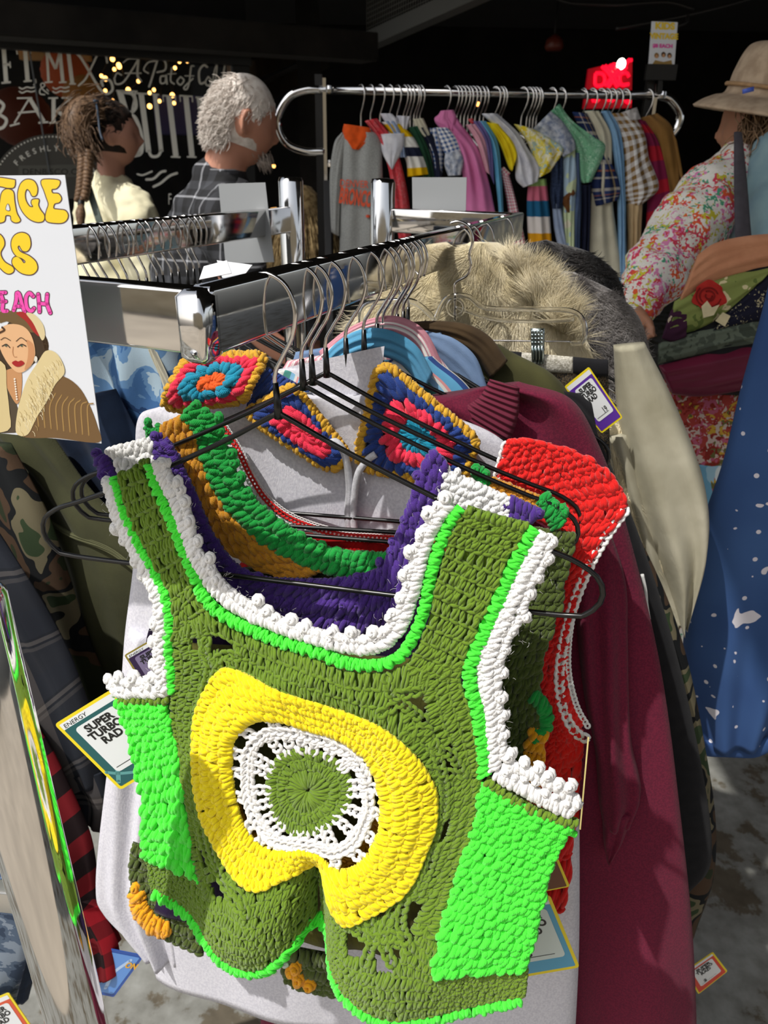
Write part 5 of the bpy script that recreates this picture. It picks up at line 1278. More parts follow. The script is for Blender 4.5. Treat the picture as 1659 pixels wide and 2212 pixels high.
left_garment('denim_jacket', 'bleached blue denim jacket below the near chrome cross rail', 'jacket', .29, [(150, 720), (160, 850), (190, 950), (230, 1060)], [(385, 740), (400, 840), (395, 930), (340, 1100)], M_BLEACH, 31, 30, 16,
             parts=[('cream_lining', [(340, 745), (372, 830), (380, 900)], [(352, 742), (392, 830), (398, 890)], fabric('cream_lining', hx('#bdb9a6'), None, 30), 6, 30)])
left_garment('coat', 'black coat shoulder between the bleached denim jacket and the granny squares', 'coat', .32, [(300, 720), (330, 850), (330, 1000)], [(430, 740), (470, 850), (480, 1000)], M_BLK, 32)
left_garment('jeans_jacket', 'dark navy denim jacket hanging behind the vintage furs sign', 'jacket', .26, [(60, 880), (120, 960), (180, 1080), (230, 1200), (260, 1400)], [(250, 840), (310, 960), (345, 1060), (360, 1200), (370, 1400)], M_NAVYD, 33)
left_garment('jacket', 'olive cotton jacket with a seam across, left of the vest', 'jacket', .22, [(-90, 900), (0, 1000), (60, 1100), (120, 1200), (180, 1400), (230, 1600)], [(100, 930), (190, 1050), (300, 1180), (350, 1290), (355, 1450), (340, 1620)], M_OLJ, 34, 36, 14,
             parts=[('yoke_seam', [(90, 1085), (180, 1130), (260, 1165), (340, 1225)], [(88, 1093), (178, 1138), (258, 1173), (338, 1233)], fabric('olive_seam', hx('#5a5b40'), None, 30), 3, 38)])
left_garment('jacket', 'brown and green camouflage jacket at the left edge', 'jacket', .18, [(-120, 960), (-60, 1100), (0, 1200), (60, 1350), (100, 1500), (140, 1640)], [(20, 960), (95, 1090), (135, 1200), (190, 1380), (235, 1500), (255, 1640)], M_CAMO, 35, 34, 10)
GP = [(0, hx('#26282d')), (.4, hx('#4a4848')), (.46, hx('#1c1e22')), (.5, hx('#5c5856')), (.56, hx('#1c1e22')), (.6, hx('#24272e'))]
M_GPL = stripes('grey_plaid', .085, GP, 'Y', [(0, hx('#22262f')), (.45, hx('#55504e')), (.5, hx('#1a1c20')), (.54, hx('#55504e')), (.7, hx('#1b2029'))])
left_garment('flannel_shirt', 'charcoal grey plaid flannel sleeve hanging at the left edge', 'shirt', .11, [(-150, 1050), (-80, 1250), (-10, 1400), (50, 1540), (100, 1640), (148, 1690)], [(-20, 1140), (70, 1262), (128, 1370), (165, 1450), (205, 1570), (228, 1690)], M_GPL, 36, 34, 8,
             parts=[('cuff', [(105, 1650), (150, 1700), (165, 1735)], [(225, 1665), (245, 1730), (236, 1790)], M_GPL, 24, 6)])
RP = [(0, hx('#8e1420')), (.5, hx('#1a0d10'))]
M_RPL = stripes('buffalo_plaid', .055, RP, 'Y', RP, mixf=.5)
left_garment('flannel_shirt', 'red and black buffalo plaid sleeve with snap buttons behind the thick chrome post', 'shirt', .08, [(-60, 1480), (20, 1700), (80, 1850), (120, 1950), (170, 2060)], [(55, 1540), (120, 1640), (190, 1790), (215, 1930), (262, 2030)], M_RPL, 37, 34, 12,
             parts=[('cuff', [(140, 1900), (185, 2000), (200, 2090)], [(225, 1940), (265, 2010), (278, 2075)], M_RPL, 26, 20), ('cuff_flap', [(150, 1980), (190, 2080), (196, 2120)], [(190, 1960), (222, 2080), (212, 2118)], M_RPL, 12, 46)])
mb = MB(); Sx = lplane(.06, 1); 
for c_ in ((171, 1971), (196, 2068)): pxtube(mb, Sx, [(c_[0] + 5 * math.cos(a), c_[1] + 7 * math.sin(a), 50) for a in np.arange(8) * .785], 1.4, 20, 6, True)
for o_ in bpy.data.objects:
    if o_.get('label', '').startswith('red and black buffalo'): mb.build('snap_button', M_WIRE, o_); break
left_garment('jeans', 'light wash jeans hanging in the bottom left corner', 'jeans', .02, [(-160, 1850), (-160, 2000), (-150, 2150)], [(60, 1880), (68, 2010), (30, 2165)], blotch('light_denim', [(0, hx('#3c4a60')), (.45, hx('#5a6a80')), (.55, hx('#8b98a8'))], 40, 4), 38, 30, 12)
left_garment('jeans', 'dark wash jeans leg just right of the light pair, behind the post', 'jeans', .10, [(20, 1850), (30, 2000), (30, 2130)], [(120, 1880), (95, 2020), (60, 2160)], M_NAVYD, 39, 24, 8)
# the two cards on the left
Sg = lplane(.06, 2); Sg.relief = None
b_ = Bil(Sg, [(312, 2064), (246, 2154), (120, 2130), (190, 2040)], hb=0)
t = thing('price_card', 'blue trading card back with a red and white ball, below the buffalo plaid cuff', 'price tag', Sg.pts(np.array(246.), np.array(2150.)))
mb = MB(); rect(b_, 0, 0, 63, 88, 0, simple('deep_blue_card', hx('#1f4a9a'), .35), mb, 2); mb.build('card', None, t, False)
mb = MB(); rect(b_, 4, 4, 59, 84, .5, simple('blue_swirl_card', hx('#5b8cd0'), .35), mb, 2)
ribbon(mb, b_, [(10, 14), (30, 24), (52, 20)], 5, .8, simple('pale_swirl', hx('#a9c4e6'), .4)); ribbon(mb, b_, [(8, 60), (30, 70), (54, 62)], 5, .8, simple('mid_swirl', hx('#2f66bd'), .4))
an = np.linspace(0, 6.283, 28)[:-1]
poly(mb, b_, [(31 + 17 * math.cos(a), 44 + 17 * math.sin(a)) for a in an], 1.1, simple('ball_grey', hx('#c9c9c4'), .35))
poly(mb, b_, [(31 + 17 * math.cos(a), 44 + 17 * math.sin(a)) for a in np.linspace(-1.0, 2.14, 16)], 1.4, simple('ball_red', hx('#c24a28'), .35)); ribbon(mb, b_, [(22, 58), (40, 30)], 2.4, 1.7, M_CARDW)
poly(mb, b_, [(31 + 4.5 * math.cos(a), 44 + 4.5 * math.sin(a)) for a in an], 2.0, M_INK); poly(mb, b_, [(31 + 3 * math.cos(a), 44 + 3 * math.sin(a)) for a in an], 2.3, M_CARDW)
textmesh(mb, b_, 'PoK', 48, 60, 13, simple('amber_letter', hx('#d9a224'), .4), ang=R(-90), H=1.5, bold=.04); textmesh(mb, b_, 'ON', 20, 16, 11, simple('amber_letter2', hx('#d9a224'), .4), ang=R(-90), H=1.5, bold=.04)
mb.build('printed_face', None, t, False)
Sh = lplane(.0, 2); Sh.relief = None
card('red edged price card marked 35 in the bottom left corner', Sh, [(-70, 2180), (18, 2144), (84, 2240), (0, 2290)], M_CYEL, simple('orange_red_card', hx('#d2502a'), .4), 0, energy=False, price='35')

# ================================================================== vintage furs sign
SP = Plane(at_depth(180, 670, .425), -UU)
sg = thing('paper_sign', 'white sign with groovy yellow lettering and a portrait in a fur collar', 'sign', SP.pts(np.array(100.), np.array(950.)))
M_PAPER = simple('glossy_paper', hx('#dfe3ea'), .25)
TL, TR, BR, BL = (-330, 382), (140, 378), (219, 958), (-300, 905)
mb = MB(); V = SP.pts(np.array([TL[0], TR[0], BR[0], BL[0]] * 2, float), np.array([TL[1], TR[1], BR[1], BL[1]] * 2, float), np.array([0, 0, 0, 0, -1.5, -1.5, -1.5, -1.5]))
mb.add(V, np.array([[3, 2, 1, 0], [4, 5, 6, 7], [0, 1, 5, 4], [1, 2, 6, 5], [2, 3, 7, 6], [3, 0, 4, 7]])); mb.build('sheet', M_PAPER, sg, False)
kz = .3014
def zp_(P): return [(x * kz, 360 + y * kz) for x, y in P]
M_SY, M_SO, M_SM = simple('sign_yellow', hx('#f2cf2a'), .3), simple('sign_outline', hx('#5a3f45'), .35), simple('sign_magenta', hx('#ee4fb0'), .3)
mb = MB()
def glyph(P, fill, w=16, holes_=()):
    P = cr(zp_(P), len(P) * 6, True); P = P[P[:, 0] > -330]
    ribbon(mb, SP, list(P) , w * kz, .35, M_SO, closed=True, raw=True); poly(mb, SP, P, .7, fill)
    for h_ in holes_:
        Hh = cr(zp_(h_), len(h_) * 4, True); ribbon(mb, SP, list(Hh), 10 * kz, 1.0, M_SO, closed=True, raw=True); poly(mb, SP, Hh, 1.3, M_PAPER)
glyph([(-120, 92), (90, 92), (108, 115), (100, 148), (60, 152), (-30, 150), (-50, 300), (-30, 380), (-90, 395), (-120, 300)], M_SY)
glyph([(15, 190), (50, 162), (95, 180), (105, 250), (120, 330), (146, 385), (115, 400), (85, 385), (78, 352), (42, 350), (30, 392), (-25, 398), (-20, 340), (0, 270)], M_SY, holes_=[[(46, 305), (60, 268), (72, 312)]])
glyph([(205, 92), (245, 105), (268, 150), (262, 200), (235, 210), (215, 175), (195, 160), (180, 190), (185, 240), (212, 285), (240, 288), (228, 262), (235, 238), (278, 236), (275, 275), (292, 312), (318, 350), (310, 388), (268, 396), (215, 375), (170, 330), (140, 270), (130, 200), (145, 135), (172, 102)], M_SY)
glyph([(315, 93), (418, 97), (428, 125), (405, 155), (372, 162), (378, 190), (420, 196), (440, 228), (425, 255), (392, 265), (385, 300), (420, 308), (468, 316), (488, 350), (472, 388), (430, 404), (350, 396), (328, 370), (335, 320), (350, 270), (335, 220), (318, 170), (298, 118)], M_SY)
glyph([(-120, 480), (-20, 478), (22, 510), (32, 560), (5, 620), (32, 680), (92, 720), (98, 750), (70, 767), (38, 757), (0, 722), (-30, 690), (-60, 760), (-120, 760)], M_SY)
glyph([(165, 474), (208, 498), (220, 560), (200, 602), (165, 602), (140, 565), (128, 580), (150, 612), (210, 640), (257, 682), (268, 732), (238, 768), (190, 772), (140, 752), (94, 702), (93, 663), (120, 645), (150, 663), (172, 692), (186, 680), (162, 658), (118, 638), (88, 590), (86, 530), (115, 487)], M_SY)
for w_, m_, h_ in ((36, M_SO, .4), (24, M_SM, .8)):
    for P in ([(2, 905), (40, 902)], [(8, 915), (22, 965), (20, 1030), (52, 1035)], [(15, 968), (42, 966)],
              [(100, 1030), (118, 960), (122, 905), (140, 915), (158, 980), (178, 1040)], [(118, 1000), (150, 1000)],
              [(240, 930), (212, 905), (188, 940), (195, 1010), (225, 1035), (245, 1015)],
              [(275, 915), (282, 980), (285, 1040)], [(340, 915), (338, 980), (362, 1048)], [(282, 980), (340, 985)]):
        if P[0][0] == 2: P = [(-60, 905), (40, 902)]
        ribbon(mb, SP, zp_(P), w_ * kz, h_, m_)
mb.build('sign_lettering', None, sg, False)
mb = MB()
def pp(P, h, m_, s_=5): poly(mb, SP, cr(zp_(P), len(P) * s_, True), h, m_)
def sm(n, c): return simple(n, hx(c), .35)
pp([(-60, 1400), (-40, 1300), (60, 1120), (120, 1040), (230, 1090), (320, 1200), (350, 1280), (330, 1340), (260, 1400), (120, 1480)], .3, sm('hair_dark', '#3a2a18'))
pp([(0, 1040), (140, 1048), (255, 1175), (190, 1180), (60, 1110), (0, 1120)], .6, sm('hair_light', '#6b5330'))
pp([(120, 1050), (180, 1045), (260, 1130), (285, 1215), (240, 1180), (190, 1110)], 1.0, sm('red_band', '#a3201c'))
pp([(190, 1050), (250, 1060), (310, 1130), (325, 1210), (305, 1245), (275, 1190), (240, 1120)], 1.1, sm('fur_hat', '#d8c79a'))
pp([(20, 1480), (140, 1440), (160, 1520), (150, 1650), (120, 1700), (60, 1600)], .8, sm('neck_skin', '#c48f60'))
pp([(0, 1170), (60, 1130), (150, 1135), (210, 1180), (245, 1260), (255, 1350), (230, 1420), (170, 1470), (120, 1470), (60, 1410), (10, 1320), (-10, 1240)], 1.2, sm('face_skin', '#e0b184'))
pp([(190, 1240), (240, 1270), (250, 1350), (228, 1415), (180, 1455), (200, 1380), (205, 1300)], 1.5, sm('face_shade', '#c98f62'))
pp([(90, 1405), (115, 1388), (135, 1395), (158, 1388), (180, 1408), (150, 1430), (118, 1430)], 1.9, sm('lips', '#a3161c'))
for P, w_, c_ in (([(10, 1240), (40, 1225), (80, 1245)], 5, '#3a2415'), ([(120, 1250), (155, 1225), (195, 1250)], 5, '#3a2415'), ([(20, 1285), (50, 1272), (75, 1295)], 7, '#2c221c'), ([(130, 1290), (160, 1272), (190, 1285)], 7, '#2c221c'), ([(98, 1290), (95, 1330), (105, 1360), (125, 1362)], 4, '#bf8658'), ([(0, 1190), (35, 1170), (20, 1150)], 14, '#4b2d17')):
    ribbon(mb, SP, zp_(P), w_ * kz, 1.8, sm('line' + c_[1:], c_))
for x, y in ((48, 1283), (160, 1283)): pp([(x + 8 * math.cos(a), y + 6 * math.sin(a)) for a in np.arange(8) * .785], 2.0, sm('iris', '#3c5a4c'), 2)
pp([(-340, 1820), (20, 1900), (40, 1560), (90, 1460), (120, 1700), (140, 1900), (-340, 1860)], .7, sm('coat_front', '#4c4030'))
pp([(140, 1920), (200, 1700), (330, 1560), (440, 1500), (560, 1570), (640, 1700), (700, 1860), (712, 1975), (420, 1945)], 1.0, sm('coat_brown', '#6f5330'))
for k in range(9): x = 250 + k * 45; ribbon(mb, SP, zp_([(x + 60, 1600 + k * 12), (x + 20, 1720), (x + 30, 1860 + k * 8)]), 9 * kz, 1.3, sm('coat_streak', '#a07e48'))
pp([(330, 1320), (400, 1330), (450, 1400), (465, 1480), (400, 1560), (340, 1680), (270, 1790), (200, 1920), (120, 1905), (130, 1750), (170, 1600), (210, 1500), (270, 1410)], 1.6, sm('collar_fur', '#d8c694'))
pp([(-200, 1340), (0, 1390), (45, 1440), (50, 1560), (70, 1740), (60, 1890), (-200, 1850)], 1.5, sm('collar_fur_left', '#d2bf8c'))
g = np.random.default_rng(8)
for k in range(150):
    a = g.random(); c_ = np.array([400, 1390]) * (1 - a) + np.array([170, 1860]) * a + g.normal(0, 32, 2); ribbon(mb, SP, zp_([tuple(c_), tuple(c_ + [14, 16]), tuple(c_ + [18, 36])]), 3 * kz, 1.9, sm('fur_line', '#b39c66') if k % 2 else sm('fur_line2', '#efe3bd'))
for k in range(14): a = k * .45; pp([(300 + k * 3 + 16 * math.cos(t) , 1180 + k * 12 + 14 * math.sin(t)) for t in np.arange(8) * .785], 1.0, sm('curl', '#4a3620'), 2)
for k in range(9): pp([(110 + k * 2 + 7 * math.cos(t), 1520 + k * 18 + 7 * math.sin(t)) for t in np.arange(8) * .785], 2.1, sm('pearl', '#ece4d4'), 1)
pp([(262 + 12 * math.cos(t), 1378 + 22 * math.sin(t)) for t in np.arange(8) * .785], 2.2, sm('earring', '#dcd8cc'), 2)
mb.build('printed_portrait', None, sg, False)
mb = MB(); box(mb, SP.pts(np.array(-150.), np.array(925.), -6), .05, .004, .012, [VV, UU, ZZ]); mb.build('sign_clip', M_BLACK, sg, False)

# blank card signs on the rails
M_BLANK = simple('grey_card_back', hx('#8f9294'), .5)
def blank(label, quad, u, v0):
    S = Plane(RK(u, v0, 1.4), -UU * .8 + np.array([0, -.3, .12]))
    X = np.array([q[0] for q in quad] * 2, float); Y = np.array([q[1] for q in quad] * 2, float)
    mb = MB(); mb.add(S.pts(X, Y, np.array([0] * 4 + [-1.5] * 4)), np.array([[3, 2, 1, 0], [4, 5, 6, 7], [0, 1, 5, 4], [1, 2, 6, 5], [2, 3, 7, 6], [3, 0, 4, 7]]))
    tag(mb.build('sign_card', M_BLANK, smooth=False), label, 'sign', 'blank sign backs')
blank('blank grey back of a sign behind the left rail, in front of the man', [(472, 397), (573, 394), (592, 566), (487, 570)], .70, -.35)
blank('blank grey back of a sign standing above the rear cross rail', [(890, 383), (1008, 383), (1005, 500), (892, 500)], .90, 0)
M_PT = simple('white_tag_paper', hx('#c9ccd0'), .6)
for i, (q_, l) in enumerate((([(440, 575), (490, 562), (500, 590), (430, 604)], 'white paper tag lying flat just behind the near rail corner'), ([(468, 562), (545, 572), (520, 604), (480, 600)], 'second white paper tag leaning beside the first behind the corner'))):
    S = Plane(RK(.16 + i * .02, -.13, 1.4), -UU * .7 + ZZ * .5); X = np.array([q[0] for q in q_] * 2, float); Y = np.array([q[1] for q in q_] * 2, float)
    mb = MB(); mb.add(S.pts(X, Y, np.array([0] * 4 + [-1.5] * 4)), np.array([[3, 2, 1, 0], [4, 5, 6, 7], [0, 1, 5, 4], [1, 2, 6, 5], [2, 3, 7, 6], [3, 0, 4, 7]])); tag(mb.build('paper_tag', M_PT, smooth=False), l, 'tag')

# splattered jeans on the right
JP = Plane(at_depth(1580, 1100, .95), np.array([-.25, -1, .0]), cloth_relief(41, 14))
def splat():
    m, nt, b = newmat('splattered_denim'); L = nt.links.new; tc = tn(nt, 'ShaderNodeTexCoord')
    v = tn(nt, 'ShaderNodeTexNoise', Scale=26.0, Detail=2.0, Roughness=.6); v.inputs['Distortion'].default_value = .3; L(tc.outputs['Object'], v.inputs['Vector'])
    r1 = rampnode(nt, [(0, (0, 0, 0)), (.655, (1, 1, 1))]); L(v.outputs[0], r1.inputs[0])
    v2 = tn(nt, 'ShaderNodeTexVoronoi', Scale=42.0); L(tc.outputs['Object'], v2.inputs['Vector']); r2 = rampnode(nt, [(0, (1, 1, 1)), (.13, (0, 0, 0))]); L(v2.outputs['Distance'], r2.inputs[0])
    mx = tn(nt, 'ShaderNodeMath', operation='MAXIMUM'); L(r1.outputs[0], mx.inputs[0]); L(r2.outputs[0], mx.inputs[1])
    n = tn(nt, 'ShaderNodeTexNoise', Scale=5.0, Detail=3.0); L(tc.outputs['Object'], n.inputs['Vector']); rc = rampnode(nt, [(.3, hx('#1f3d70')), (.7, hx('#36588c'))], False); L(n.outputs[0], rc.inputs[0])
    mc = tn(nt, 'ShaderNodeMix', data_type='RGBA'); L(mx.outputs[0], mc.inputs[0]); L(rc.outputs[0], mc.inputs[6]); mc.inputs[7].default_value = col4(hx('#d5d2da')); L(mc.outputs[2], b.inputs['Base Color']); b.inputs['Roughness'].default_value = .9; return m
t = thing('jeans', 'blue jeans splattered with white paint hanging at the right edge', 'jeans', JP.pts(np.array(1560.), np.array(1600.)))
mb = MB(); M_SPL = splat()
loft(mb, JP, [(1675, 560), (1640, 700), (1600, 850), (1562, 1000), (1512, 1150), (1482, 1330), (1476, 1450), (1500, 1598)], [(1850, 560), (1850, 700), (1840, 850), (1820, 1000), (1790, 1150), (1750, 1330), (1720, 1450), (1662, 1578)], 80, 40, 60, 14, 4, (1, 3)); mb.build('leg', M_SPL, t)
mb = MB(); loft(mb, JP, [(1496, 1570), (1540, 1578), (1610, 1578), (1664, 1552)], [(1502, 1604), (1545, 1612), (1620, 1610), (1668, 1582)], 40, 10, 8, hb=40); mb.build('hem', M_SPL, t)

# the rack those jeans hang on, just beyond the right edge
ja = JP.pts(np.array(1700.), np.array(560.), 20); jb = JP.pts(np.array(1840.), np.array(560.), 20); jm = (ja + jb) / 2
t = thing('clip_hanger', 'chrome clip hanger holding the splattered jeans by the waist', 'hanger', jm)
mb = MB(); tube(mb, [ja + ZZ * .03, jb + ZZ * .03], .003, 8); tube(mb, cr([jm + ZZ * z + nrm(jb - ja) * x for x, z in ((0, .03), (0, .08), (.018, .105), (.014, .135), (-.006, .142), (-.02, .125))], 30), .0025, 8); mb.build('hook', M_WIRE, t)
for p in (ja, jb): mb = MB(); box(mb, p + ZZ * .012, .009, .012, .024); mb.build('clip', M_WIRE, t, False)
rk = np.array([1, .25, 0]) / np.linalg.norm([1, .25, 0]); top = jm + ZZ * .128
t = thing('side_rack', 'chrome rack at the far right carrying the splattered jeans', 'clothes rack', (top[0] + rk[0] * .5, top[1] + rk[1] * .5, 0))
mb = MB(); tube(mb, [top - rk * .06, top + rk * .5], .010, 14); mb.build('hanging_rail', M_CHROME, t)
mb = MB(); e = top + rk * .5; tube(mb, [e, np.array([e[0], e[1], .03])], .014, 14); mb.build('post', M_CHROME, t)
mb = MB(); rbox(mb, (e[0], e[1] - .25, .03), (e[0], e[1] + .25, .03), ZZ, .02, .015, .003); mb.build('foot', M_CHROME, t)
# ================================================================== children's clothes rail in the background
KY = 2.55
ra, rb = at_y(704, 194, KY), at_y(1418, 206, KY); KZ = (ra[2] + rb[2]) / 2; ra[2] = rb[2] = KZ
kr = thing('clothes_rail', 'tall chrome and black rail of children\'s clothes with curled chrome ends', 'clothes rack', (ra[0], KY, 0))
mb = MB(); tube(mb, [ra + np.array([-.02, 0, 0]), rb + np.array([.02, 0, 0])], .0125, 16); mb.build('hanging_rail', M_CHROME, kr)
def kp(x, y, Y=KY): return at_y(x, y, Y)
mb = MB(); tube(mb, cr([kp(706, 194), kp(660, 194), kp(622, 212), kp(599, 262), kp(618, 308), kp(660, 326), kp(702, 327)], 50), .0125, 14); mb.build('end_loop', M_CHROME, kr)
mb = MB(); tube(mb, cr([kp(1424, 206), kp(1448, 215), kp(1468, 245), kp(1462, 275), kp(1440, 300), kp(1415, 310)], 40), .0125, 14); mb.build('end_loop', M_CHROME, kr)
for x, z0 in ((ra[0], 0), (rb[0], 0)):
    mb = MB(); box(mb, (x - .022, KY + .01, KZ * .5 + .02), .011, .012, KZ * .5 + .02); mb.build('black_upright', M_BLACK, kr, False)
    mb = MB(); box(mb, (x - .004, KY - .006, KZ - .21), .005, .005, .24); lathe(mb, (x + .012, KY - .014, KZ), [(.0, -.012), (.011, -.009), (.012, .0), (.011, .009), (.001, .012)], 12); lathe(mb, (x + .012, KY - .014, KZ - .2), [(.0, -.012), (.011, -.009), (.012, .0), (.011, .009), (.001, .012)], 12); mb.build('chrome_bracket', M_CHROME, kr, False)
    mb = MB(); x == ra[0] and rbox(mb, (x, KY, KZ - .25), (x + .04, KY - .45, .03), (1, 0, 0), .012, .012, .003); rbox(mb, (x, KY, KZ - .25), (x, KY + .4, .03), (1, 0, 0), .012, .012, .003); mb.build('slanting_leg', M_BLACK, kr, False)
# hangers of the children's rail
def kid_hanger_proto():
    root = thing('kids_hanger', 'x', 'hanger')
    hk = cr([(x, 0, z) for x, z in [(0, -.135), (0, -.085), (.004, -.07), (.014, -.05), (.02, -.03), (.018, -.008), (.004, .006), (-.012, .002), (-.018, -.018)]], 36)
    mb = MB(); tube(mb, hk, .0026, 8); mb.build('hook', M_WIRE, root)
    mb = MB(); tube(mb, cr([(-.06, 0, -.172), (-.03, 0, -.15), (0, 0, -.133), (.03, 0, -.15), (.06, 0, -.172)], 20), .0026, 6); mb.build('shoulder_wire', M_WIRE, root)
    return root
kproto = kid_hanger_proto(); first = True; g = np.random.default_rng(3)
KX = [780, 801, 822, 842, 859, 873, 880, 888, 896, 902, 909, 965, 983, 990, 998, 1006, 1014, 1022, 1030, 1040, 1048, 1071, 1081, 1087, 1131, 1143, 1150, 1157, 1164, 1193, 1213, 1260, 1280, 1299, 1311, 1322, 1336, 1351, 1400]
for i, x in enumerate(KX):
    o = kproto if first else copy_tree(kproto); first = False
    t = (x - 704) / (1418 - 704); p = ra + (rb - ra) * t
    o.location = Vector((p[0], KY, KZ + .0125 - .003)); o.rotation_euler = (0, 0, R(-48 + g.uniform(-7, 7))); o.scale = (.92, .92, .92)
    o['group'] = 'hangers of the children\'s rail'
    o['label'] = {0: 'first silver hanger on the children\'s rail, holding the grey orange collared shirt', 38: 'last silver hanger on the children\'s rail, by the right upright, tan suede jacket', 1: 'second silver hanger from the left on the children\'s rail, above the red spotted dress', 2: 'third silver hanger from the left on the children\'s rail, above the pale blue romper', 3: 'fourth silver hanger from the left on the children\'s rail, above the rugby shirt', 11: 'silver hanger of the bubblegum pink coat, just after the first bare gap', 29: 'lone silver hanger just left of the mint green collar', 30: 'lone silver hanger just above the mint green collar', 31: 'lone silver hanger above the cream jacket, just left of the neon sign'}.get(i, 'silver wire hanger in the crowd on the children\'s clothes rail')

def gingham(n, c, per): return stripes(n, per, [(0, c), (.5, (.8, .8, .8))], 'Y', [(0, c), (.5, (.8, .8, .8))])
F_GREY = fabric('heather_grey', hx('#a3a6a4'), hx('#8f9290'), 300, .95, 900, .3); F_ORG = fabric('orange_rib', hx('#e2581c'), None, 60)
F_RED = blotch('red_dots', [(0, hx('#c9303c')), (.93, (.8, .75, .75))], 260, voronoi=True); F_WHT = fabric('white_cotton', hx('#dfe0e6'), hx('#c2c4ce'), 40); F_YEL = fabric('yellow_cotton', hx('#e8d21f'), hx('#d9be12'), 30)
F_RUG = stripes('rugby_stripe', .13, [(0, hx('#e0b40c')), (.22, hx('#dcdcd6')), (.5, hx('#1d2338')), (.68, hx('#dcdcd6')), (.9, hx('#e0b40c'))])
F_GRN = fabric('bottle_green', hx('#1c4630'), hx('#12301f'), 20); F_NAVY = fabric('navy_cotton', hx('#1a2038'), None, 20)
F_BG = gingham('blue_gingham', hx('#3d5e96'), .012); F_PINK = fabric('pink_cotton', hx('#d97fb2'), hx('#c96fa2'), 12); F_LP = fabric('pale_pink', hx('#e0a8b8'), None, 20); F_LIL = fabric('lilac', hx('#7b6fa8'), None, 20)
F_SKY = fabric('sky_blue', hx('#6db4d6'), hx('#5aa2c6'), 20); F_PG = gingham('pink_gingham', hx('#c9607c'), .009); F_YF = blotch('yellow_floral', [(0, hx('#e6d96a')), (.35, hx('#eeeacb')), (.7, hx('#a9c3c0')), (.85, hx('#e8cf2c'))], 60, voronoi=True)
F_FRILL = fabric('frilled_lace', hx('#c9ced6'), hx('#7f8ca6'), 90, .9, 200, .8); F_MINT = blotch('mint_print', [(0, hx('#7fbd96')), (.8, hx('#5a9a78')), (.9, hx('#b9dcc4'))], 120, voronoi=True)
F_KN = stripes('knit_bands', .31, [(0, hx('#d99c1c')), (.22, hx('#ddd8d4')), (.36, hx('#1f5f86')), (.5, hx('#c4687f')), (.64, hx('#8faf6a')), (.78, hx('#6d1a28')), (.9, hx('#d99c1c'))])
F_DEN = fabric('dark_denim_print', hx('#1e2a44'), hx('#34425f'), 200, .9, 500, .5); F_LB = fabric('pale_chambray', hx('#9fb0cc'), hx('#8b9dbb'), 30); F_PAST = blotch('pastel_print', [(0, hx('#a9c3d6')), (.45, hx('#c9d8b0')), (.6, hx('#dcd8c4'))], 12)
F_NP = stripes('navy_plaid', .07, [(0, hx('#1d2a52')), (.35, hx('#d6d0c0')), (.42, hx('#1d2a52')), (.6, hx('#b96a2c')), (.66, hx('#2c3f6e')), (.85, hx('#d6d0c0'))], 'Y', [(0, hx('#1d2a52')), (.35, hx('#d6d0c0')), (.42, hx('#26345e')), (.7, hx('#c9b27c')), (.76, hx('#1d2a52'))])
F_CRM = fabric('cream_cloth', hx('#d3cfb9'), hx('#bfbba6'), 14); F_BGM = gingham('brown_gingham', hx('#8a6a3c'), .022); F_TAN = fabric('tan_canvas', hx('#b79a72'), hx('#cdb48c'), 8)
F_RNP = stripes('red_navy_plaid', .1, [(0, hx('#b3202e')), (.45, hx('#2a1f52'))], 'Y', [(0, hx('#a11c30')), (.5, hx('#231c4a'))]); F_SUE = fabric('tan_suede', hx('#9a7240'), hx('#86622f'), 9); F_SHER = fabric('white_sherpa', hx('#c9c6c6'), hx('#a9a6a6'), 90, .95, 90, 1.0)
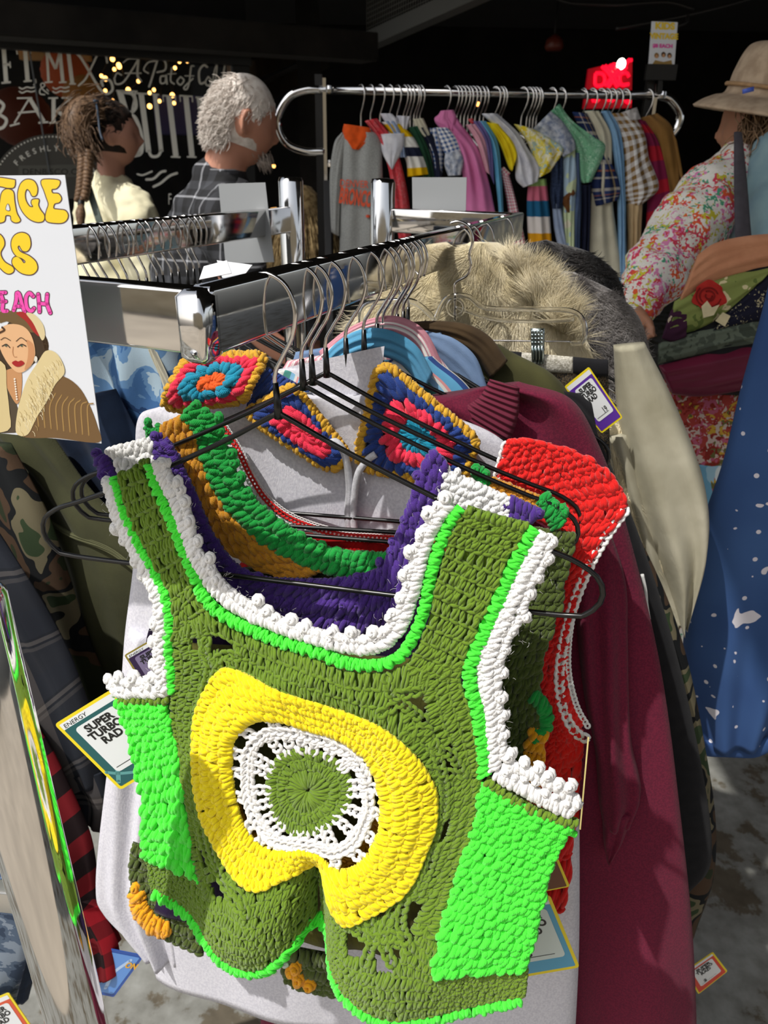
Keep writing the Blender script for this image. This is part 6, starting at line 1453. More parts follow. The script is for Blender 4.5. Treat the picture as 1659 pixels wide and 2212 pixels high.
KG = [
 ('shirt', 'grey long sleeved shirt with an orange roll collar and orange sports lettering', 'shirt', F_GREY, [(742, 278), (738, 300), (738, 370), (735, 470), (732, 570), (726, 640)], [(802, 282), (822, 300), (826, 370), (829, 470), (832, 570), (834, 640)], [('sleeve', [(738, 286), (722, 310), (713, 370), (713, 440), (716, 500)], [(752, 290), (744, 330), (738, 380), (735, 450), (733, 510)], F_GREY, 7, 2), ('roll_collar', [(744, 268), (741, 285), (748, 305), (762, 322)], [(800, 276), (803, 292), (796, 308), (776, 324)], F_ORG, 8, 8)]),
 ('dress', 'red spotted dress with a white ruffled collar', 'dress', F_RED, [(788, 262), (815, 300), (838, 360), (850, 440), (862, 520)], [(815, 256), (848, 300), (868, 360), (884, 440), (888, 520)], [('ruffle', [(822, 290), (827, 330), (846, 366)], [(874, 288), (872, 318), (850, 366)], F_WHT, 9, 8)]),
 ('romper', 'pale blue romper squeezed between the red dress and the rugby shirt', 'romper', F_LB, [(830, 262), (850, 290), (862, 340)], [(858, 262), (872, 300), (880, 340)], []),
 ('rugby_shirt', 'yellow, white and navy banded rugby shirt', 'shirt', F_RUG, [(824, 264), (852, 300), (876, 345), (880, 382)], [(862, 262), (896, 300), (918, 345), (928, 376)], [('collar', [(822, 246), (832, 262), (845, 270)], [(848, 246), (858, 258), (862, 270)], F_WHT, 7, 8)]),
 ('blouse', 'white blouse collar between the rugby shirt and the dark green top', 'blouse', F_WHT, [(856, 250), (864, 290), (868, 340)], [(888, 252), (880, 282), (876, 340)], []),
 ('cardigan', 'bottle green top beside the white blouse', 'cardigan', F_GRN, [(880, 276), (905, 330), (915, 400), (918, 480)], [(905, 272), (930, 330), (942, 400), (944, 480)], []),
 ('cardigan', 'navy top with a cream collar behind the green one', 'cardigan', F_NAVY, [(900, 276), (930, 330), (938, 400), (940, 480)], [(930, 276), (950, 330), (956, 400), (960, 480)], [('collar', [(892, 258), (900, 280), (918, 296)], [(915, 256), (925, 278), (930, 292)], F_CRM, 6, 8)]),
 ('dress', 'blue gingham dress with a white lace cuffed sleeve', 'dress', F_BG, [(922, 278), (924, 330), (934, 376)], [(950, 276), (958, 330), (955, 378)], [('sleeve', [(938, 276), (950, 310), (965, 340)], [(968, 276), (988, 300), (998, 330)], F_BG, 8, 6), ('lace_cuff', [(962, 330), (960, 355), (968, 380)], [(994, 325), (1002, 345), (996, 378)], F_FRILL, 9, 8)]),
 ('coat', 'bubblegum pink long coat', 'coat', F_PINK, [(948, 246), (940, 264), (985, 320), (1002, 400), (1005, 470)], [(978, 238), (992, 262), (1032, 320), (1055, 390), (1072, 470)], [('collar', [(952, 240), (942, 262), (960, 272)], [(980, 238), (986, 256), (980, 285)], F_PINK, 8, 8)]),
 ('cardigan', 'pale pink cardigan right of the bubblegum coat', 'cardigan', F_LP, [(1006, 270), (1030, 310), (1048, 370)], [(1030, 268), (1052, 310), (1062, 380)], []),
 ('cardigan', 'lilac cardigan edge between pale pink and sky blue', 'cardigan', F_LIL, [(1018, 262), (1044, 310), (1056, 370)], [(1040, 262), (1062, 310), (1068, 400)], []),
 ('shirt', 'sky blue long shirt', 'shirt', F_SKY, [(1026, 262), (1056, 310), (1070, 390), (1078, 470), (1080, 560)], [(1050, 262), (1076, 310), (1084, 390), (1088, 470), (1090, 560)], [('red_bow', [(1010, 258), (1018, 268)], [(1022, 256), (1024, 266)], F_RED, 4, 10)]),
 ('t_shirt', 'bright yellow tee with a lace edged sleeve', 'shirt', F_YEL, [(1048, 264), (1078, 310), (1098, 360), (1106, 370)], [(1078, 268), (1106, 300), (1120, 326), (1112, 350)], []),
 ('blouse', 'white puff sleeved blouse between the two yellow tops', 'blouse', F_WHT, [(1040, 246), (1085, 290), (1112, 340), (1114, 385), (1130, 405)], [(1075, 246), (1118, 285), (1140, 320), (1166, 360), (1162, 392)], []),
 ('dress', 'pink gingham pinafore hanging low below the yellow tee', 'dress', F_PG, [(1082, 372), (1094, 430), (1104, 500), (1108, 560)], [(1100, 378), (1114, 430), (1128, 490), (1140, 550)], [('bow', [(1078, 366), (1092, 385)], [(1088, 360), (1102, 374)], F_PG, 5, 8)]),
 ('blouse', 'pale yellow floral blouse with a wide rounded cape sleeve', 'blouse', F_YF, [(1110, 268), (1140, 310), (1150, 350), (1135, 398)], [(1150, 278), (1190, 300), (1218, 322), (1190, 370)], []),
 ('sweater_dress', 'knitted dress banded in gold, maroon, green, pink, blue and white', 'dress', F_KN, [(1142, 388), (1138, 440), (1140, 500), (1144, 552)], [(1180, 386), (1186, 440), (1190, 500), (1194, 552)], []),
 ('blouse', 'white and blue frilled blouse with ruffled shoulders', 'blouse', F_FRILL, [(1150, 280), (1165, 290), (1185, 310), (1215, 340)], [(1190, 240), (1215, 262), (1240, 300), (1244, 322)], []),
 ('dress', 'dark printed denim dress over pale chambray', 'dress', F_DEN, [(1188, 320), (1190, 380), (1188, 420), (1192, 450)], [(1216, 330), (1218, 380), (1218, 420), (1214, 450)], [('skirt', [(1192, 440), (1198, 500), (1212, 560), (1216, 600)], [(1212, 440), (1220, 500), (1232, 560), (1234, 600)], F_LB, 10, 0)]),
 ('jumper', 'pastel jumper with a brown teddy arm', 'jumper', F_PAST, [(1218, 320), (1212, 370), (1214, 430), (1220, 540)], [(1242, 320), (1246, 370), (1244, 430), (1242, 540)], [('teddy_arm', [(1236, 408), (1214, 428), (1218, 448), (1224, 458)], [(1242, 418), (1232, 430), (1232, 445), (1230, 458)], fabric('brown_plush', hx('#6b4423'), None, 90), 6, 9)]),
 ('dungarees', 'blue grey dungarees right of the teddy jumper', 'dungarees', fabric('slate_denim', hx('#4f6283'), hx('#3f5070'), 20), [(1240, 330), (1238, 420), (1234, 500), (1232, 600)], [(1252, 330), (1256, 420), (1254, 500), (1250, 600)], []),
 ('blouse', 'mint green printed blouse with one wide sleeve', 'blouse', F_MINT, [(1188, 242), (1200, 258), (1236, 320), (1240, 380), (1258, 396)], [(1208, 224), (1238, 262), (1285, 296), (1308, 322), (1278, 392)], [('collar', [(1186, 244), (1196, 262)], [(1210, 226), (1226, 262)], F_MINT, 6, 6)]),
 ('trousers', 'dark navy trousers below the mint blouse', 'trousers', F_NAVY, [(1254, 400), (1256, 480), (1254, 600)], [(1278, 400), (1276, 480), (1272, 600)], []),
 ('shirt', 'navy, white and orange plaid shirt', 'shirt', F_NP, [(1236, 242), (1256, 290), (1280, 350), (1270, 410), (1284, 446)], [(1268, 246), (1290, 290), (1320, 350), (1342, 405), (1334, 432)], []),
 ('jacket', 'cream jacket over a long cream ribbed dress', 'jacket', F_CRM, [(1262, 240), (1286, 290), (1282, 360), (1266, 460), (1264, 590)], [(1294, 240), (1320, 290), (1322, 360), (1326, 460), (1350, 600)], []),
 ('shirt', 'pale sky blue long shirt between the cream jacket and brown gingham', 'shirt', fabric('pale_blue_cotton', hx('#8ab4d8'), hx('#7aa4ca'), 20), [(1298, 240), (1318, 300), (1332, 400), (1334, 520), (1328, 650)], [(1318, 240), (1342, 290), (1350, 400), (1352, 520), (1358, 650)], []),
 ('shirt', 'brown and white gingham shirt', 'shirt', F_BGM, [(1306, 246), (1338, 300), (1346, 380), (1344, 420), (1362, 446)], [(1358, 244), (1392, 290), (1402, 340), (1424, 402), (1392, 438)], []),
 ('trousers', 'tan and grey trousers below the brown gingham shirt', 'trousers', F_TAN, [(1354, 440), (1356, 520), (1352, 612)], [(1388, 440), (1384, 520), (1380, 612)], []),
 ('jacket', 'jacket with a fluffy white sherpa collar', 'jacket', F_BGM, [(1346, 250), (1370, 290), (1380, 330)], [(1378, 250), (1392, 290), (1394, 330)], [('sherpa_collar', [(1340, 244), (1350, 262)], [(1374, 232), (1384, 258)], F_SHER, 12, 8)]),
 ('shirt', 'red and navy plaid flannel shirt', 'shirt', F_RNP, [(1366, 256), (1396, 310), (1400, 400), (1396, 480), (1390, 600)], [(1394, 262), (1424, 310), (1446, 390), (1450, 460), (1420, 600)], []),
 ('jacket', 'tan suede jacket with fringe, last on the children\'s rail', 'jacket', F_SUE, [(1378, 256), (1402, 290), (1420, 360), (1440, 430)], [(1420, 244), (1452, 276), (1466, 350), (1468, 430)], []),
]
for i, (nm, lb, ct, mt, L, Rr, parts) in enumerate(KG):
    S = Plane(at_y(1050, 300, KY) + np.array([0, -.20 + i * .006, 0]), np.array([-.10, -1, 0]), cloth_relief(60 + i, 3, 60))
    c = np.mean(np.array([L[-1], Rr[-1]], float), 0)
    t = thing(nm, lb, ct, S.pts(c[0], c[1]), 'children\'s clothes on the tall rail')
    mb = MB(); loft(mb, S, L, Rr, 44, 18, 13, 4, i, (1.5, 3), thin=.6); mb.build('body', mt, t)
    for pn, pL, pR, pm, pb, ph in parts: mb = MB(); loft(mb, S, pL, pR, 24, 12, pb, 2, i + 1, hb=ph, thin=.6); mb.build(pn, pm, t)
    if i == 0:
        mb = MB(); S2_ = Plane(S.p0, S.n); M_OL = simple('orange_print', hx('#d9512a'), .7)
        textmesh(mb, S2_, 'DENVER', 736, 402, 22, M_OL, H=17, sx=.75, bold=.01, ang=.06); textmesh(mb, S2_, 'BRONCOS', 734, 436, 46, M_OL, H=17, sx=.36, bold=.04, ang=.14)
        lathe(mb, S2_.pts(np.array(797.), np.array(466.), 17), [(.001, -.004), (.006, -.003), (.006, .003), (.001, .004)], 10, m=M_OL); mb.build('printed_lettering', None, t, False)
    if nm == 'jacket' and 'fringe' in lb:
        mb = MB(); P = []
        for k in range(60):
            x, y = np.interp(k / 60, [0, 1], [1452, 1468]), np.interp(k / 60, [0, 1], [290, 380]); P.append([(x, y, 8), (x + 6, y + 14, 10), (x + 8, y + 34, 6)])
        P = np.array(P); tubes(mb, S.pts(P[..., 0], P[..., 1], P[..., 2]), .002, S.n, 4); mb.build('fringe', F_SUE, t)
# price sign clipped on the rail
KS = Plane(at_y(1430, 100, KY - .03), np.array([-.05, -1, 0])); t = thing('paper_sign', 'small white sign with yellow and magenta lettering clipped above the children\'s rail', 'sign', KS.pts(np.array(1430.), np.array(155.)))
mb = MB(); P_ = [(1408, 46), (1464, 48), (1456, 153), (1400, 150)]; poly(mb, KS, P_[::-1], 0, None, thick=3); mb.build('sheet', M_PAPER, t, False)
mb = MB(); textmesh(mb, KS, 'KIDS', 1436, 63, 20, M_SY, H=1, bold=.05, align='CENTER', ang=.03); textmesh(mb, KS, 'VINTAGE', 1434, 84, 17, M_SY, H=1, bold=.05, align='CENTER', sx=.85, ang=.03); textmesh(mb, KS, '$8 EACH', 1431, 103, 11, M_SM, H=1, bold=.05, align='CENTER', ang=.03)
for k, (x, y) in enumerate(((1418, 120), (1433, 118), (1446, 120))):
    poly(mb, KS, [(x + 5 * math.cos(a), y + 6 * math.sin(a)) for a in np.arange(10) * .628], 1.0, sm('kid_hair', '#8a6424' if k == 0 else '#3b2615')); poly(mb, KS, [(x + 3 * math.cos(a), y + 2 + 4 * math.sin(a)) for a in np.arange(10) * .628], 1.4, sm('kid_skin', '#c9956a'))
poly(mb, KS, [(1408, 140), (1415, 130), (1433, 134), (1450, 130), (1452, 142)], 1.2, sm('kid_coats', '#9a7c40')); mb.build('printed_face', None, t, False)
mb = MB(); box(mb, KS.pts(np.array(1428.), np.array(156.), -3), .045, .008, .02); rbox(mb, KS.pts(np.array(1428.), np.array(165.), -6), KS.pts(np.array(1427.), np.array(202.), -6), (0, 1, 0), .006, .006, .001); mb.build('clip', M_BLACK, t, False)

# ================================================================== people
def capsule(mb, pts, radii, flat=1.0, seg=14):
    P = cr(pts, max(6, len(pts) * 5)); rr = np.interp(np.linspace(0, 1, len(P)), np.linspace(0, 1, len(radii)), radii)
    q = np.linspace(0, math.pi / 2, 4)[:-1]; t0 = nrm(P[1] - P[0]); t1 = nrm(P[-1] - P[-2])
    A = [P[0] - t0 * rr[0] * math.cos(a) for a in q]; B = [P[-1] + t1 * rr[-1] * math.cos(a) for a in q[::-1]]
    ra_ = [max(rr[0] * math.sin(a), .002) for a in q]; rb_ = [max(rr[-1] * math.sin(a), .002) for a in q[::-1]]
    tube(mb, np.array(A + list(P) + B), np.array(ra_ + list(rr) + rb_), seg, flat=flat)
def remeshed(mb, name, mat, parent, vox=.014, sm=6, uv=False):
    o = mb.build(name, mat, parent)
    r_ = o.modifiers.new('remesh', 'REMESH'); r_.mode = 'VOXEL'; r_.voxel_size = vox; r_.use_smooth_shade = True
    s_ = o.modifiers.new('smooth', 'SMOOTH'); s_.iterations = sm; s_.factor = .6
    if vox >= .012:
        tx = bpy.data.textures.get('cloth_folds') or bpy.data.textures.new('cloth_folds', 'CLOUDS'); tx.noise_scale = .07
        d_ = o.modifiers.new('folds', 'DISPLACE'); d_.texture = tx; d_.strength = .035; d_.texture_coords = 'GLOBAL'; d_.mid_level = .5
    return o
def headmesh(mb, c, fwd, up=(0, 0, 1), s=1.0):
    f = nrm(np.array(fwd, float)); l = nrm(np.cross(np.array(up, float), f)); u = np.cross(f, l)
    n, k = 64, 48
    th = np.linspace(0.02, math.pi - .02, k)[:, None]; ph = np.linspace(0, 2 * math.pi, n, endpoint=False)[None, :]
    x = np.sin(th) * np.cos(ph); y = np.sin(th) * np.sin(ph); z = np.cos(th) * np.ones_like(ph)
    X = x * .097; Y = y * .074; Z = z * .118
    low = np.clip(-z, 0, 1)
    Y = Y * (1 - .38 * low ** 1.5); X = np.where(x > 0, X * (1 + .02 * low), X * (1 - .42 * low))
    fr = np.clip(x, 0, 1)
    def b(zc, yc, sz, sy, a): return a * np.exp(-((Z - zc) / sz) ** 2 - ((Y - yc) / sy) ** 2) * (fr > .3)
    X = X + b(-.018, 0, .018, .011, .022) + b(.0, 0, .03, .007, .010) + b(.03, 0, .012, .04, .006) - b(.008, .03, .012, .013, .010) - b(.008, -.03, .012, .013, .010) + b(-.05, 0, .007, .02, .006) + b(-.062, 0, .006, .017, .006) + b(-.095, 0, .018, .02, .010) + b(-.02, .04, .02, .016, .004) + b(-.02, -.04, .02, .016, .004)
    V = np.array(c) + s * (X[..., None] * f + Y[..., None] * l + Z[..., None] * u)
    a = np.arange(k - 1)[:, None]; d = np.arange(n)[None, :]
    F = np.stack([a * n + d, (a + 1) * n + d, (a + 1) * n + (d + 1) % n, a * n + (d + 1) % n], -1).reshape(-1, 4)
    mb.add(V, [F, np.arange(n)[None, :], (k - 1) * n + np.arange(n)[None, ::-1]])
    for sg in (-1, 1):
        e = np.array(c) + s * (l * sg * .073 - f * .008 - u * .005)
        P = [e + s * (f * .016 * math.cos(t) * (1 if math.sin(t) > 0 else .7) + u * .031 * math.sin(t) + l * sg * .012 * (1 - math.cos(t)) * .6) for t in np.linspace(0, 6.283, 16)[:-1]]
        tube(mb, P, .0052 * s, 8, closed=True); capsule(mb, [e + u * .018 * s, e, e - u * .02 * s], [.007 * s, .009 * s, .007 * s])
    return f, l, u
def obj_plaid(name, base, stops, stops2, per):
    m, nt, b = newmat(name); L = nt.links.new; tc = tn(nt, 'ShaderNodeTexCoord'); mp = tn(nt, 'ShaderNodeMapping'); mp.inputs['Rotation'].default_value = (0, 0, .5); L(tc.outputs['Object'], mp.inputs[0]); sp = tn(nt, 'ShaderNodeSeparateXYZ'); L(mp.outputs[0], sp.inputs[0]); outs = []
    for ax, st in (('Z', stops), ('X', stops2)):
        d = tn(nt, 'ShaderNodeMath', operation='DIVIDE'); d.inputs[1].default_value = per; L(sp.outputs[ax], d.inputs[0]); f = tn(nt, 'ShaderNodeMath', operation='FRACT'); L(d.outputs[0], f.inputs[0]); r_ = rampnode(nt, st); L(f.outputs[0], r_.inputs[0]); outs.append(r_)
    mx = tn(nt, 'ShaderNodeMix', data_type='RGBA'); mx.inputs[0].default_value = .5; L(outs[0].outputs[0], mx.inputs[6]); L(outs[1].outputs[0], mx.inputs[7]); L(mx.outputs[2], b.inputs['Base Color']); b.inputs['Roughness'].default_value = .9; return m
def skin(name, c): 
    m, nt, b = newmat(name); b.inputs['Base Color'].default_value = col4(c); b.inputs['Roughness'].default_value = .55; b.inputs['Subsurface Weight'].default_value = .15; b.inputs['Subsurface Radius'].default_value = (.01, .004, .002); return m
def hand(mb, w, d, side, palm=.05):
    d = nrm(np.array(d, float)); s_ = nrm(np.array(side, float) - d * (np.array(side, float) @ d)); n = np.cross(d, s_); w = np.array(w, float)
    capsule(mb, [w, w + d * .05, w + d * .085], [.024, .032, .03], .55)
    for i, (o, ln) in enumerate(((-.026, .062), (-.009, .072), (.009, .068), (.025, .052))):
        b_ = w + d * .085 + s_ * o; capsule(mb, [b_, b_ + d * ln * .5 + n * .006, b_ + d * ln * .8 + n * .026], [.0088, .0085, .007], seg=8)
    capsule(mb, [w + d * .03 - s_ * .02, w + d * .06 - s_ * .045, w + d * .085 - s_ * .048 + n * .012], [.012, .010, .008], seg=8)
def hairs(mb, roots, dirs, ln, r, n2=6, droop=0, wav=.01, seed=0):
    g = np.random.default_rng(seed); N = len(roots); q = np.linspace(0, 1, n2); P = roots[:, None, :] + dirs[:, None, :] * (ln[:, None, None] * q[None, :, None])
    P = P + np.array([0, 0, -1.]) * (droop * ln)[:, None, None] * (q ** 2)[None, :, None] + g.normal(0, wav, (N, 1, 3)) * np.sin(q * 3)[None, :, None]
    tubes(mb, P, r * np.array([1, 1, .95, .85, .6, .25])[:n2], np.array([.3, -1, .2]), 4)

# man in dark plaid, seen from behind, looking away to the right
hm = at_depth(522, 262, 2.12); man = thing('person', 'white haired person in a dark plaid shirt, seen from behind looking right', 'person', (hm[0] - .06, hm[1], 0))
F_ = nrm(np.array([.86, .42, -.30])); bx, by = hm[0] - .085, hm[1] - .0
mb = MB(); headmesh(mb, hm, F_, (.2, .05, 1), 1.0); 
nk = np.array([bx, by, hm[2] - .19]); capsule(mb, [hm + np.array([-.03, 0, -.05]), nk], [.058, .066])
for sx, sy in ((.12, -.20), (.06, .20)):
    capsule(mb, [(bx + sx * .3, by + sy * .8, hm[2] - .25), (bx + sx, by + sy * 1.2, hm[2] - .52), (bx + sx + .16, by + sy, hm[2] - .66)], [.05, .042, .03]); hand(mb, (bx + sx + .17, by + sy, hm[2] - .67), (.9, 0, -.3), (0, 1, 0))
capsule(mb, [(bx, by, hm[2] - .25), (bx, by, .95)], [.11, .12])
body = remeshed(mb, 'body', skin('ruddy_skin', hx('#bd866e')), man, .008, 3)
mb = MB(); z0 = hm[2] - .24
capsule(mb, [(bx + .01, by, z0 + .06), (bx - .03, by, z0 - .10), (bx - .05, by, z0 - .30), (bx - .03, by, z0 - .58), (bx - .03, by, z0 - .66)], [.085, .15, .165, .155, .158], 1.15)
for sg in (-1, 1):
    sh = np.array([bx - .01 + sg * -.05, by + sg * .17, z0 - .03]); capsule(mb, [(bx, by, z0 + .03), sh, sh + (.03 - sg * .03, sg * .03, -.13), sh + (.06, sg * .03, -.28), sh + (.18, sg * .0, -.40)], [.07, .082, .075, .06, .05])
PL1 = [(0, hx('#1a1b1f')), (.28, hx('#a9abb0')), (.34, hx('#1a1b1f')), (.55, hx('#3b3d42')), (.8, hx('#0b0c0e'))]
remeshed(mb, 'plaid_shirt', obj_plaid('dark_plaid', None, PL1, PL1, .085), man, .014, 8)
mb = MB(); lathe(mb, nk + np.array([.02, 0, .035]), [(.078, -.03), (.074, .0), (.066, .03), (.063, .03), (.07, -.02)], 30); mb.build('collar', obj_plaid('dark_plaid_collar', None, PL1, PL1, .06), man)
mb = MB()
for sg in (-1, 1): capsule(mb, [(bx - .03, by + sg * .08, z0 - .6), (bx - .02, by + sg * .09, .5), (bx - .03, by + sg * .09, .1)], [.13, .09, .07])
mb.build('trousers', fabric('charcoal_trousers', hx('#1b1c20'), None, 10), man)
mb = MB()
for sg in (-1, 1): capsule(mb, [(bx - .06, by + sg * .09, .045), (bx + .12, by + sg * .1, .04)], [.045, .04])
mb.build('shoes', M_BLK, man)
def hair_shell(c, F_, upv, s, face_cut, low_cut, n, ln, r, mat, parent, seed, lift=.5, back=.0, combed=(0, 0, -1), sc=1.05):
    g = np.random.default_rng(seed); f = nrm(np.array(F_, float)); l = nrm(np.cross(np.array(upv, float), f)); u = np.cross(f, l); D = nrm(g.normal(0, 1, (n * 3, 3)))
    keep = (D[:, 0] < face_cut - .12 + 1.0 * D[:, 2]) & (D[:, 2] > low_cut - .25 * (D[:, 0] < -.2)) & ~((D[:, 2] < -.1) & (D[:, 0] > -.4)) & ~((abs(D[:, 1]) > .75) & (D[:, 2] < .15) & (D[:, 0] > -.35)); D = D[keep][:n]
    roots = c + s * sc * (D[:, :1] * .097 * f + D[:, 1:2] * .075 * l + D[:, 2:3] * .118 * u); out = nrm(roots - c)
    dirs = nrm(out * lift + np.array(combed) * .8 + g.normal(0, .25, out.shape)); mb = MB(); hairs(mb, roots - out * .004, dirs, ln * g.uniform(.7, 1.2, len(D)), r, wav=.004, seed=seed)
    k, m_ = 20, 30; th = np.linspace(.05, 2.2, k)[:, None]; ph = np.linspace(0, 2 * math.pi, m_, endpoint=False)[None, :]
    d = np.stack([np.sin(th) * np.cos(ph), np.sin(th) * np.sin(ph), np.cos(th) + 0 * ph], -1); push = face_cut - .12 + 1.0 * d[..., 2] - d[..., 0] ; sc2 = (1.035 * (push > 0) + .93 * (push <= 0))
    low = (d[..., 2] < low_cut - .2 * (d[..., 0] < -.2)) | ((d[..., 2] < -.05) & (d[..., 0] > -.45)); sc2 = np.where(low, .93, sc2)
    V = c + s * sc2[..., None] * (d[..., :1] * .097 * f + d[..., 1:2] * .075 * l + d[..., 2:3] * .118 * u)
    a = np.arange(k - 1)[:, None]; b_ = np.arange(m_)[None, :]; mb.add(V, np.stack([a * m_ + b_, (a + 1) * m_ + b_, (a + 1) * m_ + (b_ + 1) % m_, a * m_ + (b_ + 1) % m_], -1).reshape(-1, 4))
    return mb.build('hair', mat, parent)
hair_shell(hm, F_, (.2, .05, 1), 1.0, .30, -.42, 6000, .032, .0012, fabric('white_hair', hx('#e9e2da'), hx('#cfc4ba'), 60, .6, 10, 0), man, 4, .10, combed=(-.75, -.2, -.75), sc=1.03)
mb = MB(); f_ = F_; gg = np.random.default_rng(9); D = gg.normal(0, 1, (500, 3)) * [.009, .018, .009]; c_ = hm + f_ * .062 - np.array([0, 0, .078]); hairs(mb, c_ + D, np.tile([[.3, .1, -.9]], (500, 1)), gg.uniform(.012, .022, 500), .0011, wav=.002); mb.build('beard', fabric('grey_beard', hx('#b9ada2'), None, 60), man)

# woman in the cream tee with a long plait
hw_ = at_depth(244, 290, 2.75); wo = thing('person', 'person with a long brown plait in a cream tee, looking right', 'person', (hw_[0] - .05, hw_[1], 0))
F_ = nrm(np.array([.93, .30, -.08])); bx, by = hw_[0] - .01, hw_[1]
mb = MB(); headmesh(mb, hw_, F_, (0, 0, 1), .93); capsule(mb, [hw_ + np.array([-.02, 0, -.05]), (bx - .02, by, hw_[2] - .2)], [.048, .052])
z0 = hw_[2] - .22
for sg in (-1, 1):
    capsule(mb, [(bx - .02 - sg * .12, by + sg * .14, z0 - .055), (bx - .02 - sg * .165, by + sg * .18, z0 - .28), (bx + .20, by + sg * .12, z0 - .45)], [.045, .038, .027]); hand(mb, (bx + .2, by + sg * .12, z0 - .45), (.9, 0, .2), (0, 1, 0))
capsule(mb, [(bx - .02, by, z0 - .09), (bx - .03, by, z0 - .4)], [.085, .11])
remeshed(mb, 'body', skin('fair_skin', hx('#b98672')), wo, .008, 3)
mb = MB(); capsule(mb, [(bx - .02, by, z0 + .035), (bx - .04, by, z0 - .10), (bx - .05, by, z0 - .25), (bx - .04, by, z0 - .55)], [.075, .14, .165, .17], 1.1)
for sg in (-1, 1): sh = np.array([bx - .02 - sg * .12, by + sg * .14, z0 - .045]); capsule(mb, [(bx - .02, by, z0), sh, sh + (-sg * .03, sg * .03, -.12), sh + (-sg * .045, sg * .04, -.22)], [.07, .085, .082, .085])
remeshed(mb, 'cream_tee', fabric('cream_jersey', hx('#efe9c8'), hx('#e2dbb8'), 8), wo, .014, 8)
mb = MB()
for sg in (-1, 1): capsule(mb, [(bx - .04, by + sg * .08, z0 - .55), (bx - .03, by + sg * .09, .5), (bx - .03, by + sg * .09, .08)], [.13, .09, .06])
mb.build('trousers', M_NAVYD, wo)
mb = MB()
for sg in (-1, 1): capsule(mb, [(bx - .06, by + sg * .09, .045), (bx + .1, by + sg * .1, .04)], [.042, .036])
mb.build('shoes', M_BLK, wo)
mb = MB(); s0 = at_depth(188, 395, 2.6); s1 = at_depth(222, 500, 2.6); rbox(mb, s0, s1, (0, 1, 0), .012, .004, .002); mb.build('strap', simple('grey_green_strap', hx('#59655e'), .7), wo)
hair_shell(hw_, F_, (0, 0, 1), .93, .30, -.30, 4500, .05, .0013, fabric('dark_brown_hair', hx('#2a1c14'), hx('#150e0a'), 60, .5, 10, 0), wo, 5, .04, combed=(-.98, -.25, -.15), sc=1.02)
M_PLAIT = fabric('brown_hair', hx('#7a6048'), hx('#4a3626'), 120, .5, 10, 0)
mb = MB(); P = cr([at_depth(x, y, d) for x, y, d in ((225, 232, 2.66), (190, 238, 2.66), (168, 262, 2.64), (170, 300, 2.63), (185, 325, 2.63))], 18); tube(mb, P, np.interp(np.linspace(0, 1, 18), [0, .25, .6, 1], [.025, .05, .052, .028]), 12)
gg = np.random.default_rng(2); ii = gg.integers(0, 16, 900); hairs(mb, P[ii] + gg.normal(0, .025, (900, 3)), nrm(P[ii + 2] - P[ii]), gg.uniform(.04, .08, 900), .0016, wav=.006)
pl = [at_depth(185, 325, 2.62), at_depth(184, 360, 2.6), at_depth(181, 400, 2.58), at_depth(176, 432, 2.57)]; Q = cr(pl, 90); q = np.linspace(0, 1, 90)
for k in range(3):
    a = q * 6.283 * 4.5 + k * 2.094; off = np.stack([.016 * np.cos(a), .010 * np.sin(2 * a), 0 * a], -1); tube(mb, Q + off, .0125 * (1 - .25 * q), 8)
tube(mb, cr([at_depth(176, 440, 2.57), at_depth(174, 470, 2.56), at_depth(176, 495, 2.56)], 12), np.interp(np.linspace(0, 1, 12), [0, .4, 1], [.008, .018, .010]), 10); mb.build('plait', M_PLAIT, wo)
mb = MB(); capsule(mb, [at_depth(176, 430, 2.57), at_depth(175, 442, 2.57)], [.012, .012]); mb.build('hair_tie', M_BLACK, wo)
mb = MB(); tube(mb, cr([at_depth(208, 222, 2.62), at_depth(212, 250, 2.60), at_depth(216, 285, 2.60), at_depth(222, 303, 2.6)], 16), .004, 6); capsule(mb, [at_depth(205, 220, 2.62), at_depth(222, 224, 2.68)], [.008, .01]); mb.build('sunglasses', simple('dark_lens', (.05, .07, .1), .1), wo)

# woman in the straw hat on the right
hh = at_depth(1662, 262, 1.55); hp = thing('person', 'person in a straw hat and floral sleeves with a denim waistcoat at the right edge', 'person', (hh[0], hh[1], 0))
F_ = nrm(np.array([-.72, .62, -.12])); bx, by = hh[0] + .03, hh[1] - .02; z0 = hh[2] - .22
mb = MB(); headmesh(mb, hh, F_, (0, 0, 1), .95); capsule(mb, [hh + np.array([.02, 0, -.05]), (bx, by, z0 + .02)], [.05, .055])
el = at_depth(1432, 560, 1.42); wr_ = at_depth(1372, 665, 1.36)
capsule(mb, [at_depth(1560, 380, 1.5), el, wr_], [.045, .038, .026]); hand(mb, wr_, nrm(wr_ - el) + np.array([.2, -.1, -.2]), (0, 1, .3))
sh2 = np.array([bx + .2, by + .02, z0 - .06]); capsule(mb, [sh2, sh2 + (.05, .05, -.28), sh2 + (-.02, -.12, -.45)], [.045, .038, .027]); hand(mb, sh2 + (-.02, -.12, -.45), (-.5, -.5, -.4), (0, 0, 1))
capsule(mb, [(bx, by, z0), (bx, by, z0 - .4)], [.1, .1]); remeshed(mb, 'body', skin('tanned_skin', hx('#a8775c')), hp, .008, 3)
M_FLO = blotch('floral_cotton', [(0, hx('#ece8df')), (.30, hx('#d8445c')), (.42, hx('#e2603a')), (.52, hx('#e6e2d6')), (.66, hx('#4fa07c')), (.74, hx('#cfc53c')), (.80, hx('#e08ab8')), (.87, hx('#ece8df'))], 52, voronoi=True, dist=.05)
mb = MB(); sh = at_depth(1572, 375, 1.5)
capsule(mb, [sh + np.array([.02, .02, .02]), sh, at_depth(1520, 450, 1.47), el, (el + wr_) / 2, wr_ - (wr_ - el) * .02], [.045, .064, .07, .068, .058, .042])
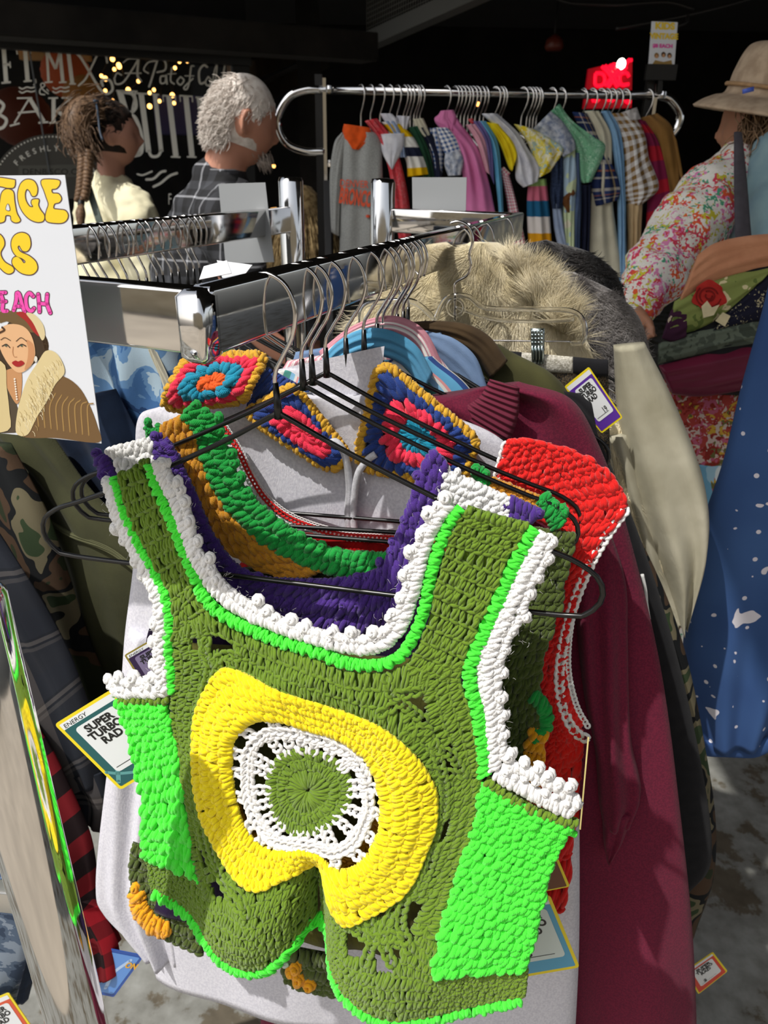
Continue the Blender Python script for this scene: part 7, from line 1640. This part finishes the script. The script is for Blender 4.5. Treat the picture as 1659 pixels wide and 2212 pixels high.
capsule(mb, [sh2, sh2 + (.05, .05, -.28), sh2 + (-.02, -.12, -.43)], [.075, .07, .045]); capsule(mb, [(bx, by + .04, z0 + .0), (bx - .01, by + .04, z0 - .25)], [.06, .11]); remeshed(mb, 'floral_blouse', M_FLO, hp, .012, 6)
M_VEST = fabric('pale_denim', hx('#8ea9ad'), hx('#7694a0'), 12)
mb = MB(); capsule(mb, [(bx + .03, by - .04, z0 - .02), (bx + .02, by - .06, z0 - .16), (bx + .02, by - .06, z0 - .46)], [.09, .155, .15], 1.1); capsule(mb, [at_depth(1688, 345, 1.46), at_depth(1688, 430, 1.44), at_depth(1690, 560, 1.42)], [.065, .085, .09]); remeshed(mb, 'denim_waistcoat', M_VEST, hp, .013, 8)
mb = MB(); capsule(mb, [(bx, by, z0 - .42), (bx - .02, by, z0 - .7), (bx - .04, by + .02, z0 - 1.0)], [.15, .2, .27], seg=30); mb.build('floral_skirt', M_FLO, hp)
mb = MB()
for sg in (-1, 1): capsule(mb, [(bx + sg * .08, by, .5), (bx + sg * .08, by, .08)], [.06, .045]); capsule(mb, [(bx + sg * .08, by + .1, .04), (bx + sg * .08, by - .05, .045)], [.035, .04])
mb.build('boots', M_BLK, hp)
mb = MB(); S = Plane(at_depth(1600, 400, 1.36), -FWD)
loft(mb, S, [(1576, 296), (1576, 400), (1578, 500), (1582, 560)], [(1594, 300), (1604, 400), (1612, 500), (1618, 560)], 20, 8, 6, hb=20); mb.build('bag_strap', fabric('grey_webbing', hx('#4b484e'), None, 60), hp)
mb = MB(); f = nrm(np.array([-.4, .9, .18])); hc = hh + np.array([-.006, 0, .035])
M_STRAW = fabric('straw', hx('#c4ae94'), hx('#a8927a'), 40, .9, 260, 1.0)
prof = [(.150, -.024), (.135, -.012), (.112, .0), (.094, .008), (.090, .045), (.082, .08), (.070, .097), (.045, .102), (.002, .094)]
A = np.array([nrm(np.cross([0, 1, 0], [.12, -.1, 1.])), nrm(np.cross([.12, -.1, 1.], np.cross([0, 1, 0], [.12, -.1, 1.]))), nrm([.12, -.1, 1.])])
pr = cr(prof, 40); inner = pr[::-1] - [.004, .004]; inner[:, 0] = np.maximum(inner[:, 0], .002); lathe(mb, hc, np.concatenate([pr[::-1], inner[::-1]]), 60, A, sx=.98, sy=1.12)
hat = mb.build('straw_hat', M_STRAW, hp)
mb = MB(); tube(mb, [hc + A[0] * .096 * math.cos(a) * .98 + A[1] * .096 * math.sin(a) * 1.12 + A[2] * .022 for a in np.linspace(0, 6.283, 50)[:-1]], .004, 6, True); mb.build('hat_cord', fabric('hat_cord', hx('#b8946c'), None, 90), hp)
tgp = at_depth(1616, 195, 1.42); mb = MB(); box(mb, tgp, .010, .002, .004, [nrm([1, -.1, .25]), nrm([.1, 1, 0]), nrm([-.25, 0, 1])]); mb.build('hat_label', simple('blue_label', hx('#4f6ad0'), .5), hp)
mb = MB(); gg = np.random.default_rng(6); N = 2600; an = gg.uniform(-2.6, 1.7, N); roots = hh + np.stack([.082 * np.cos(an), .09 * np.sin(an) * .9, gg.uniform(-.03, .04, N)], -1)
tips = roots + np.stack([gg.normal(0, .03, N) + .01, gg.normal(-.03, .02, N), -gg.uniform(.09, .18, N)], -1); q = np.linspace(0, 1, 8)[None, :, None]; wv = gg.normal(0, .014, (N, 1, 3)); P = roots[:, None] * (1 - q) + tips[:, None] * q + wv * np.sin(q * 7) + np.array([0, -.03, 0]) * np.sin(q * 3.1)
keepm = ~((roots[:, 0] < hh[0] - .05) & (roots[:, 1] > hh[1] - .0)); tubes(mb, P[keepm], .0014 * np.array([1, 1, 1, .95, .9, .8, .6, .3]), np.array([.2, -1, .1]), 4); capsule(mb, [hh + np.array([.01, -.03, .03]), hh + np.array([.015, -.055, -.10])], [.075, .06]); mb.build('hair', fabric('light_brown_hair', hx('#9a7c5c'), hx('#5c4632'), 60, .5, 10, 0), hp)

# patchwork bag
BP = Plane(at_depth(1550, 700, 1.18), nrm(-FWD + np.array([0, 0, -.3])))
bag = thing('patchwork_bag', 'patchwork tapestry bag with a peach top, red rose and burgundy leather base', 'bag', BP.pts(np.array(1540.), np.array(860.)))
def patch(nm, up, lo, mat, b=16, h=0, label=None):
    mb = MB(); loft(mb, BP, up, lo, 40, 14, b, 3, 1, hb=h, byindex=True); o = mb.build(nm, mat, bag)
    if label: o['label'] = label
mb = MB(); loft(mb, BP, [(1520, 545), (1480, 640), (1440, 740), (1434, 800), (1460, 850)], [(1720, 505), (1720, 640), (1720, 740), (1720, 800), (1720, 858)], 40, 30, 50, 4, 2, ends=.12, thin=1.0); mb.build('bag_body', M_BLK, bag)
HB = 44
patch('peach_panel', [(1490, 552), (1530, 526), (1610, 510), (1720, 506)], [(1448, 655), (1520, 612), (1610, 585), (1720, 565)], fabric('peach_linen', hx('#c98f6c'), hx('#b97f5e'), 30, .9, 500, .6), 12, HB, 'peach panel')
patch('rose_panel', [(1440, 650), (1510, 608), (1580, 588), (1650, 575)], [(1424, 722), (1480, 712), (1540, 680), (1600, 625)], blotch('green_tapestry', [(0, hx('#5b6a35')), (.4, hx('#7f8a4c')), (.62, hx('#cfc39a')), (.75, hx('#6a7540'))], 40, 2), 10, HB + 2, 'green tapestry panel')
patch('dotted_panel', [(1545, 680), (1600, 622), (1650, 580), (1720, 566)], [(1520, 712), (1590, 696), (1650, 684), (1720, 672)], blotch('navy_dots', [(0, hx('#1a1b2c')), (.93, hx('#b9b08c'))], 130, voronoi=True), 8, HB + 3, 'black panel with cream dots')
patch('plum_panel', [(1432, 668), (1446, 662), (1462, 668)], [(1412, 728), (1436, 735), (1462, 725)], blotch('plum_print', [(0, hx('#3b1d33')), (.7, hx('#c9b9a0')), (.78, hx('#3b1d33'))], 70, 2), 8, HB + 5, 'plum printed panel')
patch('moss_panel', [(1408, 738), (1480, 716), (1560, 698), (1720, 672)], [(1406, 782), (1480, 765), (1560, 748), (1720, 722)], blotch('moss_velvet', [(0, hx('#4a5248')), (.5, hx('#5e675a')), (.6, hx('#3e463d'))], 30, 3), 10, HB, 'grey green velvet band')
patch('burgundy_panel', [(1408, 785), (1480, 767), (1560, 750), (1720, 724)], [(1436, 846), (1500, 850), (1580, 838), (1720, 812)], fabric('burgundy_leather', hx('#6a2038'), hx('#58182e'), 10, .35, 60, .2), 14, HB, 'burgundy leather base')
mb = MB(); M_ROSE, M_ROSED, M_IV = fabric('rose_wool', hx('#b9302a'), hx('#a0241f'), 60), fabric('rose_wool_dark', hx('#7d1a18'), None, 60), fabric('ivory_wool', hx('#d8cba4'), None, 60)
an = np.arange(16) * .3927
poly(mb, BP, cr([(1508 + (34 + 5 * math.sin(a * 5)) * math.cos(a), 640 + (32 + 4 * math.cos(a * 4)) * math.sin(a)) for a in an], 60, True), HB + 15, M_ROSE, thick=2)
for r_, a0 in ((26, .3), (19, 2.4), (12, 4.2), (7, 0)): ribbon(mb, BP, [(1506 + r_ * math.cos(a0 + t), 638 + r_ * .9 * math.sin(a0 + t)) for t in np.linspace(0, 3.6, 9)], 3, HB + 17, M_ROSED)
poly(mb, BP, [(1490, 660), (1502, 648), (1512, 662), (1528, 656), (1516, 678), (1494, 684)], HB + 18, M_IV); poly(mb, BP, [(1520, 690), (1536, 672), (1552, 680), (1540, 702)], HB + 15, M_IV); mb.build('embroidered_rose', None, bag, False)
mb = MB(); loft(mb, BP, [(1648, 515), (1648, 600), (1650, 700), (1652, 760)], [(1690, 510), (1690, 600), (1690, 700), (1690, 760)], 30, 10, 8, hb=HB + 20); mb.build('side_strip', blotch('red_tapestry', [(0, hx('#c2452a')), (.4, hx('#d8cba4')), (.6, hx('#b98a2c')), (.75, hx('#1a1b2c'))], 60, 1), bag)
# floral dress hanging under the bag
DP = Plane(at_depth(1520, 950, 1.28), np.array([0, -1, 0]), cloth_relief(80, 10, 120)); t = thing('dress', 'faded floral dress hanging under the patchwork bag, pale blue at its foot', 'dress', DP.pts(np.array(1540.), np.array(1110.)))
mb = MB(); loft(mb, DP, [(1430, 820), (1440, 900), (1470, 980), (1500, 1060)], [(1700, 820), (1690, 900), (1680, 980), (1660, 1060)], 40, 24, 20, 10, 4); mb.build('body', blotch('faded_floral', [(0, hx('#a8423c')), (.35, hx('#6a6a3c')), (.45, hx('#c9b9b0')), (.6, hx('#b9607c')), (.75, hx('#8a3028')), (.88, hx('#c9a43c'))], 46, voronoi=True, dist=.08), t)
mb = MB(); loft(mb, DP, [(1502, 1000), (1520, 1060), (1530, 1150)], [(1640, 1000), (1620, 1060), (1600, 1150)], 30, 20, 16, 6, 4, hb=10); mb.build('blue_hem', blotch('sky_tie_dye', [(0, hx('#6fa6c6')), (.5, hx('#9dc4d8')), (.62, hx('#d5dfe2'))], 14, 2), t)
# another shopper glimpsed between the rails
sp_ = at_depth(655, 470, 3.1); t = thing('person', 'fair haired person glimpsed low between the two chrome posts', 'person', (sp_[0], sp_[1], 0))
mb = MB(); headmesh(mb, sp_, (.3, .9, -.3), (0, 0, 1), .9); capsule(mb, [sp_, sp_ + np.array([0, .0, -.25]), sp_ + np.array([0, 0, -.6])], [.05, .10, .14]); capsule(mb, [sp_ + np.array([0, 0, -.6]), (sp_[0], sp_[1], .06)], [.14, .08]); remeshed(mb, 'body', M_BLK, t, .014, 4)
mb = MB(); gg = np.random.default_rng(6); N = 1200; an = gg.uniform(0, 6.28, N); roots = sp_ + np.stack([.07 * np.cos(an), .08 * np.sin(an), .05 + 0 * an], -1); hairs(mb, roots, nrm(np.stack([.4 * np.cos(an), .4 * np.sin(an), -1 + 0 * an], -1)), gg.uniform(.15, .3, N), .002, wav=.01); capsule(mb, [sp_ + np.array([0, -.01, .05]), sp_ + np.array([0, -.02, -.02])], [.078, .075]); mb.build('hair', fabric('fair_hair', hx('#a89268'), hx('#6b5636'), 60), t)
